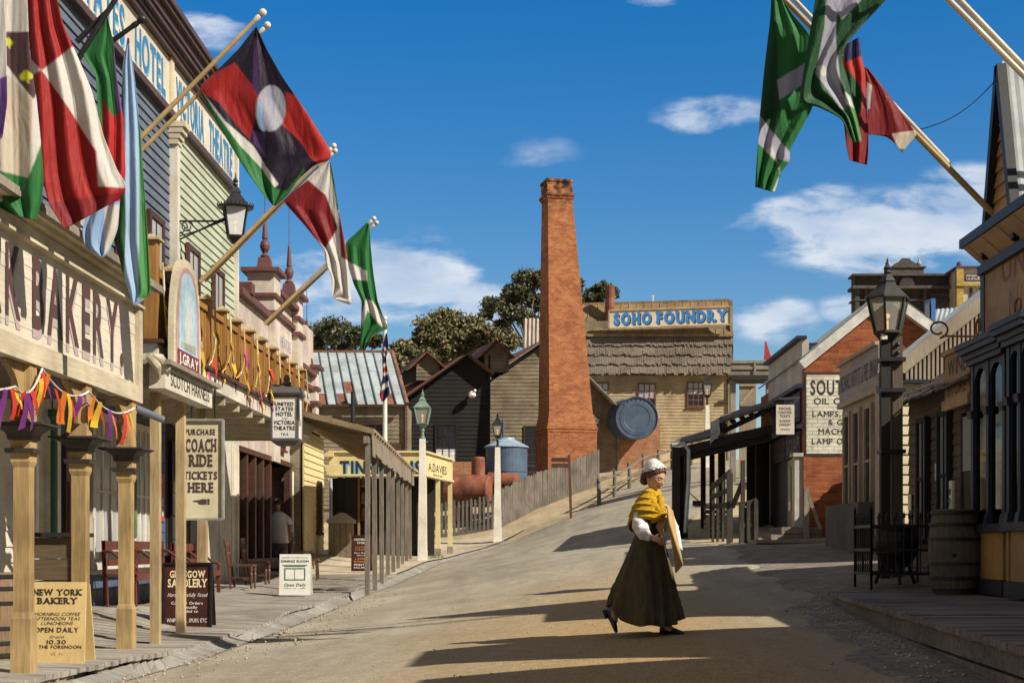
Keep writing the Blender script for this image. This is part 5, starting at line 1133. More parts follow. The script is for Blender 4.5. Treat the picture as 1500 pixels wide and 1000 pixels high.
m = MB(); p, q = a1+Vector((-.1,-.1,-.05)), a1+Vector((wX,-.1,sl*wX+.09)); m.bar(p,q,.20,.06,up=UY); m.build('bargeboard', bt_, hg)
m = MB(); p += UZ*.10; q += UZ*.10; m.corr(p,q,p+UY*1.4,q+UY*1.4,pitch=.12); m.build('roof', ironroof, hg)
m = MB(); m.box(PX(1322,Y), PX(1372,Y), Y-.14, Y-.03, PZ(562,Y), PZ(557,Y)); m.build('gutter', navy, hg)
# ---------------- mechanics institute
XM = 5.6
mi_ = thing('institute_hall', 'beige weatherboard hall with a lettered grey parapet behind the black lamp', 'hall', (5.7,24.5,1.2))
m = MB(); m.clap((XM,23.0,0), UY, -UX, [(0,1.0),(2.92,1.0),(2.92,3.72),(0,3.72)], h=.16, lap=.025); m.build('wall', beigeb, mi_)
m = MB(); m.box(XM+.04, 11, 23.05, 25.85, 1, 4.3); m.build('side_wall', beigeb, mi_)
m = MB(); m.box(XM-.06, XM+.1, 23.0, 25.95, 3.78, 4.46); pp = m.build('parapet', M('grey sign boards', (.36,.31,.27), .8, .12, 5, .12, stretch=G), mi_)
m = MB(); m.box(XM-.12, XM+.14, 23.0, 26.0, 4.462, 4.52); m.box(XM-.10, XM+.02, 23.0, 26.0, 3.70, 3.778); m.build('moulding', beigeb, pp)
m = MB(); m.text('MECHANICS INSTITUTE & FREE LIBRARY', (XM-.064,25.85,3.98), -UY, UZ, .30, 2.8, bold=.0, sp=.06); m.build('lettering', M('violet grey letters', (.115,.09,.125), .8), pp)
for yy in (25.1,24.35,23.5): window(mi_, (XM-.026,yy+.4,1.75), -UY, -UX, .40, 1.75, 1, 2, beigeb, glassd, fr=.08)
m = MB(); m.box(5.25, 5.58, 23.2, 25.8, 1.0, 1.93); m.build('dado', M('grey plinth boards', (.14,.125,.11), .9, .25, 6, .25, stretch=GZ), mi_)
# ---------------- brick gable with the painted advertisement
Y = 31.0
br_ = thing('brick_building', 'red brick gable building with a white painted oil company advertisement', 'building', P(1260,785,Y))
m = MB(); pol = [(1177,800),(1390,800),(1390,506),(1297,439),(1177,533)]
pw = [(PX(a,Y),PZ(b,Y)) for a, b in pol]; m.prism(pw, (0,Y,0), UX, UZ, UY*.4); m.build('wall', brickR, br_)
m = MB(); m.box(PX(1177,Y)+.02, PX(1390,Y)-.02, Y+.41, Y+6, 1, PZ(540,Y)); m.build('side_wall', brickR, br_)
m = MB(); ap, le, re = P(1297,434,Y)-UY*.12, P(1172,536,Y)-UY*.12, P(1394,505,Y)-UY*.12
m.bar(ap,le,.20,.22,up=UY); m.build('bargeboard', M('grey white barge', (.58,.57,.52), .6), br_); m = MB(); m.bar(ap+Vector((.01,-.003,-.02)),re,.20,.22,up=UY); m.build('bargeboard', M('grey white barge',(.58,.57,.52)), br_)
m = MB(); u1 = Vector((0,0,.15)); m.corr(ap+u1-UY*.12,le+u1-UY*.12,ap+u1+UY*6,le+u1+UY*6); m.corr(ap+u1-UY*.12,re+u1-UY*.12,ap+u1+UY*6,re+u1+UY*6); m.build('roof', galv, br_)
shade_shed = thing('timber_shed', 'unseen timber shed added behind the institute hall to shade the brick gable', 'shed', (8,29,1.3)); m = MB(); m.box(6.95, 9.5, 28.2, 30.7, 1.1, 2.85); m.build('wall', beigeb, shade_shed); m = MB(); m.corr((6.85,28.1,2.87),(9.6,28.1,3.7),(6.85,30.8,2.87),(9.6,30.8,3.7)); m.build('roof', galv, shade_shed)  # unseen shed added to cast shade on the brick wall
m = MB(); m.box(PX(1181,Y), PX(1300,Y), Y-.012, Y-.002, PZ(664,Y), PZ(549,Y)); pn = m.build('painted_panel', brickW, br_)
m = MB()
for a, b, c, d in ((1178.5,1181,668,545),(1181,1300,668,664.2),(1181,1300,548.8,545)): m.box(PX(a,Y), PX(b,Y), Y-.010, Y-.0015, PZ(c,Y), PZ(d,Y))
m.build('border', ink, pn)
m = MB(); yy = Y-.016
def adv(st, x0, xc, base, cap, bold):   # xc: pixel where the last *visible* letter ends
    m.text(st, P(x0,base,1)*0+Vector((PX(x0,Y),yy,PZ(base,Y))), UX, UZ, cap*Y/F, (xc-x0)*Y/F, bold=bold, sp=.12)
adv('SOUTHERN', 1187, 1281, 578, 22, .02); adv('OIL CO.', 1192, 1246, 592, 10, .012); adv('LAMPS, WICKS', 1190, 1278, 610.5, 9, .012); adv('& GLASS', 1213, 1262, 622.5, 8.5, .012); adv('MACHINE', 1199, 1252, 636, 9, .012); adv('LAMP OILS', 1189, 1250, 650.5, 9, .012)
m.build('lettering', ink, pn)
# ---------------- dark shop with stepped parapet, facing the street
XD = 5.85
ds = thing('dark_shop', 'dark navy shop front with stepped grey parapet left of the brick gable', 'shop', (5.9,33,1.4))
m = MB(); m.box(XD, 10, 31.45, 35.6, 1.1, 5.15); m.build('wall', navy, ds)
m = MB(); m.box(XD-.03, XD+.12, 31.1, 35.6, 4.75, 5.72); m.box(XD+.121, 7.1, 31.35, 31.5, 5.05, 5.60); m.build('parapet', M('pale grey parapet', (.50,.46,.42), .7, .1, 5, .1), ds)
m = MB(); m.box(XD+.10, 10, 31.2, 31.34, 4.99, 5.16); m.box(7.0, 10.5, 31.3, 31.5, 5.162, 5.34); m.build('coping', M('grey white coping', (.52,.50,.45), .6), ds)
m = MB(); m.bar((XD-.05,31.0,5.76),(XD-.05,35.65,5.76),.22,.07); m.bar((XD+.0,31.3,5.64),(7.15,31.3,5.64),.14,.06); m.bar((XD-.08,31.0,4.70),(XD-.08,35.65,4.70),.16,.09); m.bar((XD-.08,31.0,3.82),(XD-.08,35.65,3.82),.16,.09); m.build('moulding', navy, ds)
m = MB(); m.lathe((8.2,32,5.34), [(.18,0),(.18,.1),(.22,.1),(.22,.17),(.02,.18)], 10); m.build('vent', blackp, ds)
for (ya, yb, z0, z1, st, im) in ((34.9,33.1,3.95,4.6,('FIREWOOD','& PRODUCE'),'w'),(33.0,31.2,3.95,4.6,('NUGGET',),'v'),(34.9,33.1,3.2,3.75,('CANDLES',),'w'),(33.0,31.2,3.2,3.75,('SOAP',),'v')):
    m = MB(); m.box(XD-.06, XD-.01, yb, ya, z0, z1); b_ = m.build('sign_panel', M('plum sign panel', (.055,.035,.035), .6) if im == 'w' else M('ink blue sign panel', (.035,.035,.06), .6), ds)
    m = MB(); hh = (z1-z0)/len(st)
    for i, s in enumerate(st): m.text(s, (XD-.064,ya-.1,z1-hh*(i+1)+hh*.2), -UY, UZ, hh*.62, ya-yb-.2, bold=.01)
    m.build('lettering', M('faded tan letters', (.20,.13,.105), .8) if im == 'w' else M('faded lilac letters', (.27,.25,.30), .8), b_)
m = MB(); m.box(XD-.20, XD-.01, 31.05, 31.4, 1.3, 3.16); m.box(XD-.24, XD+.02, 31.0, 31.46, 3.162, 3.24); m.build('pilaster', M('grey white pilaster', (.53,.50,.44), .6, stretch=GZ), ds)
m = MB(); m.box(XD-.08, XD-.01, 31.41, 32.6, 1.6, 3.16); m.build('panelling', beigeb, ds)
for yy in (31.6,32.1): m = MB(); m.box(XD-.10, XD-.081, yy, yy+.3, 2.0, 3.0); m.build('pane', glassd, ds)
for k in range(3): m = MB(); m.box(XD-1.0+.22*k, XD+.3, 30.6, 32.2, 1.15+.16*k, 1.30+.16*k); m.build('step', plank_d if False else greyw, ds)
m = MB(); m.bar((XD-.05,30.5,1.2),(XD-.05,30.5,2.45),.1,.1); m.bar((XD-.05,30.5,2.42),(XD-.95,30.3,1.75) if False else (XD+.25,30.45,1.55),.09,.07); m.build('handrail', greyw, ds)
# small ticket board hung before it
tb = thing('ticket_sign', 'small cream ticket board hanging before the dark shop front', 'sign', P(1150,615,29.6)); Y = 29.6
m = MB(); m.box(PX(1137,Y), PX(1163.5,Y), Y, Y+.04, PZ(636,Y), PZ(592.5,Y)); b_ = m.build('board', signcream, tb)
m = MB()
for st, yb, hp, w in (('PURCHASE',600,4,17),('COACH RIDE',605.5,4,19),('TICKETS',611,4,15),('GLASGOW',618,4,16),('SADDLERY',623.5,4,17),('OPPOSITE',630,2.6,14)):
    m.text(st, Vector((PX(1150,Y),Y-.004,PZ(yb,Y))), UX, UZ, hp*Y/F, w*Y/F, bold=.01, align='C')
m.build('lettering', ink, b_)
m = MB(); m.bar(P(1150,592,Y)+UY*.02, P(1150,584,Y)+UY*.02, .02, .02); m.bar(P(1140,584,Y)+UY*.02, P(1175,580,Y)+UY*.3, .03, .04); m.build('bracket', iron, tb)
# ---------------- dark skillion veranda across the footpath
sv = thing('timber_veranda', 'dark rough timber veranda with a sagging plank roof crossing the right footpath', 'veranda', P(1050,790,33)); Y = 33
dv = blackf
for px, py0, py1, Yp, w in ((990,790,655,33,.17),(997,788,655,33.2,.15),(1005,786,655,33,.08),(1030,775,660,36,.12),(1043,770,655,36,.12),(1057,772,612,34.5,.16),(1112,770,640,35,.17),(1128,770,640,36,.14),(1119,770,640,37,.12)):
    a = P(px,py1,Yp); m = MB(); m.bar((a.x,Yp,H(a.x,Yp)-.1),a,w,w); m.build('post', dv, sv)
def roofq(pts, th=.07):
    m = MB(); m.add(pts+[p-UZ*th for p in pts],[(0,1,2,3),(7,6,5,4),(0,4,5,1),(1,5,6,2),(2,6,7,3),(3,7,4,0)]); return m
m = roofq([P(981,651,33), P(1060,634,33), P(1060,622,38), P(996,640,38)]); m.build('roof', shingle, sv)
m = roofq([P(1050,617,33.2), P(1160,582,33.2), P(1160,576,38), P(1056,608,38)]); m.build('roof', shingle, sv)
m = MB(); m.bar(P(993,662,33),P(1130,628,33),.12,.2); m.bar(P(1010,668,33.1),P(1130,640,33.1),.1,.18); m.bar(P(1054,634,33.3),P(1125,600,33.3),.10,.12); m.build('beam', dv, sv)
m = MB(); m.bar(P(1060,640,33.05),P(1100,632,33.05),.04,.10); m.build('pale_plank', greyw, sv)
m = MB()
for i in range(6): m.bar(P(1062+i*14,624-i*4.6,33.1), P(1056+i*14,618-i*4.6,38), .08, .1)
m.build('rafter', dv, sv)
m = MB(); m.add([P(1041,618,32.9),P(1053,612,32.9),P(1055,635,32.8),P(1040,650,32.8),P(1041,618,32.95),P(1053,612,32.95),P(1055,635,32.86),P(1040,650,32.86)],[(0,1,2,3),(7,6,5,4),(0,4,5,1),(1,5,6,2),(2,6,7,3),(3,7,4,0)]); m.build('hanging_board', M('silver board', (.34,.33,.32), .8, .2), sv)
m = MB(); m.box(PX(993,34), PX(1046,34), 34, 34.4, 1.3, PZ(621,34)) if False else m.bar(P(993,622,34),P(1046,622,34),.5,.1); m.build
m = MB(); m.tube([P(984,652,33)-UY*.1, P(1001,650,33)-UY*.1, P(1008,660,33)-UY*.1, P(1008,700,33)-UY*.1, P(1003,780,33)-UY*.1], .05, 8); m.build('downpipe', galv, sv)
m = MB(); m.box(PX(1108,34), PX(1142,34), 35.5, 35.6, 1.2, PZ(640,34)); m.build('wall', blackf, sv)
m = MB()
for i in range(7): z = H(4.3,31)+.08+i*.105; m.bar(P(1030,0,31)*0+Vector((PX(1031,31),31,z)), Vector((PX(1068,31),31,z)), .03, .085)
m.build('low_wall', blackf, sv)
# low picket hand rail by the steps
shaderail = M('weathered rails with painted shade', (.035,.03,.025), .9, .3, 7, .3, stretch=GZ, col2=(.08,.068,.055))  # near-black base colour stands in for shade on these rails
lf = thing('low_fence', 'short rough grey picket handrail beside the plank step', 'fence', P(1085,795,28.5))
for px, py0, py1, Yp, w in ((1067,793,690,29,.10),(1071,790,693,30,.09),(1088,795,674,28.6,.11),(1086,795,735,28.2,.13),(1096,798,735,28.2,.10),(1107,800,732,28.2,.12),(1044,780,707,31,.07),(1051,780,703,31,.07),(1059,780,699,31,.07)):
    a = P(px,py1,Yp); m = MB(); m.bar((a.x,Yp,H(a.x,Yp)-.1),a,w,w*.7); m.build('post', shaderail, lf)
for a, b in (((1042,715,31),(1070,690,30)),((1042,728,31),(1070,716,30)),((1085,740,28.2),(1109,732,28.2)),((1085,770,28.2),(1109,766,28.2)),((1073,742,29),(1088,705,28.6)),((1044,742,31),(1068,738,30))):
    m = MB(); m.bar(P(*a),P(*b),.06,.09); m.build('rail', shaderail, lf)
m = MB(); m.box(PX(1085,28.1), PX(1108,28.1), 28.3, 28.34, PZ(800,28), PZ(742,28)); m.build('board', brownw, lf)
# hanging lantern tray in the veranda
m = MB(); p = P(1023,733,33); m.box(p.x-.13,p.x+.13,32.9,33.1,p.z-.12,p.z); m.tube([P(1008,720,33),p+UZ*.0],.012,6); tag(m.build('feed_trough', blackp, at=p), 'small dark box hanging low under the dark veranda', 'box')
# plank step
m = MB(); Y = 27.0; m.box(PX(1108,Y), PX(1270,Y), Y, Y+1.2, PZ(795,Y), PZ(790,Y)); m.box(PX(1108,Y), PX(1270,Y), Y+.12, Y+1.2, PZ(803,Y)-.2, PZ(795.2,Y)); st_ = m.build('path', greyY, at=(4.5,27,1.2)); struct(st_)
# ---------------- far grand buildings
Y = 90
gb = thing('grand_building', 'far blackened stucco building with a pedimented parapet and urn finials', 'building', P(1330,460,Y)); soot = M('sooty stucco', (.035,.03,.027), .9, .3, 4, .25, col2=(.075,.064,.055), stain=.4); soot2 = M('grey sooty stucco', (.085,.075,.065), .9, .25, 4, .2)
m = MB(); m.box(PX(1252,Y), PX(1404,Y), Y, Y+1.0, 5, PZ(405,Y)); m.build('wall', soot, gb)
m = MB()
for a, b, e in ((405,402,.35),(424,420,.45),(441,439,.2)): m.box(PX(1250,Y)-e*.3, PX(1406,Y), Y-e, Y+1.1, PZ(a,Y), PZ(b,Y))
m.build('cornice', soot2, gb)
for x0, x1 in ((1252,1258),(1266,1270),(1305,1309),(1351,1357),(1395,1402)): m = MB(); m.box(PX(x0,Y), PX(x1,Y), Y-.15, Y+.1, 6, PZ(420,Y)); m.build('pilaster', soot2, gb)
m = MB(); m.box(PX(1304,Y), PX(1352,Y), Y-.2, Y+1, PZ(402,Y), PZ(393,Y)); m.box(PX(1300,Y), PX(1355,Y), Y-.3, Y+1, PZ(393,Y), PZ(391,Y))
m.prism([(PX(1327,Y)+s*(q*Y/F), PZ(p,Y)) for s, q, p in ((-1,18,391),(1,18,391),(1,16,386),(1,8,382),(1,5,378),(-1,5,378),(-1,8,382),(-1,16,386))], (0,Y,0), UX, UZ, UY*.6)
m.build('pediment', soot2, gb)
m = MB(); m.prism([(PX(1327,Y)+11*Y/F*math.cos(t), PZ(419,Y)+13*Y/F*math.sin(t)) for t in np.linspace(0,math.pi,12)], (0,Y-.25,0), UX, UZ, UY*.2); m.build('fan_arch', soot, gb)
for px in (1301,1347.5):
    m = MB(); q = Y/F; m.lathe((PX(px,Y),Y+.2,PZ(391,Y)), [(2*q,0),(2*q,1*q),(1*q,2*q),(3.4*q,4.5*q),(3.4*q,7*q),(1.4*q,9*q),(1.2*q,11*q),(.3*q,15*q)], 12); m.build('urn', M('pale urn stone', (.42,.40,.34), .8), gb)
for x0, x1 in ((1274,1298),(1363,1390)): m = MB(); m.box(PX(x0,Y), PX(x1,Y), Y-.06, Y+.05, 7, PZ(430,Y)); m.build('bay_panel', soot2, gb)
Y = 88
im = thing('importers_building', 'far cream and yellow building with an IMPORTERS panel beside the sooty one', 'building', P(1425,460,Y))
m = MB(); m.box(PX(1404,Y), PX(1475,Y), Y, Y+6, 5, PZ(393,Y)); m.build('wall', M('cream stucco', (.50,.46,.40), .8), im)
m = MB(); m.box(PX(1400,Y), PX(1410,Y), Y-.2, Y+.1, 7, PZ(393,Y)); m.box(PX(1399,Y), PX(1475,Y), Y-.3, Y+.1, PZ(420,Y), PZ(416,Y)); m.build('pilaster', M('mustard stucco', (.38,.27,.06), .8), im)
m = MB(); m.box(PX(1399,Y), PX(1475,Y), Y-.25, Y+6, PZ(393,Y)+.005, PZ(390.5,Y)); m.lathe((PX(1405,Y),Y,PZ(390.5,Y)), [(.16,0),(.16,.15),(.12,.27),(.02,.32)], 12); m.build('coping', M('deep violet coping', (.09,.05,.11), .7), im)
m = MB(); m.box(PX(1413,Y), PX(1450,Y), Y-.04, Y+.02, PZ(411.5,Y), PZ(401.5,Y)); f_ = m.build('name_panel', M('violet black frame', (.05,.04,.045), .7), im)
m = MB(); m.box(PX(1415,Y), PX(1450,Y), Y-.06, Y-.041, PZ(410,Y), PZ(403,Y)); m.build('panel_face', M('cream stucco',(.5,.46,.4)), f_)
m = MB(); m.text('IMPORTERS', (PX(1416,Y),Y-.07,PZ(409,Y)), UX, UZ, 5*Y/F, 30*Y/F, bold=.01); m.build('lettering', ink, f_)
for px in (1420,1434): m = MB(); m.box(PX(px,Y), PX(px+4,Y), Y-.06, Y+.02, PZ(440,Y), PZ(422,Y)); m.build('window', M('violet window', (.05,.03,.08), .4), im)
Y = 45
fr = thing('far_cottage', 'pale blue corrugated roof with a cream wall behind the brick gable', 'cottage', P(1400,480,Y))
m = MB(); m.corr(P(1350,500,Y), P(1366,453,Y+3), P(1450,500,Y), P(1450,447,Y+3), pitch=.16); m.build('roof', galv, fr)
m = MB(); m.box(PX(1350,Y), PX(1450,Y), Y+.2, Y+5, 1.5, PZ(502,Y)); m.build('wall', beigeb, fr)
Y = 40
bs_ = thing('blue_sign', 'blue edged projecting sign board standing above the brick roof', 'sign', P(1360,500,Y))
m = MB(); a, b = P(1364,505,Y), P(1354,500,Y+1.2); m.add([a, b, Vector((b.x,b.y,PZ(441,Y+1.2))), Vector((a.x,a.y,PZ(437,Y)))]+[p+UX*.12 for p in (a, b, Vector((b.x,b.y,PZ(441,Y+1.2))), Vector((a.x,a.y,PZ(437,Y))))],[(0,1,2,3),(7,6,5,4),(0,4,5,1),(1,5,6,2),(2,6,7,3),(3,7,4,0)]); m.build('board', plain('bright blue sign', (.03,.13,.38), .5), bs_)
m = MB(); a, b = P(1362.6,490,Y-.0)-UX*.02, P(1356,480,Y+1.1)-UX*.02; m.add([a,b,Vector((b.x,b.y,PZ(446,Y+1.1))),Vector((a.x,a.y,PZ(443,Y)))],[(0,1,2,3)]); m.build('face', M('pale grey sign face', (.5,.52,.56), .6), bs_)
# ================================================================== STREET FURNITURE, LEFT
def a_board(name, label, cx, y, zb, w, h, face, lines, inks, lean=.06, extra=None, edge=None, foot=True):
    """folding sandwich board seen from its face; lines: (text, base fraction, cap fraction, width fraction, ink index, kw)"""
    t = thing(name, label, 'sandwich board', (cx,y,zb), 'sandwich boards on the boardwalk'); vv = Vector((0,lean,h)).normalized(); o = Vector((cx-w/2,y,zb)); n = UX.cross(vv)
    m = MB(); m.add([o, o+UX*w, o+UX*w+vv*h, o+vv*h]+[p-n*.022 for p in (o, o+UX*w, o+UX*w+vv*h, o+vv*h)],[(0,1,2,3),(7,6,5,4),(0,4,5,1),(1,5,6,2),(2,6,7,3),(3,7,4,0)]); b = m.build('front_board', face, t)
    m = MB(); o2 = o+UY*(lean*2+.28)+UX*.015; v2 = Vector((0,-lean*1.2-.12,h)).normalized(); m.add([o2,o2+UX*(w-.03),o2+UX*(w-.03)+v2*h*.99,o2+v2*h*.99]+[p+UY*.02 for p in (o2,o2+UX*(w-.03),o2+UX*(w-.03)+v2*h*.99,o2+v2*h*.99)],[(0,1,2,3),(7,6,5,4),(0,4,5,1),(1,5,6,2),(2,6,7,3),(3,7,4,0)]); m.build('rear_board', edge or face, t)
    if edge:
        m = MB(); e = .035
        for a, c in ((o,o+vv*h),(o+UX*w,o+UX*w+vv*h)): m.bar(a+n*.006,c+n*.006,e,.03,up=n)
        m.bar(o+vv*h+n*.008,o+UX*w+vv*h+n*.008,.03,e,up=n); m.bar(o+vv*e*.5+n*.008,o+UX*w+vv*e*.5+n*.008,.03,e,up=n); m.build('frame', edge, b)
    ln = MB()
    for st, b0, cp, wf, ik, kw in lines:
        ln.m = ik; ln.text(st, o+UX*w*(.5+kw.pop('dx',0))+vv*h*b0+n*.004, UX, vv, h*cp, w*wf, align='C', **kw)
    if extra: extra(ln, o, vv, n, w, h)
    ln.build('lettering', inks, b); return t
ny_face = M('sandy yellow board', (.62,.46,.20), .6, .08, 7, .08, stretch=GZ, stain=.2)
def orn(ln, o, vv, n, w, h):
    ln.m = 1
    for a in (-50,-25,25,50):
        for k in (0,1): c = o+UX*w*(.52+a*.0016)+vv*h*(.145+.012*k)+n*.004; d = (UX*math.sin(R(a))+vv*math.cos(R(a)))*.02; e = (UX*math.cos(R(a))-vv*math.sin(R(a)))*.003; ln.add([c-e,c+e,c+e+d,c-e+d],[(0,1,2,3)])
Yb = 14.05
a_board('sandwich_board', 'sandy yellow sandwich board lettered NEW YORK BAKERY behind the nearest veranda post', PX(82,Yb), Yb, PZ(977,Yb), .56, .845, ny_face,
  [('NEW YORK',.845,.072,.86,0,dict(bold=.03,slab=True)),('BAKERY',.745,.074,.70,0,dict(bold=.03,slab=True)),('MORNING COFFEE',.605,.040,.80,0,dict(shear=.25)),('AFTERNOON TEAS',.552,.040,.80,0,dict(shear=.25)),('LUNCHEONS',.498,.040,.56,0,dict(shear=.25)),
   ('OPEN DAILY',.412,.058,.78,0,dict(bold=.02)),('from',.342,.038,.25,0,dict(shear=.3)),('10.30',.275,.050,.34,0,dict(bold=.01)),('IN THE FORENOON',.222,.040,.88,0,dict(bold=.01))], [ink, M('faint ornament', (.42,.27,.10), .7)], extra=orn)
Yb = 19.5
a_board('sandwich_board', 'dark maroon sandwich board lettered GLASGOW SADDLERY behind a slim ochre post', PX(273.5,Yb), Yb, PZ(922,Yb), .655, .91, maroon,
  [('GLASGOW',.79,.105,.74,0,dict(bold=.03,slab=True)),('SADDLERY',.645,.125,.82,0,dict(bold=.03,slab=True)),('Horses carefully fitted',.50,.06,.82,1,dict(shear=.35)),('Country Orders',.385,.042,.66,1,dict(bold=.01)),('punctually',.322,.042,.44,1,dict(bold=.01)),('attended to',.262,.042,.46,1,dict(bold=.01)),('WHIPS, BITS, SPURS ETC',.115,.062,.84,1,dict())], [inkcream, inkwhite], edge=blackp)
Yb = 26.0
def din(ln, o, vv, n, w, h):
    ln.m = 1
    def rc(x0,x1,z0,z1,k=0): c = [o+UX*w*a+vv*h*b+n*(.004+k) for a,b in ((x0,z0),(x1,z0),(x1,z1),(x0,z1))]; ln.add(c,[(0,1,2,3)])
    rc(.16,.84,.36,.385); rc(.16,.84,.635,.66); rc(.16,.195,.385,.635); rc(.805,.84,.385,.635); rc(.49,.505,.385,.635); rc(.10,.90,.715,.735); rc(.16,.84,.695,.714)
dn = a_board('sandwich_board', 'small white sandwich board with green frame lettered DINING ROOM', PX(431.5,Yb), Yb, PZ(871,Yb), .565, .75, M('white board paint', (.72,.72,.66), .5, .05, 8, .05, stain=.1),
  [('UNITED STATES HOTEL',.90,.030,.86,1,dict()),('DINING ROOM',.80,.055,.90,0,dict(bold=.025)),('Open Daily',.215,.075,.70,0,dict(shear=.25,bold=.01)),('11.30AM TILL 2.30PM',.155,.022,.70,1,dict())], [ink, inkgreen], extra=din)
Yb = 27.5
a_board('sandwich_board', 'crimson sandwich board lettered CRITERION STORE among the awning posts', PX(529.5,Yb), Yb, PZ(836,Yb), .36, .68, maroon,
  [('CRITERION',.875,.060,.82,0,dict(bold=.02)),('STORE',.78,.060,.48,0,dict(bold=.02)),('CLOTHING',.66,.045,.7,1,dict(bold=.01)),('& DRAPERY',.59,.045,.7,1,dict(bold=.01)),('Hats Shawls',.50,.045,.8,0,dict()),('Gloves',.43,.045,.5,0,dict()),('LADIES',.33,.055,.7,1,dict(bold=.02)),('BONNETS',.25,.05,.8,1,dict(bold=.02)),('FINEST IN',.16,.05,.8,0,dict(bold=.02)),('BALLARAT',.08,.05,.8,0,dict(bold=.02))], [inkwhite, inkorange], edge=maroon)
# large coach-ride sign, hung facing down the street
Y = 19.7
cr = thing('hanging_sign', 'large cream board reading PURCHASE COACH RIDE TICKETS HERE hung behind slim posts', 'sign', P(298,690,Y))
x0, x1, z0, z1 = PX(268,Y), PX(327,Y), PZ(760,Y), PZ(615,Y)
m = MB(); m.box(x0, x1, Y, Y+.05, z0, z1); b_ = m.build('board', M('aged cream board', (.60,.54,.34), .6, .09, 5, .06, stain=.25, col2=(.66,.62,.46)), cr)
m = MB()
for a, b in (((x0,Y-.004,z0),(x1,Y-.004,z0)),((x0,Y-.004,z1),(x1,Y-.004,z1)),((x1,Y-.003,z0),(x1,Y-.003,z1))): m.bar(a,b,.06,.03)
m.build('frame', M('grey sign edge', (.30,.30,.27), .6), b_)
m = MB()
for st, yb, cp, wd, sl, cx in (('PURCHASE',636.5,8.5,44,False,293.5),('COACH',661,19,45,True,294.5),('RIDE',682.5,17.5,34,True,294.5),('TICKETS',701.5,11.5,49,True,294),('HERE',720.5,14.5,37,True,294.5)):
    m.text(st, Vector((PX(cx,Y),Y-.005,PZ(yb,Y))), UX, UZ, cp*Y/F, wd*Y/F, bold=.035, slab=sl, align='C', sp=.12)
q = Y/F; hx, hz = PX(283,Y), PZ(735,Y)   # pointing hand emblem
hand = [(0,2.2),(10,3.2),(12,4.4),(19,4.4),(20,4),(20,-3),(12,-3.4),(9,-2.4),(7,-1),(9,.2),(0,.9)]
m.add([(hx+a*q, Y-.005, hz+b*q) for a, b in hand],[tuple(range(len(hand)))]); m.add([(hx+a*q, Y-.005, hz+b*q) for a, b in ((21.2,4.8),(24.2,4.8),(24.2,-3.6),(21.2,-3.6))],[(0,1,2,3)])
m.build('lettering', inkbr, b_)
m = MB(); m.tube([(x0+.12,Y+.02,z1),(x0+.12,Y+.02,z1+.5)], .012, 6); m.tube([(x1-.12,Y+.02,z1),(x1-.12,Y+.02,z1+.55)], .012, 6); m.build('hanger', iron, cr)
# box lantern sign of the hotel
Y = 25.0
bx = thing('lantern_sign', 'white box lantern sign lettered UNITED STATES HOTEL under the balcony edge', 'lantern sign', P(416,610,Y))
x0, x1, z0, z1 = PX(398,Y), PX(436,Y), PZ(643,Y), PZ(580,Y); d = x1-x0
m = MB(); m.box(x0, x1, Y, Y+d, z0, z1); b_ = m.build('box', M('opal sign panel', (.68,.68,.64), .4, .04, 6, .03, stain=.08), bx)
m = MB()
for xx in (x0,x1):
    for yy in (Y,Y+d): m.bar((xx,yy,z0-.01),(xx,yy,z1+.01),.035,.035)
for zz in (z0,z1):
    for a, b in (((x0,Y),(x1,Y)),((x0,Y+d),(x1,Y+d)),((x0,Y),(x0,Y+d)),((x1,Y),(x1,Y+d))): m.bar((*a,zz),(*b,zz),.04,.04)
xc, yc = (x0+x1)/2, Y+d/2
m.tbox(xc,yc,z0-.10,z0-.02,d*.7,d*.7,d*1.12,d*1.12); m.tbox(xc,yc,z1+.02,z1+.06,d*1.2,d*1.2,d*1.28,d*1.28); m.tbox(xc,yc,z1+.061,z1+.16,d*1.24,d*1.24,d*1.12,d*1.12); m.tbox(xc,yc,z1+.161,z1+.2,d*.5,d*.5,d*.46,d*.46)
m.lathe((xc,yc,z1+.2), [(.07,0),(.09,.04),(.05,.09),(.06,.14),(.03,.2)], 10); m.bar((xc,yc,z1+.2),(XV-.1,yc,z1+.22),.03,.03); m.build('casing', M('grey lead casing', (.11,.105,.10), .5, .15, 6, .06), bx)
m = MB()
for st, yb, cp, wd in (('UNITED',594,5.4,27),('STATES',601,5.4,26),('HOTEL',609,6.2,24),('VICTORIA',621.5,6.2,31),('THEATRE',629.5,6.0,31)): m.text(st, Vector((PX(416.5,Y),Y-.005,PZ(yb,Y))), UX, UZ, cp*Y/F, wd*Y/F, bold=.025, align='C')
m.text('and', Vector((PX(416.5,Y),Y-.005,PZ(613.6,Y))), UX, UZ, 3*Y/F, 8*Y/F, shear=.4, align='C'); m.text('TEA', Vector((PX(416.5,Y),Y-.005,PZ(637.5,Y))), UX, UZ, 4*Y/F, 12*Y/F, shear=.2, align='C')
m.build('lettering', ink, b_)
m = MB(); m.text('TEA', (x1+.005,Y+.1,z0+.25), UY, UZ, .12, .24); m.build('lettering', M('crimson sign paint',(.2,.04,.05)), b_)
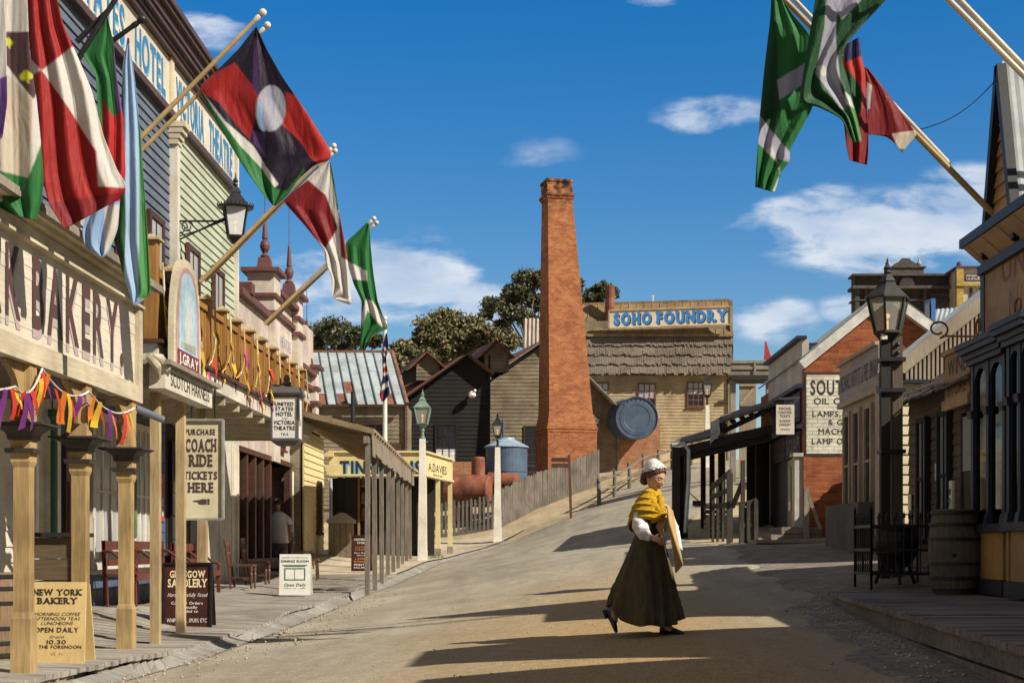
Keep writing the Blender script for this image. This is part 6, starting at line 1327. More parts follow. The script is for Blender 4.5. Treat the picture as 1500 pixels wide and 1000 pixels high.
# bracket lamp on the theatre pilaster
Y = 25.7
bl = thing('wall_lamp', 'large four sided pearl glass lantern on a scrolled wall bracket of the theatre', 'wall lamp', P(300,330,Y), 'wall mounted lanterns')
c = P(345,348,Y); m = MB(); xw = XH+.12
m.tube([(xw,Y,PZ(309,Y)),(xw,Y,PZ(362,Y))], .025, 6); m.tube([(xw,Y,PZ(324,Y)), P(318,324,Y), P(331,321,Y)], .018, 6); m.tube([(xw,Y,PZ(352,Y)), P(276,345,Y), P(300,334,Y), P(331,322,Y)], .016, 6); m.tube([(xw,Y,PZ(347,Y)), P(290,338,Y), P(329,319,Y)], .012, 6)
for cx_, cy_, r0 in ((264,334,11),(274,332,9)): m.tube([P(cx_+r0*math.cos(t)*(1-t/16),cy_-r0*math.sin(t)*(1-t/16),Y) for t in np.linspace(0,6.5,22)], .012, 5)
m.tube([P(331,322,Y), P(345,322,Y)], .02, 6); m.build('bracket', iron, bl)
lantern(bl, (c.x, Y, c.z), .47, .96, iron, glassw2, sides=4, rot=R(60))
m = MB()
for k in range(28):
    t = 2*math.pi*k/28; m.tube([(c.x+.31*math.cos(t), Y+.31*math.sin(t), c.z+.55), (c.x+.33*math.cos(t), Y+.33*math.sin(t), c.z+.60)], [.014,.005], 5)
m.lathe((c.x,Y,c.z), [(.30,.52),(.325,.54),(.31,.56)], 28); m.build('crest', iron, bl)
# red notice panels on the wall, grey pipe
np_ = MB(); np_.box(XH+.10, XH+.13, 24.25, 24.75, 1.65, 2.45); n_ = tag(np_.build('notice_board', red, at=(XH+.1,24.5,2)), 'red notice panel with pale squares on the blue block wall', 'notice board')
m = MB()
for y in (24.32,24.54):
    for z in (1.72,1.9): m.box(XH+.131, XH+.135, y, y+.14, z, z+.13)
m.box(XH+.131, XH+.135, 24.3, 24.6, 2.3, 2.38); m.box(XH+.131, XH+.135, 24.3, 24.5, 2.15, 2.22); m.build('notice_print', M('pale blue print', (.45,.48,.52), .6), n_)
m = MB(); m.box(XH+.10, XH+.125, 22.42, 22.62, 1.4, 2.7); tag(m.build('wall_banner', M('deep red banner', (.26,.02,.02), .6), at=(XH+.1,22.5,2)), 'narrow deep red banner between two cream sash windows', 'banner')
m = MB(); m.box(XH+.10, XH+.12, 23.0, 23.12, 1.35, 2.3); tag(m.build('wall_banner', M('green banner', (.10,.16,.07), .6), at=(XH+.1,23,2)), 'narrow green notice strip on the edge of the second cream window', 'banner')
m = MB(); m.tube([P(195,596,16.55), P(238,614,16.9)], .045, 10); tag(m.build('awning_roller', M('blue grey roller', (.15,.17,.21), .45, .1, 6, .05), at=P(195,596,16.55)), 'blue grey awning roller tube jutting past the last bakery post', 'roller')
# wooden chest behind the nearest posts, barrel at the picture edge
Y = 16.6
wc = thing('wooden_chest', 'tall dark lidded timber chest standing behind the yellow bakery board', 'chest', P(80,855,Y))
x0, x1, zb, zt = PX(50,Y), PX(108,Y), HW(-5.6,Y)-.0, PZ(786,Y)
m = MB()
for i in range(5): hh = (zt-zb)/5; m.box(x0, x1, Y-.008*(i%2), Y+.6, zb+i*hh, zb+(i+1)*hh-.008)
m.build('body', M('dark chest boards', (.10,.07,.04), .8, .3, 5, .3, stretch=GX, col2=(.16,.115,.065)), wc)
m = MB(); m.box(x0-.04, x1+.04, Y-.06, Y+.64, zt, zt+.05); m.build('lid', blackf, wc)
barrel(PX(-6,14.3), 14.3, HW(-5.3,14.3)+.0, .26, .86, 'oak barrel cut by the left picture edge beside a bakery post', M('brown oak staves', (.16,.10,.055), .75, .3, 8, .3, stretch=GZ, col2=(.24,.16,.09)))
# benches and chairs facing the street
def bench(x, y, L_, label, mat):
    t = thing('bench', label, 'bench', (x,y,HW(x,y)), 'settles along the boardwalk'); z = HW(x,y)+.0; ye = y+L_
    m = MB(); m.box(x, x+.46, y, ye, z+.42, z+.46); m.box(x+.44, x+.475, y, ye, z+.36, z+.455); m.build('seat', mat, t)
    m = MB(); m.bar((x-.02,y,z+.88),(x-.02,ye,z+.88),.035,.13); m.bar((x,y,z+.62),(x,ye,z+.62),.03,.09); m.build('backrest', mat, t)
    n = 3
    for i in range(n):
        yy = y+.03+(L_-.06)*i/(n-1); m = MB(); m.bar((x+.01,yy,z-.02),(x-.03,yy,z+.95),.06,.06); m.build('leg', mat, t); m = MB(); m.bar((x+.43,yy,z-.02),(x+.42,yy,z+.44),.06,.06); m.build('leg', mat, t)
        m = MB(); m.tube([(x-.01,yy,z+.80),(x+.08,yy,z+.79),(x+.2,yy,z+.70),(x+.32,yy,z+.60),(x+.44,yy,z+.575),(x+.47,yy,z+.53)], .024, 8); m.bar((x+.42,yy,z+.44),(x+.43,yy,z+.57),.045,.045); m.build('armrest', mat, t)
    return t
bench(-6.33, 20.9, 3.3, 'long dark red settle with three curved arms against the hotel wall', oxblood)
def chair(x, y, label, mat, grp='wooden chairs outside the hotel', turned=True):
    t = thing('chair', label, 'chair', (x,y,HW(x,y)), grp); z = HW(x,y); w = .42
    m = MB(); m.box(x, x+.44, y, y+w, z+.43, z+.465); m.build('seat', mat, t)
    for yy in (y+.03, y+w-.03):
        m = MB(); m.bar((x+.02,yy,z),(x-.10,yy,z+.92),.036,.036); m.build('leg', mat, t)
        m = MB(); m.lathe((x+.41,yy,z), [(.016,0),(.026,.05),(.018,.1),(.028,.2),(.034,.28),(.02,.31),(.03,.34),(.026,.43)], 10); m.build('leg', mat, t)
    m = MB(); m.box(x+.05,x+.4,y+.02,y+.045,z+.2,z+.23); m.box(x+.05,x+.4,y+w-.045,y+w-.02,z+.16,z+.19); m.build('stretcher', mat, t)
    m = MB(); m.bar((x-.095,y-.01,z+.88),(x-.095,y+w+.01,z+.88),.026,.12); m.bar((x-.065,y,z+.68),(x-.065,y+w,z+.68),.02,.055)
    m.bar((x-.045,y+.15,z+.46),(x-.09,y+.15,z+.85),.05,.015); m.bar((x-.045,y+.27,z+.46),(x-.09,y+.27,z+.85),.05,.015); m.build('backrest', mat, t); return t
chw = M('brown chair wood', (.10,.05,.03), .5, .2, 8, .1)
chair(PX(341,27.4), 27.1, 'brown wooden chair with turned legs beside the maroon saddlery board', chw); chair(PX(362,28.9), 28.7, 'second brown wooden chair standing just behind the turned leg chair', chw)
chair(PX(436,36), 35.6, 'pale topped ladder back chair in the dark doorway bay', M('light chair wood', (.20,.13,.08), .5), None)
m = MB(); x, y = PX(452,31), 31; z = HW(x,y); st = thing('stool', 'low wooden stool half hidden by the white dining board', 'stool', (x,y,z)); m.box(x-.2,x+.2,y,y+.3,z+.42,z+.47); m.build('seat', chw, st)
for a in (-.16,.16):
    for b in (.04,.26): m = MB(); m.bar((x+a*1.1,y+b,z),(x+a,y+b,z+.42),.04,.04); m.build('leg', chw, st)
bench(-6.3, 24.75, 1.6, 'lower dark brown bench between the saddlery board and the wooden chairs', oxblood)
# weeds by the kerb
m = MB(); random.seed(2)
for i in range(60):
    a = random.uniform(0,6.3); r = random.uniform(0,.28); x, y = PX(637,42.5)+r*math.cos(a), 42.5+r*math.sin(a); z = H(x,y); h = random.uniform(.06,.2); t = random.uniform(-.08,.08)
    m.add([(x-.012,y,z),(x+.012,y,z),(x+t,y+random.uniform(-.05,.05),z+h)],[(0,1,2)])
struct(m.build('grass', M('weed green', (.10,.14,.03), .8), at=(PX(637,42.5),42.5,1)), 'stuff')
m = MB(); c = P(603,772,45.5)
for s in (-1,1):
    pass
w_ = thing('cart_wheel', 'dark timber spoked cart wheel leaning by the grey picket fence', 'cart wheel', P(604,785,46)); ctr = P(603,775,46); rr = .62
m = MB(); m.tube([ctr+Vector((rr*.5*math.cos(t), rr*.86*math.cos(t), rr*math.sin(t))) for t in np.linspace(0,2*math.pi,33)], .045, 8, cap=False); m.build('rim', blackf, w_)
m = MB()
for k in range(12): t = 2*math.pi*k/12; m.tube([ctr, ctr+Vector((rr*.5*math.cos(t), rr*.86*math.cos(t), rr*math.sin(t)))], .022, 6)
m.build('spokes', blackf, w_); m = MB(); m.lens_ball(ctr, .12, 8); m.build('hub', blackf, w_)
# ================================================================== FLAGS
def flagmat(name, trans=.35, sheen=0):
    m = bpy.data.materials.new(name); m.use_nodes = True; nt = m.node_tree; N = nt.nodes; L = nt.links; N.clear()
    o = N.new('ShaderNodeOutputMaterial'); at = N.new('ShaderNodeAttribute'); at.attribute_name = 'pattern'
    tc = N.new('ShaderNodeTexCoord'); nz = N.new('ShaderNodeTexNoise'); nz.inputs['Scale'].default_value = 160; nz.inputs['Detail'].default_value = 2; L.new(tc.outputs['Object'], nz.inputs['Vector'])
    bp = N.new('ShaderNodeBump'); bp.inputs['Strength'].default_value = .12; bp.inputs['Distance'].default_value = .003; mpw = N.new('ShaderNodeMapping'); mpw.inputs['Scale'].default_value = (9, 9, 2.6); mpw.inputs['Rotation'].default_value = (0, .35, 0); L.new(tc.outputs['Object'], mpw.inputs[0])
    nw = N.new('ShaderNodeTexNoise'); nw.inputs['Scale'].default_value = 1; nw.inputs['Detail'].default_value = 4; nw.inputs['Distortion'].default_value = .6; L.new(mpw.outputs[0], nw.inputs['Vector'])
    b2 = N.new('ShaderNodeBump'); b2.inputs['Strength'].default_value = .55; b2.inputs['Distance'].default_value = .04; L.new(nw.outputs['Fac'], b2.inputs['Height']); L.new(b2.outputs[0], bp.inputs['Normal'])
    L.new(nz.outputs['Fac'], bp.inputs['Height'])
    p = N.new('ShaderNodeBsdfPrincipled'); p.inputs['Roughness'].default_value = .55; p.inputs['Specular IOR Level'].default_value = .25; p.inputs['Sheen Weight'].default_value = .15; L.new(at.outputs['Color'], p.inputs['Base Color']); L.new(bp.outputs[0], p.inputs['Normal'])
    t = N.new('ShaderNodeBsdfTranslucent'); L.new(at.outputs['Color'], t.inputs[0]); mx = N.new('ShaderNodeMixShader'); mx.inputs[0].default_value = trans
    L.new(p.outputs[0], mx.inputs[1]); L.new(t.outputs[0], mx.inputs[2]); L.new(mx.outputs[0], o.inputs[0]); return m
FM = flagmat('flag cloth', .42)
FC = dict(red=(.40,.022,.02), dred=(.26,.015,.018), white=(.70,.67,.62), cream=(.66,.58,.46), green=(.03,.20,.05), dgreen=(.018,.095,.03), lgreen=(.10,.33,.10), blue=(.33,.50,.72), lblue=(.42,.58,.76),
          purple=(.10,.045,.15), black=(.022,.013,.032), plum=(.10,.05,.055), yellow=(.62,.62,.03), grey=(.44,.44,.52), navy=(.025,.025,.11), brightred=(.55,.035,.03), violet=(.20,.08,.30), magenta=(.45,.03,.13))
def inside(px, py, poly):
    r = np.zeros(px.shape, bool); n = len(poly)
    for i in range(n):
        (x0,y0),(x1,y1) = poly[i], poly[(i+1)%n]
        if y0 == y1: continue
        c = ((y0 > py) != (y1 > py)) & (px < (x1-x0)*(py-y0)/(y1-y0)+x0); r ^= c
    return r
def resamp(pl, n):
    a = np.array(pl, float); s = np.concatenate([[0], np.cumsum(np.linalg.norm(np.diff(a, axis=0), axis=1))]); s /= s[-1]; t = np.linspace(0,1,n)
    out = np.stack([np.interp(t, s, a[:,0]), np.interp(t, s, a[:,1])], -1)
    k = max(1, n//60)
    for _ in range(2):
        o2 = out.copy()
        for i in range(1, n-1): o2[i] = out[max(0,i-k):min(n,i+k+1)].mean(0) if i-k >= 0 and i+k < n else out[i]
        out = o2
    return out
def flag(label, left, right, Y, base, polys, amp=.07, folds=2.5, phase=0, slant=1.5, nu=96, nv=190, grp='flags hung over the street', gather=.25):
    L_, R_ = resamp(left, nv), resamp(right, nv); u = np.linspace(0,1,nu); v = np.linspace(0,1,nv); U, V = np.meshgrid(u, v)
    wob = .02*np.sin(2*np.pi*(folds*U+phase+.3)+slant*V*2)*np.sin(np.pi*U)
    uu = np.clip(U+wob, 0, 1); px = L_[:,0][:,None]*(1-uu)+R_[:,0][:,None]*uu; py = L_[:,1][:,None]*(1-uu)+R_[:,1][:,None]*uu
    th = 2*np.pi*(folds*U+phase)+slant*V*2.2
    env = gather+(1-gather)*np.minimum(1,V*1.6)
    d = amp*.40*env*(np.sin(th)+.22*np.sin(1.9*th+1.1+V*3)+.06*np.sin(4.1*th+V*5)) + .10*amp*np.sin(7*V+4*U)
    Yd = Y+d; X = (px-CX)*Yd/F; Z = ZC+(HY-py)*Yd/F
    col = np.ones((nv*nu,4)); col[:,:3] = FC[base]
    fx, fy = px.ravel(), py.ravel()
    acc = np.zeros((nv*nu,3))
    for ox, oy in ((0,0),(.9,.35),(-.9,-.35),(.35,-.9),(-.35,.9)):
        cc = np.ones((nv*nu,3))*np.array(FC[base])
        for c, pl in polys: cc[inside(fx+ox, fy+oy, pl)] = FC[c] if isinstance(c, str) else c
        acc += cc/5
    col[:,:3] = acc
    m = MB(); m.v = [tuple(p) for p in np.stack([X,Yd,Z],-1).reshape(-1,3)]; m.f = [(j*nu+i,j*nu+i+1,(j+1)*nu+i+1,(j+1)*nu+i) for j in range(nv-1) for i in range(nu-1)]; m.mi = [0]*len(m.f); m.c = col
    o = m.build('flag', FM, smooth=True, at=m.v[0]); so = o.modifiers.new('cloth thickness', 'SOLIDIFY'); so.thickness = .004
    return tag(o, label, 'flag', grp)
def ell(cx, cy, rx, ry, n=28, rot=0): return [(cx+rx*math.cos(t)*math.cos(rot)-ry*math.sin(t)*math.sin(rot), cy+rx*math.cos(t)*math.sin(rot)+ry*math.sin(t)*math.cos(rot)) for t in np.linspace(0,2*math.pi,n,endpoint=False)]
# left cluster
flag('white flag with a purple lower part at the extreme left edge', [(-70,-60),(-70,110),(-40,190)], [(3,-60),(9,40),(11,150),(4,203),(-6,208)], 11.7, 'white', [('violet',[(-90,150),(20,108),(30,230),(-90,230)])], .05, 2, .2)
sham = lambda cx, cy, r: [('yellow', ell(cx-r*.45,cy,r*.55,r*.55)), ('yellow', ell(cx+r*.45,cy-.1*r,r*.55,r*.5)), ('yellow', ell(cx,cy-r*.5,r*.5,r*.5)), ('yellow', [(cx-r*.2,cy),(cx+r*.3,cy),(cx+r*.5,cy+r*1.0),(cx+r*.1,cy+r*.9)])]
flag('white flag with a brown band, yellow shamrocks and a green foot at far left', [(-40,-60),(-44,150),(-30,290),(20,315)], [(38,-60),(43,70),(54,150),(62,230),(64,268),(60,300),(52,323)], 12.0, 'white',
     [('cream',[(0,100),(48,145),(45,270),(-60,240)]),('plum',[(-60,48),(60,47),(60,125),(49,146),(10,96),(-60,60)]),('green',[(-60,236),(42,261),(64,200),(80,330),(-60,330)])]+sham(38.5,113,10)+sham(12,64,8), .06, 2.2, .5)
flag('huge red flag with a white quarter in front of the hotel lettering', [(36,-60),(40,30),(47,95),(55,180),(62,260),(72,300),(95,336)], [(70,-60),(92,35),(112,80),(134,132),(152,200),(172,250),(187,272),(178,290)], 12.25, 'red',
     [('white',[(61,104),(103,71),(112,66),(160,150),(200,275),(184,276),(144,273),(141,222),(114,180),(88,140)]),('white',[(47,88),(60,103),(49,111),(40,100)]),('dred',[(61,300),(150,286),(190,280),(190,340),(60,340)])], .075, 2.6, .1, 2.0)
flag('green purple and red flag with a pale blue end behind the great red flag', [(155,22),(136,50),(119,78),(140,110),(146,190),(140,285),(120,335),(124,362),(148,376)], [(157,22),(166,60),(172,120),(180,170),(184,255),(176,290),(173,335),(158,374),(150,377)], 12.9, 'green',
     [('violet',[(164,28),(200,28),(200,168),(172,165)]),('brightred',[(150,143),(165,171),(190,158),(190,300),(150,300)]),('blue',[(100,302),(168,296),(200,292),(190,400),(100,400)]),('white',[(153,302),(168,300),(176,300),(174,340),(153,374)])], .05, 2.0, .7)
flag('pale blue and green flag hanging straight down beside the bakery sign end', [(187,56),(180,95),(176,190),(172,290),(167,345),(181,405),(196,447)], [(189,56),(198,118),(206,195),(213,295),(218,365),(221,432),(198,448)], 13.3, 'lblue',
     [('dgreen',[(160,95),(179,90),(182,200),(184,330),(182,400),(184,420),(160,420)]),('lgreen',[(203,150),(240,150),(240,440),(203,437),(204,300)])], .05, 2.2, .15, .5)
flag('black red and purple flag with a pale disc and green edge on the long pole', [(375,40),(352,70),(322,100),(291,129),(309,165),(330,200),(357,245),(385,285),(399,300)], [(376,40),(392,75),(415,115),(438,148),(462,185),(485,222),(484,235),(463,240),(437,262),(422,285),(403,302)], 14.9, 'black',
     [('red',[(280,128),(344,92),(372,128),(378,140),(374,175),(366,205),(352,190),(320,150)]),('brightred',[(418,135),(432,140),(470,190),(500,225),(466,240),(455,232),(440,208),(412,182),(420,160)]),
      ('purple',[(372,52),(378,60),(378,140),(370,130)]),('purple',[(370,192),(388,195),(389,232),(372,210)]),('green',[(290,130),(330,185),(362,208),(372,232),(388,255),(402,276),(420,280),(446,245),(440,320),(380,320),(280,150)]),('white',[(293,130),(330,178),(360,204),(372,215),(394,250),(408,270),(402,275),(384,248),(350,212),(318,168)]),
      ('grey', ell(397,159,22,34,rot=.05)), ('lblue', [(378,148),(384,155),(388,190),(387,194),(380,188),(375,170)])], .07, 2.3, .35, 1.2, nu=120)
flag('red and white quartered flag hanging from the middle left pole', [(481,236),(462,250),(440,272),(415,295),(444,327),(475,365),(478,388),(486,403),(487,436)], [(484,236),(489,262),(497,312),(504,350),(510,388),(513,420),(515,447),(500,442),(488,437)], 19.6, 'white',
     [('dred',[(410,296),(451,264),(477,286),(495,334),(476,364),(444,328)]),('green',[(483,236),(488,236),(498,308),(494,308)]),('dred',[(496,310),(500,310),(509,382),(500,376)])], .08, 2.4, .2, 1.4)
flag('green flag with a white cross drooping from the farthest left pole', [(537,326),(523,340),(506,355),(508,382),(518,416),(530,441),(529,478),(528,511),(533,513)], [(541,328),(543,360),(547,400),(553,440),(562,465),(570,481),(556,487),(544,494),(535,513)], 24.3, 'green',
     [('white',[(505,380),(512,384),(537,397),(538,412),(512,408)]),('white',[(536,438),(545,440),(572,482),(560,480),(538,455),(531,480),(529,465)]),('dgreen',[(528,505),(540,500),(536,515),(527,515)])], .08, 2.2, .1, 1.2)
flag('furled red white and blue flag wrapped down the white flagstaff', [(565,488),(560,510),(560,530),(561,550),(556,578),(559,588)], [(567,488),(569,505),(566,525),(568,545),(571,577),(562,588)], 45.8, 'navy',
     [('white',[(560,505),(570,515),(570,528),(560,518)]),('dred',[(560,509),(570,519),(570,525),(560,514)]),('white',[(558,535),(570,528),(570,548),(558,552)]),('red',[(558,540),(570,534),(570,543),(558,547)]),('white',[(556,566),(572,556),(572,564),(556,574)]),('red',[(555,575),(561,573),(561,590),(555,590)])], .10, 1.4, .2, 1.0, nu=30, nv=90, gather=.8)
# right cluster
flag('tall green flag with white bands at the left of the right hand cluster', [(1132,-40),(1128,31),(1120,100),(1113,170),(1109,225),(1106,274)], [(1140,-12),(1160,20),(1187,52),(1190,110),(1191,156),(1170,195),(1156,220),(1158,236),(1144,252),(1134,282)], 14.2, 'green',
     [('dgreen',[(1100,0),(1134,0),(1140,120),(1146,200),(1150,235),(1100,160)]),('grey',[(1138,118),(1179,93),(1195,90),(1176,124),(1142,147)]),('grey',[(1110,166),(1131,193),(1156,222),(1159,238),(1136,232),(1105,207)]),('white',[(1119,222),(1131,215),(1142,245),(1138,285),(1130,282),(1143,252)]),('green',[(1103,212),(1122,222),(1143,244),(1112,272),(1100,285)])], .07, 2.4, .3)
flag('green and grey flag in front of the right hand cluster', [(1246,-146),(1205,-60),(1194,0),(1186,51),(1175,119),(1172,153),(1195,155),(1233,173),(1238,185),(1247,208)], [(1250,-148),(1345,-58),(1298,0),(1266,33),(1238,66),(1232,86),(1243,120),(1251,156),(1258,185),(1262,208)], 13.7, 'dgreen',
     [('grey',[(1216,-90),(1232,-110),(1224,60),(1232,130),(1245,165),(1232,160),(1194,108),(1207,40)]),('grey',[(1232,-110),(1320,-80),(1262,0),(1234,30),(1226,20)]),('white',[(1194,98),(1206,96),(1215,112),(1204,112)]),('white',[(1237,134),(1245,142),(1251,160),(1240,153)]),('lgreen',[(1238,155),(1251,160),(1264,210),(1247,210)])], .07, 2.6, .15)
flag('narrow red and navy flag hanging behind the front green flag', [(1237,66),(1234,90),(1240,115),(1242,150),(1236,180),(1240,215),(1244,235)], [(1258,55),(1262,85),(1267,105),(1269,145),(1272,190),(1272,225),(1270,242)], 14.3, 'brightred',
     [('navy',[(1230,60),(1262,50),(1262,82),(1238,92)]),('dgreen',[(1240,100),(1262,130),(1262,195),(1245,170)]),('dred',[(1238,185),(1275,150),(1275,250),(1236,250)])], .05, 1.8, .2)
flag('red flag with a white corner stretched under the sloping right pole', [(1266,98),(1269,125),(1271,160),(1271,198),(1300,197)], [(1270,100),(1295,130),(1320,165),(1343,197),(1321,224)], 14.6, 'dred',
     [('cream',[(1306,196),(1350,190),(1321,230)]),('cream',[(1267,118),(1277,126),(1274,160),(1266,160)])], .03, 1.5, .4)
# poles
def pole(label, a, b, r, mat, knob=None, kcol=None):
    t = thing('flagpole', label, 'flagpole', a, 'poles carrying the street flags'); m = MB(); m.tube([a, b], [r, r*.8], 10); m.build('shaft', mat, t)
    if knob:
        d = (Vector(b)-Vector(a)).normalized(); m = MB(); m.tube([Vector(b)-d*.09, Vector(b)-d*.06, Vector(b)-d*.03, b], [r*.85,r*1.02,r*1.02,r*.6], 10); m.lens_ball(Vector(b)+d*knob*.8, knob, 8); m.build('finial', kcol or mat, t)
    return t
polem = M('varnished pole', (.46,.33,.16), .45, .12, 8, .05); polew = M('white flagpole', (.66,.60,.48), .4, .06, 8, .03)
pole('white flagpole over the bakery roof carrying the big red flag', (-6.7,12.25,6.05), (-4.05,12.25,6.19), .03, polew)
pole('white flagpole over the bakery roof carrying the shamrock flag', (-6.7,11.9,5.85), (-4.15,11.9,6.12), .03, polew)
pole('longest left timber flagpole with a cream knob above the bakery', (-4.72,14.75,PZ(292,14.75)), P(382,22,14.75), .028, polem, .040, polew)
pole('shorter timber flagpole beside the longest one, knob just below its tip', (-4.72,14.95,PZ(300,14.95)), P(389,40,14.95), .024, polem, .036, polew)
pole('left timber flagpole rising from the balcony to the quartered flag', P(293,413,19.8), P(487,216,19.8), .030, polem, .038, polew)
pole('twin of the balcony flagpole with its knob slightly lower', P(300,412,20.0), P(489,223,20.0), .026, polem, .036, polew)
pole('farthest left timber flagpole carrying the drooping green flag', P(387,475,24.56), P(546,322,24.56), .032, polem, .040, polew)
pole('thin companion pole of the farthest left flagpole', P(391,476,24.8), P(550,328,24.8), .026, polem, .038, polew)
pole('black iron flagpole with no visible end over the bakery roof', P(100,110,12.9), P(180,-18,12.9), .028, iron)
pole('black iron flagpole with a ball end above the pale blue flag', P(140,78,13.2), P(204,32,13.2), .026, iron, .042, iron)
pole('short black iron flagpole behind the green and purple flag', P(112,62,13.0), P(160,14,13.0), .026, iron)
pole('sloping timber flagpole rising from the steep gable to the red flag', P(1464,323,15.5), P(1128,-22,14.2), .035, polem)
pole('white pole lying beside the sloping timber flagpole', P(1390,240,15.2), P(1136,-30,14.1), .026, polew)
pole('upper white flagpole at the top right corner', P(1530,142,14.2)+(P(1530,142,14.2)-P(1370,-20,13.6))*.75, P(1236,-155,13.1), .033, polew)
pole('second white flagpole just right of the upper corner pole', P(1540,140,14.3)+(P(1540,140,14.3)-P(1386,-22,13.7))*.7, P(1300,-110,13.4), .033, polew)
m = MB(); m.tube([P(1473,102,15.1)+(P(1348,190,15.0)-P(1473,102,15.1))*t-UZ*.12*math.sin(math.pi*t) for t in np.linspace(0,1,12)], .006, 5); tag(m.build('stay_wire', iron, at=P(1473,102,15.1)), 'thin sagging stay wire from the gable tip to the sloping pole', 'wire')
fp_ = MB(); Y = 60; fp_.prism([(PX(1119,Y),PZ(527,Y)),(PX(1131,Y),PZ(527,Y)),(PX(1122,Y),PZ(499,Y)),(PX(1120.5,Y),PZ(500,Y))], (0,Y,0), UX, UZ, UY*.04); tag(fp_.build('flag', M('small red flag cloth', (.42,.03,.03), .6), at=P(1125,527,Y)), 'small distant red pennant above the overhead walkway', 'flag', 'flags hung over the street')
# ================================================================== BUNTING
def cloth(c): 
    k = 'bunting '+c
    if k not in MATS: MATS[k] = M(k, FC[c] if c in FC else c, .7, .1, 20, .05)
    return MATS[k]
FC.update(borange=(.62,.17,.01), bpurple=(.14,.02,.17), byellow=(.60,.38,.02), bred=(.48,.03,.015), bgold=(.42,.26,.03), bpink=(.48,.05,.16), blime=(.48,.46,.04))
random.seed(21)
def ribbon(m, p, w, l, dirv):
    n = 5; sw = random.uniform(-.06,.06); tw = random.uniform(-.5,.5); vs = []; un = Vector((dirv.y,-dirv.x,0)).normalized()
    for i in range(n+1):
        t = i/n; a = tw*t; d = dirv*math.cos(a)+un*math.sin(a); c = p-UZ*l*t+dirv*sw*t*t+un*.03*math.sin(3*t+tw*4); vs += [c-d*w/2*(1-.15*t), c+d*w/2*(1-.1*t)]
    m.add(vs, [(2*i,2*i+1,2*i+3,2*i+2) for i in range(n)])
tops = [Vector((-4.52,y,z)) for y, z in ((10.4,PZ(548,12)+.0),(12.35,PZ(566,12.35)),(YX(62,-4.52),PZ(540,YX(62,-4.52))),(YX(130,-4.52),PZ(573,YX(130,-4.52))),(YX(197,-4.52),PZ(597,YX(197,-4.52))))]
cols5 = ['bpurple','bred','borange','byellow','bred','bpurple','borange']
whitestr = M('white cord', (.6,.58,.54), .7)
for k, (a, b) in enumerate(zip(tops[:-1], tops[1:])):
    t = thing('bunting', ['loop of ribbon bunting nearest the left edge of the bakery veranda','loop of ribbon bunting ending at the first bakery bracket','loop of red purple and orange ribbons between first and second posts','loop of short ribbons reaching the last bakery post'][k], 'bunting', a, 'ribbon bunting under the bakery sign')
    sag = .13; pts = [a.lerp(b,i/12)-UZ*sag*4*(i/12)*(1-i/12) for i in range(13)]; m = MB(); m.tube(pts, .010, 6); m.build('cord', whitestr, t)
    n = 9
    for i in range(n):
        q = (i+.6)/n; p = a.lerp(b,q)-UZ*sag*4*q*(1-q); m = MB(); ribbon(m, p, random.uniform(.08,.14), random.uniform(.18,.36), (b-a).normalized()); r_ = m.build('ribbon', cloth(cols5[(i+k*3)%7]), t, smooth=True)
pcol = ['blime','bpink','bred','byellow','bpurple','bgold']
for k in range(11):
    y0 = by[k]+.02; y1 = by[k+1] if k+1 < len(by) else 29.45; xx = XV+.05
    t = thing('bunting', 'swag of yellow and pink pennants on the balcony railing, ' + ['at the pale corner post','just behind the pointed picture board','beside the pointed picture board','third bay past the picture board','below the quartered flag pole foot','in the middle of the balcony','one bay past the balcony middle','below the farthest pole foot','behind the box lantern sign','above the box lantern roof','last at the far balcony end'][k], 'bunting', (xx,y0,4.7), 'pennant swags along the balcony')
    zt_b, zl = 4.72, 3.72+random.uniform(-.16,.10); ym = (y0+y1)/2+random.uniform(-.1,.1); pts = [Vector((xx,y0,zt_b))]
    for i in range(1,12):
        q = i/12; pts.append(Vector((xx+.03*math.sin(q*9), y0+(y1-y0)*(.5-.5*math.cos(math.pi*q))*1.0, zt_b-(zt_b-zl)*math.sin(math.pi*q)**.6)))
    pts.append(Vector((xx,y1,zt_b))); m = MB(); m.tube(pts, .010, 6); m.build('cord', M('twisted gold cord', (.55,.40,.10), .7, .3, 40, .2), t)
    m = MB()
    for i in range(0,12,2): m.tube([pts[i].lerp(pts[i+1],.2)+UX*.006, pts[i].lerp(pts[i+1],.7)+UX*.006], .0105, 6)
    m.build('cord_stripe', cloth('bpink') if k%2 else whitestr, t)
    for i in range(1,12,2):
        p = pts[i]; w, l = random.uniform(.09,.17), random.uniform(.20,.36); tw = random.uniform(-.9,.9); d = UY*math.cos(tw)+UX*math.sin(tw)*.6; m = MB(); o2 = Vector((random.uniform(0,.05),random.uniform(-.08,.08),0))
        m.add([p-d*w/2, p+d*w/2, p+o2*.5-UZ*l*.55+d*w*.28+UX*.03, p+o2*.5-UZ*l*.55-d*w*.28+UX*.03, p+o2-UZ*l],[(0,1,2,3),(3,2,4)]); m.build('pennant', cloth(pcol[(i//2+k*2)%6]), t, smooth=False)
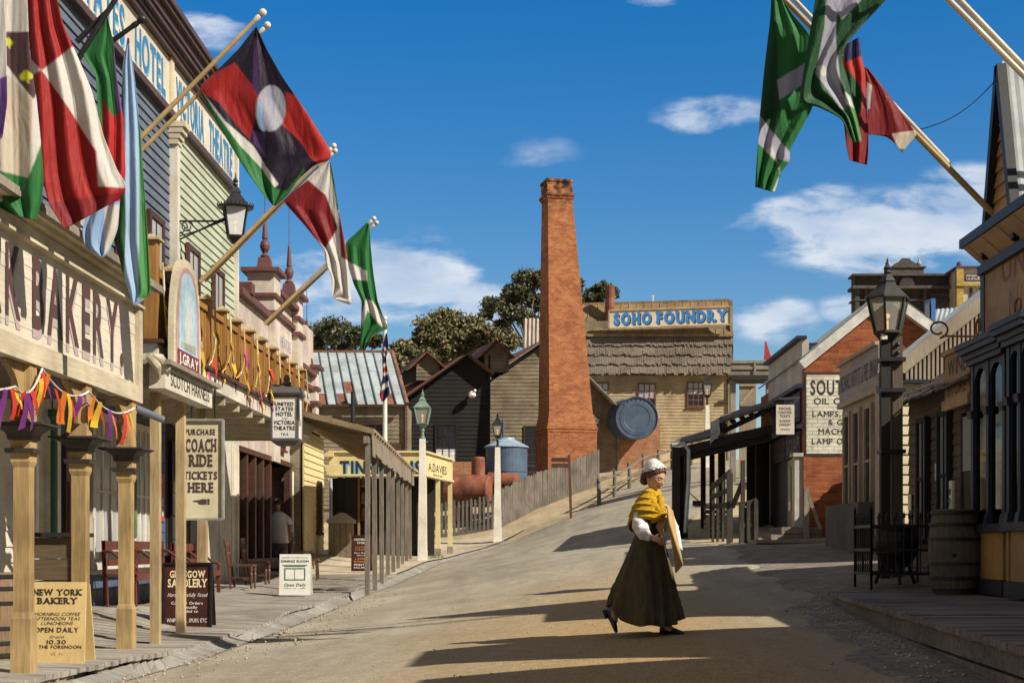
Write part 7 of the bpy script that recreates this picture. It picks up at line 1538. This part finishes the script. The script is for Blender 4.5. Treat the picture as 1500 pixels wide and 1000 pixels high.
# ================================================================== TREES
def leafmat(name, a, b):
    m = bpy.data.materials.new(name); m.use_nodes = True; nt = m.node_tree; N = nt.nodes; L = nt.links; bs = N['Principled BSDF']; bs.inputs['Roughness'].default_value = .55
    oi = N.new('ShaderNodeNewGeometry'); r = N.new('ShaderNodeValToRGB'); r.color_ramp.elements[0].color = (*a,1); r.color_ramp.elements[1].color = (*b,1)
    L.new(oi.outputs['Random Per Island'], r.inputs[0]); L.new(r.outputs[0], bs.inputs['Base Color']); return m
lf1 = leafmat('gum leaves olive', (.06,.07,.024), (.24,.21,.09)); lf2 = leafmat('gum leaves dark', (.035,.047,.022), (.13,.132,.065)); bark = M('pale gum bark', (.17,.14,.105), .8, .25, 5, .2)
def tree(label, px, base, Y, blobs, leaf, seed, n=150, ls=.55, limbs=None):
    """blobs: (px, py, radius in px) foliage masses at distance about Y"""
    rr = np.random.default_rng(seed); x = PX(px,Y); t = thing('gum_tree', label, 'tree', (x,Y,base), 'gum trees behind the foundry')
    q = Y/F; m = MB(); bl = [(P(a,b,Y)+UY*rr.uniform(-1.5,1.5), r*q*1.18) for a, b, r in blobs]
    zc = min(c.z-r*.6 for c, r in bl); fork = Vector((x,Y,base+(zc-base)*.85)); m.tube([Vector((x,Y,base-.5)), Vector((x+.1,Y,base+(zc-base)*.4)), fork], [.26,.2,.14], 9)
    for c, r in bl:
        mid = fork.lerp(c,.5)+Vector((rr.uniform(-.3,.3),0,.25*(c-fork).length*.3)); m.tube([fork, mid, c], [.09,.06,.03], 7)
        for k in range(4):
            e = c+Vector(rr.normal(0,1,3)*r*.55); m.tube([mid.lerp(c,.4), c.lerp(e,.5)+UZ*.1, e], [.035,.025,.01], 5)
    m.build('trunk', bark, t)
    vs = []; fs = []
    for c, r in bl:
        nc = max(8, int(12+r*11))
        for k in range(nc):     # clumps inside each mass
            d = rr.normal(0,1,3); d /= np.linalg.norm(d); rad = r*rr.uniform(.25,1.0)**.6; cc = np.array(c)+d*rad*np.array([1,.9,.72]); cr = r*rr.uniform(.34,.62)
            for j in range(int(n*rr.uniform(.5,1.0)*.8)):
                e = rr.normal(0,1,3); e /= np.linalg.norm(e); p = cc+e*cr*rr.uniform(.2,1.0)*np.array([1,1,.7]); L_ = ls*rr.uniform(.5,1.1)*.31; w = L_*rr.uniform(.3,.55)
                ax = rr.normal(0,1,3)+np.array([0,0,-.6]); ax /= np.linalg.norm(ax); s = np.cross(ax, rr.normal(0,1,3)); s /= (np.linalg.norm(s)+1e-6); b = len(vs)
                vs += [tuple(p-ax*L_), tuple(p+s*w), tuple(p+ax*L_), tuple(p-s*w)]; fs.append((b,b+1,b+2,b+3))
    for c, r in bl:         # loose sprays between the clumps
        for j in range(int(n*2.8*max(.5,r))):
            e = rr.normal(0,1,3); e /= np.linalg.norm(e); p = np.array(c)+e*r*1.15*rr.uniform(.15,1.0)**.5*np.array([1.15,1,.85]); L_ = ls*rr.uniform(.5,1.1)*.27; w = L_*rr.uniform(.3,.5)
            ax = rr.normal(0,1,3)+np.array([0,0,-.6]); ax /= np.linalg.norm(ax); s = np.cross(ax, rr.normal(0,1,3)); s /= (np.linalg.norm(s)+1e-6); b = len(vs)
            vs += [tuple(p-ax*L_), tuple(p+s*w), tuple(p+ax*L_), tuple(p-s*w)]; fs.append((b,b+1,b+2,b+3))
    c_ = MB(); c_.v = vs; c_.f = fs; c_.mi = [0]*len(fs); c_.build('crown', leaf, t)
Yt = 86
tree('dark spreading gum tree on the far left behind the tin roof', 485, 3.0, 82, [(452,492,17),(470,484,16),(492,486,18),(515,490,16),(535,494,14),(460,508,14),(500,505,16),(548,500,10)], lf2, 1, 130)
tree('low olive gum tree above the tin roof edge behind the flagstaff', 590, 3.5, 84, [(575,525,16),(592,512,14),(600,530,14),(585,540,14),(565,540,12),(610,540,14),(622,525,14),(556,548,10)], lf1, 2, 120)
tree('broad olive gum tree behind the two roof vents', 665, 4, 86, [(630,484,18),(650,472,17),(672,470,18),(695,478,16),(640,502,17),(665,498,18),(690,502,18),(712,494,15),(735,492,14),(748,505,13),(655,520,15),(620,512,13),(708,515,14),(640,525,15),(680,520,15),(612,525,13),(725,512,13),(660,482,14),(612,500,11)], lf1, 3, 125)
tree('tall dark gum tree rising left of the brick chimney', 775, 4.5, 92, [(770,402,15),(786,410,14),(752,425,14),(722,452,13),(742,448,14),(764,432,14),(785,440,15),(756,462,12),(735,472,11),(772,470,12),(708,458,9),(840,418,12),(846,440,10),(800,405,14),(820,412,13)], lf2, 4, 120)
tree('small dark gum crown between chimney and foundry roof', 880, 5, 92, [(872,428,12),(886,420,11),(868,440,10),(893,432,9)], lf2, 5, 120)
tree('dark bushy tree filling the gap right of the lit shed', 900, 5, 95, [(895,480,20),(935,480,20),(985,470,20),(1030,470,16)], lf2, 6, 60)
# ================================================================== PEOPLE
def skin_body(name, chains, mat, parent, root=0, lev=2):
    """chains: lists of (point, radius); points closer than 1 mm are welded: one continuous skinned surface"""
    vs, rs, es, idx = [], [], [], {}
    def vid(p, r):
        k = tuple(round(c, 3) for c in p)
        if k not in idx: idx[k] = len(vs); vs.append(tuple(p)); rs.append(r)
        return idx[k]
    for c in chains:
        pr = None
        for p, r in c:
            i = vid(p, r)
            if pr is not None and pr != i: es.append((pr, i))
            pr = i
    org = ORG[parent.name]; me = bpy.data.meshes.new(name); me.from_pydata([tuple(Vector(v)-org) for v in vs], es, []); ob = bpy.data.objects.new(name, me); COL.objects.link(ob)
    sk = ob.modifiers.new('skin', 'SKIN'); sk.use_smooth_shade = True
    for i, d in enumerate(me.skin_vertices[0].data): d.radius = (rs[i], rs[i]) if not isinstance(rs[i], tuple) else rs[i]; d.use_root = (i == root)
    sb = ob.modifiers.new('sub', 'SUBSURF'); sb.levels = lev; sb.render_levels = lev
    dg = bpy.context.evaluated_depsgraph_get(); m2 = bpy.data.meshes.new_from_object(ob.evaluated_get(dg)); ob.modifiers.clear(); ob.data = m2
    m2.materials.clear(); m2.materials.append(mat)
    for p in m2.polygons: p.use_smooth = True
    ob.parent = parent; ORG[ob.name] = org; return ob
def rings(name, mat, parent, rows, n=64, pleat=0, amp=None, phase=0, close=True, sub=0, thick=0):
    """rows: (center, rx, ry, tilt) lofted; pleats grow by amp[i]"""
    m = MB(); vs = []; 
    for i, (c, rx, ry, tilt) in enumerate(rows):
        for k in range(n):
            t = 2*math.pi*k/n; g = 1
            if pleat: a = amp[i]; g = 1+a*(math.sin(pleat*t+phase)+.5*math.sin(pleat*1.7*t+2+i*.12)+.35*math.sin(pleat*.55*t+1))
            vs.append(Vector(c)+Vector((rx*g*math.cos(t), ry*g*math.sin(t), tilt[0]*math.cos(t)+tilt[1]*math.sin(t))))
    fs = [(i*n+k, i*n+(k+1)%n, (i+1)*n+(k+1)%n, (i+1)*n+k) for i in range(len(rows)-1) for k in range(n)]
    if close: fs.append(tuple(range(n))[::-1]); fs.append(tuple((len(rows)-1)*n+k for k in range(n)))
    m.add(vs, fs); o = m.build(name, mat, parent, smooth=True)
    if thick: s = o.modifiers.new('cloth', 'SOLIDIFY'); s.thickness = thick
    if sub: s = o.modifiers.new('sub', 'SUBSURF'); s.levels = sub; s.render_levels = sub
    return o
def fingers(wr, d, up, side, s=1.0, curl=.9, thumb_side=1):
    """five finger chains from a wrist point: d = towards the finger tips, up = back of the hand, side = towards the thumb"""
    d, up, side = d.normalized(), up.normalized(), side.normalized(); palm = wr+d*.045*s; ch = [[(wr, .023*s), (palm, (.030*s)), (wr+d*.085*s, .026*s)]]; base = wr+d*.085*s
    for k, (o, L_) in enumerate(((.030,.068),(.010,.078),(-.011,.073),(-.030,.056))):
        b = base+side*o*s; a1, a2, a3 = curl*.35, curl*.9, curl*1.35
        p1 = b+(d*math.cos(a1)-up*math.sin(a1))*L_*.42*s; p2 = p1+(d*math.cos(a2)-up*math.sin(a2))*L_*.33*s; p3 = p2+(d*math.cos(a3)-up*math.sin(a3))*L_*.27*s
        ch.append([(palm, .030*s), (b, .0105*s), (p1, .0095*s), (p2, .0088*s), (p3, .0075*s)])
    tb = wr+d*.03*s+side*.026*s; t1 = tb+(d*.6+side*.7-up*.25).normalized()*.038*s; t2 = t1+(d*.85+side*.2-up*.5).normalized()*.03*s
    ch.append([(palm, .030*s), (tb, .014*s), (t1, .012*s), (t2, .009*s)]); return ch
def head(name, mat, parent, c, yaw, pitch, roll=0, hgt=.225, hair=None):
    """sculpted head: an ellipsoid with brow, eye sockets, nose, lips, chin and ears; face towards local -Y before turning"""
    nu, nv = 56, 44; vs = []; sc = hgt/.225
    Rm = Matrix.Rotation(yaw,3,'Z')@Matrix.Rotation(pitch,3,'X')@Matrix.Rotation(roll,3,'Y')
    for j in range(nv+1):
        ph = math.pi*j/nv; z = math.cos(ph)
        for i in range(nu):
            th = 2*math.pi*i/nu; x, y = math.sin(ph)*math.sin(th), -math.sin(ph)*math.cos(th)
            X, Y_, Z = x*.073, y*.094, z*.1125
            if z < 0: k = 1-.30*(-z)**1.4; X *= k; Y_ = Y_*(1-.10*(-z)) - .006*(-z)
            fr = max(0, -y)
            def bump(x0, z0, sx_, sz_, a): return a*math.exp(-((X-x0)/sx_)**2-((Z-z0)/sz_)**2)*(1 if y < 0 else 0)
            dy = bump(0,-.022,.011,.022,-.019)+bump(0,-.038,.015,.010,-.012)+bump(-.012,-.040,.007,.006,-.004)+bump(.012,-.040,.007,.006,-.004)
            dy += bump(.031,.003,.017,.012,.012)+bump(-.031,.003,.017,.012,.012)+bump(0,.022,.045,.010,-.005)
            dy += bump(0,-.063,.020,.006,-.008)+bump(0,-.073,.017,.006,-.008)+bump(0,-.068,.024,.003,.006)+bump(0,-.096,.018,.014,-.008)+bump(.036,-.028,.02,.02,-.004)+bump(-.036,-.028,.02,.02,-.004)
            vs.append(Vector((X, Y_+dy, Z))*sc)
    for s in (-1,1): pass
    m = MB(); m.v = [tuple(Vector(c)+Rm@v) for v in vs]; m.f = [(j*nu+i, (j+1)*nu+i, (j+1)*nu+(i+1)%nu, j*nu+(i+1)%nu) for j in range(nv) for i in range(nu)]
    mm = [0]*len(m.f); cen = [sum((vs[a] for a in f), Vector())/4 for f in m.f]
    for k, p in enumerate(cen):
        q = p/sc
        if q.y < -.06 and abs(q.x) < .024 and -.079 < q.z < -.058 and (q.x/.024)**2+((q.z+.068)/.010)**2 < 1: mm[k] = 1
        if q.y < -.05 and (((abs(q.x)-.031)/.022)**2+((q.z-.0185)/.0045)**2) < 1: mm[k] = 2
    m.mi = mm
    for s in (-1,1):  # eyes and ears
        e = Vector((s*.031,-.0735,.003))*sc; m.m = 3; b = len(m.v); mm2 = MB(); mm2.lens_ball(e, .0118*sc, 8); m.add([Vector(c)+Rm@Vector(v) for v in mm2.v], mm2.f)
        m.m = 4; mm2 = MB(); mm2.lens_ball(e+Vector((0,-.0072,-.0035))*sc, .0062*sc, 6); m.add([Vector(c)+Rm@Vector(v) for v in mm2.v], mm2.f)
        m.m = 0; mm2 = MB(); mm2.lathe(Vector((0,0,0)), [(.001,-.03),(.012,-.026),(.018,-.008),(.02,.012),(.014,.026),(.001,.03)], 12, sx=.42)
        m.add([Vector(c)+Rm@(Vector((s*.074,.006,-.01))*sc+Matrix.Rotation(s*.35,3,'Z')@(Vector(v)*sc)) for v in mm2.v], mm2.f)
    o = m.build(name, [mat, MATS['lips'], MATS['brow hair'], MATS['eye white'], MATS['iris']], parent, smooth=True); return o, Rm
plain('lips', (.34,.10,.075), .45); plain('brow hair', (.09,.035,.02), .7); plain('eye white', (.30,.26,.23), .3); plain('iris', (.05,.035,.02), .2)
skin_m = M('fair skin', (.50,.295,.20), .5, .06, 14, .04, stain=.06)
# ---- the woman
YW = 13.3; GW = H(1.02, YW); k_ = YW/F
def Q(px, py, dy=0): return P(px, py, YW)+UY*dy
wm = thing('person', 'woman in mustard shawl, white cap and long olive skirt crossing the road', 'person', (PX(945,YW), YW, GW))
fold = (GW-PZ(930,YW))
def Q(px, py, dy=0): v = P(px, py, YW)+UY*dy; v.z += fold; return v
hc = Q(959.5, 699, -.02)
# body: head, neck, trunk, arms with hands and legs grown as one skinned surface; the sculpted face is welded in
neck0, chest, waist, hip = Q(955,728,.0), Q(948,752,.02), Q(952,776,.01), Q(950,800,.02)
shL, shR = Q(934,738,-.10), Q(968,741,.12)      # her right shoulder is nearer to us
elL, wrL = Q(934,775,-.20), Q(952,788,-.27)
elR, wrR = Q(985,775,.10), Q(979.5,757,-.05)
knL, anL = Q(925,862,.10), Q(899,893,.14); knR, anR = Q(968,862,-.06), Q(973,915,-.08)
ch = [[(hip,.13),(waist,.105),(chest,.10),(neck0,.05),(Q(957,716,-.005),.047),(hc,.065)], [(chest,.10),(shL,.042),(elL,.040),(wrL,.025)], [(chest,.10),(shR,.042),(elR,.040),(wrR,.025)], [(hip,.13),(knL,.062),(anL,.042),(Q(902,915,.12),.035)], [(hip,.13),(knR,.062),(anR,.042),(Q(985,923,-.10),.034)]]
ch += fingers(wrL, Vector((.93,-.12,-.28)), Vector((-.2,-.95,.1)), Vector((.2,.0,1)), .95, 1.0)
ch += fingers(wrR, Vector((-.05,-.35,.95)), Vector((.95,.2,.1)), Vector((-.3,-.9,-.1)), .95, 1.2)
body = skin_body('body', ch, skin_m, wm)
YAW, PIT = R(46), R(20)
hd, RM = head('head', skin_m, wm, hc, YAW, PIT, R(0), hgt=.232)
# join head into the body mesh so the figure is one mesh
def join(a, b):
    import bmesh
    bm = bmesh.new(); bm.from_mesh(a.data); off = len(a.data.materials)
    mats = [m for m in b.data.materials]; mp = []
    for m in mats:
        if m.name not in [x.name for x in a.data.materials]: a.data.materials.append(m)
        mp.append([x.name for x in a.data.materials].index(m.name))
    n0 = len(bm.faces); bm.from_mesh(b.data); bm.faces.ensure_lookup_table()
    for i in range(n0, len(bm.faces)): bm.faces[i].material_index = mp[bm.faces[i].material_index]
    bm.to_mesh(a.data); bm.free(); nm = b.name; bpy.data.objects.remove(b)
join(body, hd)
def HP(x, y, z): return hc+RM@(Vector((x,y,z))*1.03)
hairm = M('auburn hair', (.10,.025,.012), .45, .35, 30, .4, stretch=(1,1,.3)); capm = M('white cotton cap', (.62,.62,.60), .8, .06, 18, .35, stain=.08); shawlm = M('mustard knit', (.60,.36,.012), .95, .16, 45, .9, stain=.1, fine=150)
blousem = M('white cotton blouse', (.70,.68,.68), .85, .05, 14, .3, stain=.08); skirtm = M('olive skirt cloth', (.062,.048,.022), .9, .3, 7, .3, col2=(.10,.08,.037), stain=.25, stretch=(3,3,.5)); shoem = plain('black shoe leather', (.012,.012,.016), .35)
def shell(name, mat, f, nu=40, nv=20, thick=.006):
    m = MB(); vs = []
    for j in range(nv):
        for i in range(nu): vs.append(f(i/nu, j/(nv-1)))
    m.add(vs, [(j*nu+i, j*nu+(i+1)%nu, (j+1)*nu+(i+1)%nu, (j+1)*nu+i) for j in range(nv-1) for i in range(nu)]+[tuple(range(nu))]); o = m.build(name, mat, wm, smooth=True); s = o.modifiers.new('t', 'SOLIDIFY'); s.thickness = thick; return o
def hairf(u, v):
    t = 2*math.pi*u; fr = max(0, -math.cos(t+0)); ph = (.10+v*(.80+.80*(1-max(0,math.cos(t))**.7)))
    r = 1.075+.02*math.sin(t*23)*v+.015*math.sin(t*11+2)-.055*v**4*max(0,math.cos(t))
    x, y, z = math.sin(ph)*math.sin(t)*.077*r, -math.sin(ph)*math.cos(t)*.099*r, math.cos(ph)*.118*r
    if z < 0: x *= 1-.12*(-z/.1)
    return HP(x, y, z)
shell('hair', hairm, hairf, 60, 22)
m = MB(); m.lens_ball(HP(0,.098,-.035), .058, 10); m.lens_ball(HP(-.03,.085,-.06), .045, 8); m.build('hair_bun', hairm, wm, smooth=True)
def capf(u, v):
    t = 2*math.pi*u; lim = 1.02-.50*max(0,math.cos(t))+.50*max(0,-math.cos(t)); ph = .02+v*lim
    r = 1.15+.03*math.sin(t*9+v*5)*v+.02*math.sin(t*4+9*v)+.30*max(0,-math.cos(t))*math.sin(math.pi*min(1,v*1.05))
    return HP(math.sin(ph)*math.sin(t)*.079*r, -math.sin(ph)*math.cos(t)*.101*r+.006, math.cos(ph)*.120*r)
shell('cap', capm, capf, 72, 16)
def frill(u, v):
    t = 2*math.pi*u; lim = 1.02-.50*max(0,math.cos(t))+.50*max(0,-math.cos(t)); ph = lim-.10+.24*v; r = 1.15+.07*v+.05*math.sin(t*17)*v+.03*math.sin(t*5)
    return HP(math.sin(ph)*math.sin(t)*.079*r, -math.sin(ph)*math.cos(t)*.101*r+.006, math.cos(ph)*.120*r)
m = MB(); nu = 120; vs = [frill(i/nu, j/3) for j in range(4) for i in range(nu)]; m.add(vs, [(j*nu+i, j*nu+(i+1)%nu, (j+1)*nu+(i+1)%nu, (j+1)*nu+i) for j in range(3) for i in range(nu)]); m.build('cap_frill', capm, wm, smooth=True)
# bodice and blouse sleeves
rings('bodice', M('dark bodice', (.05,.028,.018), .9, .2, 12, .2), wm, [(Q(950,782,.02),.135,.105,(0,0)),(Q(950,770,.01),.13,.11,(0,0)),(Q(950,755,.01),.15,.12,(0,0)),(Q(951,740,.01),.15,.11,(0,0))], 32)
def sleeve(pts, rs, name='sleeve', mat=blousem, n=28, ruff=.05):
    m = MB(); P2 = []; R2 = []
    for i in range(len(pts)-1):
        for k in range(8): t = k/8; P2.append(Vector(pts[i]).lerp(Vector(pts[i+1]),t)); R2.append(rs[i]+(rs[i+1]-rs[i])*t)
    P2.append(Vector(pts[-1])); R2.append(rs[-1]); m.tube(P2, R2, n)
    vs = []; 
    for j in range(len(P2)):
        for k in range(n):
            v = Vector(m.v[j*n+k]); d = v-P2[j]; vs.append(P2[j]+d*(1+ruff*math.sin(k*5.3+j*.55)+ruff*.9*math.sin(j*1.25+k*.9)))
    m.v = [tuple(v) for v in vs]; o = m.build(name, mat, wm, smooth=True); s = o.modifiers.new('s','SUBSURF'); s.levels = 1; s.render_levels = 1; return o
sleeve([Q(936,748,-.13), Q(934.5,757,-.15), Q(935,770,-.20), Q(941,782,-.24), wrL+Vector((-.035,.01,.01)), wrL+Vector((-.012,.0,.0))], [.045,.062,.072,.066,.038,.033])
sleeve([shR, Q(978,758,.14), elR, Q(982,766,.02), wrR+Vector((.004,.02,-.02))], [.065,.075,.07,.055,.034])
# shawl: crossed wrap with knitted ridges
def shawlf(u, v, lay=0):
    t = 2*math.pi*u; c0, c1 = Q(954,715.5,.01), Q(947.5,757,-.02); c = c0.lerp(c1, v**.9)
    rx = .062+.108*min(1,v*1.6)**.75; ry = .068+.175*min(1,v*1.6)**.75
    rg = .011*math.sin(v*31+t*1.0-1.2*math.cos(t))+.006*math.sin(v*60+2*t)+.010*math.sin(3*t+v*4)
    x, y = (rx+rg)*math.cos(t), (ry+rg)*math.sin(t)
    front = max(0, -math.sin(t+.25)); side = max(0,-math.cos(t))
    drop = v**1.3*(.10*max(0,math.cos(t-.35+math.pi*1.42))+.03*side+.025)
    z = -.0*v - drop*1.0 - .02*v*math.cos(t)
    return c+Vector((x, y, z+.012*math.sin(2*t)))
m = MB(); nu, nv = 96, 40; vs = [shawlf(i/nu, j/(nv-1)) for j in range(nv) for i in range(nu)]; m.add(vs, [(j*nu+i, j*nu+(i+1)%nu, (j+1)*nu+(i+1)%nu, (j+1)*nu+i) for j in range(nv-1) for i in range(nu)]); so = m.build('shawl', shawlm, wm, smooth=True); s = so.modifiers.new('t','SOLIDIFY'); s.thickness = .014; s.offset = 1
m = MB(); m.tube([Q(964,727,-.10), Q(966,738,-.17), Q(964,750,-.20), Q(958,762,-.19), Q(951,766,-.17)], [.018,.032,.036,.030,.012], 12); m.tube([Q(951,724,-.09), Q(955,737,-.17), Q(962,749,-.205), Q(968,757,-.19)], [.016,.030,.036,.014], 12); m.build('shawl_wrap', shawlm, wm, smooth=True)
m = MB(); m.prism([(0,0),(.06,.10),(.10,.06),(.05,-.09)], Q(958,771,-.185), UX, UZ, UY*.02); m.build('kerchief', M('cream kerchief', (.50,.33,.17), .8), wm)
# skirt
def skirt():
    n = 168; rows = []; nv = 46; vs = []
    for j in range(nv):
        v = j/(nv-1)
        yl = 776+(884-776)*v; yr = 776+(912-776)*v
        # left and right silhouette (px) down the skirt
        xl = np.interp(v, [0,.12,.3,.5,.7,.85,1.0], [934,929,921,912,903,896,891]); xr = np.interp(v, [0,.12,.3,.5,.7,.85,1.0], [966,972,977,983,989,995,1000])
        for k in range(n):
            t = 2*math.pi*k/n; a = .02+.24*v**.85
            ph = t+.25*math.sin(2*t+v*1.5)
            f = a*((1-1.9*abs(math.sin(5.5*ph+1.1*v))**.9)+.8*math.sin(4*ph+2.2+.8*v)+.45*(1-1.9*abs(math.sin(9.5*ph-.9*v+1))**.9))*.55
            px = (xl+xr)/2+(xr-xl)/2*math.cos(t)*(1+f*.6); py = 776+v*(np.interp(math.cos(t), [-1,-.75,-.2,.3,.8,1], [110,127,140,139,134,130]))+v*3*math.sin(5*t)
            ry = (.115+.24*v**.9)*(1+f)
            p = Q(px, py, 0); p.y = YW+ry*math.sin(t)+.02; vs.append(p)
    m = MB(); m.add(vs, [(j*n+k, j*n+(k+1)%n, (j+1)*n+(k+1)%n, (j+1)*n+k) for j in range(nv-1) for k in range(n)]); o = m.build('skirt', skirtm, wm, smooth=True); s = o.modifiers.new('t','SOLIDIFY'); s.thickness = .006
skirt()
m = MB()
m.lathe(Q(950,776,.015), [(.145,-.02),(.148,.0),(.14,.03)], 32, sy=.82); m.build('waistband', skirtm, wm, smooth=True)
# shoes and socks
def shoe(heel, toe, up, w=.042, name='shoe'):
    heel, toe, up = Vector(heel), Vector(toe), Vector(up).normalized(); d = (toe-heel); L_ = d.length; d.normalize(); s = d.cross(up).normalized(); up = s.cross(d); m = MB(); vs = []; n = 18; st = []
    for q, wd, hh, lo in ((-.02,.55,.05,.012),(.03,.8,.095,.0),(.18,.85,.105,0),(.32,.8,.09,.004),(.5,.9,.065,.008),(.7,1.05,.052,.006),(.88,.95,.040,.006),(.97,.6,.028,.010),(1.0,.2,.018,.014)):
        for k in range(n):
            t = 2*math.pi*k/n; z = math.sin(t); vs.append(heel+d*q*L_+s*w*wd*math.cos(t)*(1 if z < .2 else .92)+up*(lo+hh*.5+hh*.5*max(-.98,z)))
    m.add(vs, [(i*n+k, i*n+(k+1)%n, (i+1)*n+(k+1)%n, (i+1)*n+k) for i in range(8) for k in range(n)]+[tuple(range(n))[::-1], tuple(8*n+k for k in range(n))])
    m.add([heel-d*.01+s*a*w*.75+up*b for a in (-1,1) for b in (-.02,.015)]+[heel+d*.07+s*a*w*.75+up*b for a in (-1,1) for b in (-.02,.015)],[(0,1,3,2),(4,6,7,5),(0,4,5,1),(2,3,7,6),(0,2,6,4),(1,5,7,3)])
    m.build(name, shoem, wm, smooth=True)
shoe(Q(966,927,-.06), Q(1000,929.5,-.12), UZ); shoe(Q(886,896,.15), Q(901,928.5,.10), Vector((.95,.1,.42)))
for a, b in ((Q(893,893,.14),Q(908,882,.12)),(Q(972,914,-.07),Q(970,900,-.06))):
    m = MB(); m.tube([a, b], [.043,.046], 14); m.build('sock', M('striped sock', (.35,.33,.40), .9, .4, 30, .2, stretch=(.2,.2,4)), wm, smooth=True)
# the board she carries
bd = thing('carried_board', 'stiff kraft coloured board with white papers held upright by the walking woman', 'board', Q(978,800,-.27))
tl, tr, br, bl = Q(972.5,743.5,-.33), Q(980,747,-.10), Q(992,832,-.13), Q(986,838,-.36); tl = Q(972.5,743,-.34); bl = Q(985,838,-.34); tr = Q(984,748,-.12); br = Q(999,827,-.12)
n = (tr-tl).cross(bl-tl).normalized()*.008
m = MB(); m.add([tl,tr,br,bl,tl+n,tr+n,br+n,bl+n],[(0,1,2,3),(7,6,5,4),(0,4,5,1),(1,5,6,2),(2,6,7,3),(3,7,4,0)]); m.build('board', M('kraft board', (.50,.34,.14), .8, .12, 9, .1, stain=.2), bd)
m = MB(); a, b, c, d = Q(981,772,-.09)+UX*.02, Q(989,776,.02)+UX*.035, Q(993,806,.02)+UX*.04, Q(988,800,-.1)+UX*.03; m.add([a,b,c,d]+[p+UX*.006 for p in (a,b,c,d)],[(0,1,2,3),(7,6,5,4),(0,4,5,1),(1,5,6,2),(2,6,7,3),(3,7,4,0)]); m.build('paper', plain('white paper', (.72,.72,.74), .7), bd)
# ---- the man in the doorway, back turned
YM = 36.4
def QM(px, py, dy=0): return P(px, py, YM)+UY*dy
g = PZ(836,YM); mn = thing('person', 'man in white T-shirt and grey shorts, back turned, entering the dark doorway', 'person', (PX(410,YM),YM,g))
nk, cs_, hp = QM(408,750,.0), QM(409,764,0), QM(410,797,0); sl, sr = QM(400,755,0), QM(419,755,0)
skd = M('tanned skin', (.34,.19,.13), .5, .08, 14, .04)
ch = [[(hp,.14),(QM(410,782),.13),(cs_,.15),(nk,.06),(QM(407,744),.055),(QM(406.5,737,-.02),.095),(QM(406.5,733,-.02),.08)],[(cs_,.15),(sl,.07),(QM(396,772,.02),.05),(QM(402,784,.15),.035)],[(cs_,.15),(sr,.07),(QM(425,772,-.02),.05),(QM(424,786,.06),.036)],
      [(hp,.14),(QM(404,812,.05),.075),(QM(403,832,.1),.05),(QM(402,835,-.0),.04)],[(hp,.14),(QM(415,812,-.02),.078),(QM(416,833,-.05),.05),(QM(416,836,-.02),.04)]]
ch += fingers(QM(402,784,.15), Vector((.3,.8,-.5)), Vector((-1,0,0)), Vector((0,.5,1)), 1.0, .6); ch += fingers(QM(424,786,.06), Vector((0,.3,-1)), Vector((1,0,0)), Vector((0,1,.2)), 1.0, .6)
skin_body('body', ch, skd, mn)
wtee = M('white tee shirt', (.68,.66,.66), .85, .05, 12, .25, stain=.1); 
rings('shirt', wtee, mn, [(QM(410.5,795),.215,.15,(0,0)),(QM(410.3,785),.205,.15,(0,0)),(QM(410,772),.215,.16,(0,0)),(QM(409.5,762),.225,.16,(0,0)),(QM(409,754),.205,.13,(0,0)),(QM(408,749),.09,.08,(0,0))], 40, 7, [.03,.025,.02,.015,.01,0])
for a, b in ((sl, QM(396.5,768,.02)),(sr, QM(424.5,768,-.02))): m = MB(); m.tube([a+(cs_-a)*.35+UZ*.04, a.lerp(b,.45), b], [.085,.09,.085], 14); m.build('sleeve', wtee, mn, smooth=True)
shm = M('grey shorts', (.14,.14,.16), .85, .1, 12, .2)
rings('shorts', shm, mn, [(QM(410.5,803),.195,.14,(0,0)),(QM(410.5,793),.18,.14,(0,0))], 32)
for a, b in ((QM(405.5,797),QM(403.5,815,.04)),(QM(415,797),QM(415.5,815,-.02))): m = MB(); m.tube([a,b],[.115,.11],16); m.build('shorts_leg', shm, mn, smooth=True)
m = MB(); m.lathe(QM(406.5,737.5,-.02), [(.10,-.02),(.108,.03),(.10,.09),(.06,.125),(.01,.135)], 18); m.lathe(QM(406.5,737.5,-.02), [(.10,.02),(.165,.012),(.165,.02),(.10,.03)], 24); m.build('hat', M('dark hat', (.05,.045,.04), .8), mn, smooth=True)
for px, d in ((402,-.0),(416,-.04)): m = MB(); c = QM(px,836,d); m.lathe(c, [(.045,-.02),(.06,.0),(.055,.05),(.04,.09)], 14, sy=2.0); m.build('shoe', shoem, mn, smooth=True)
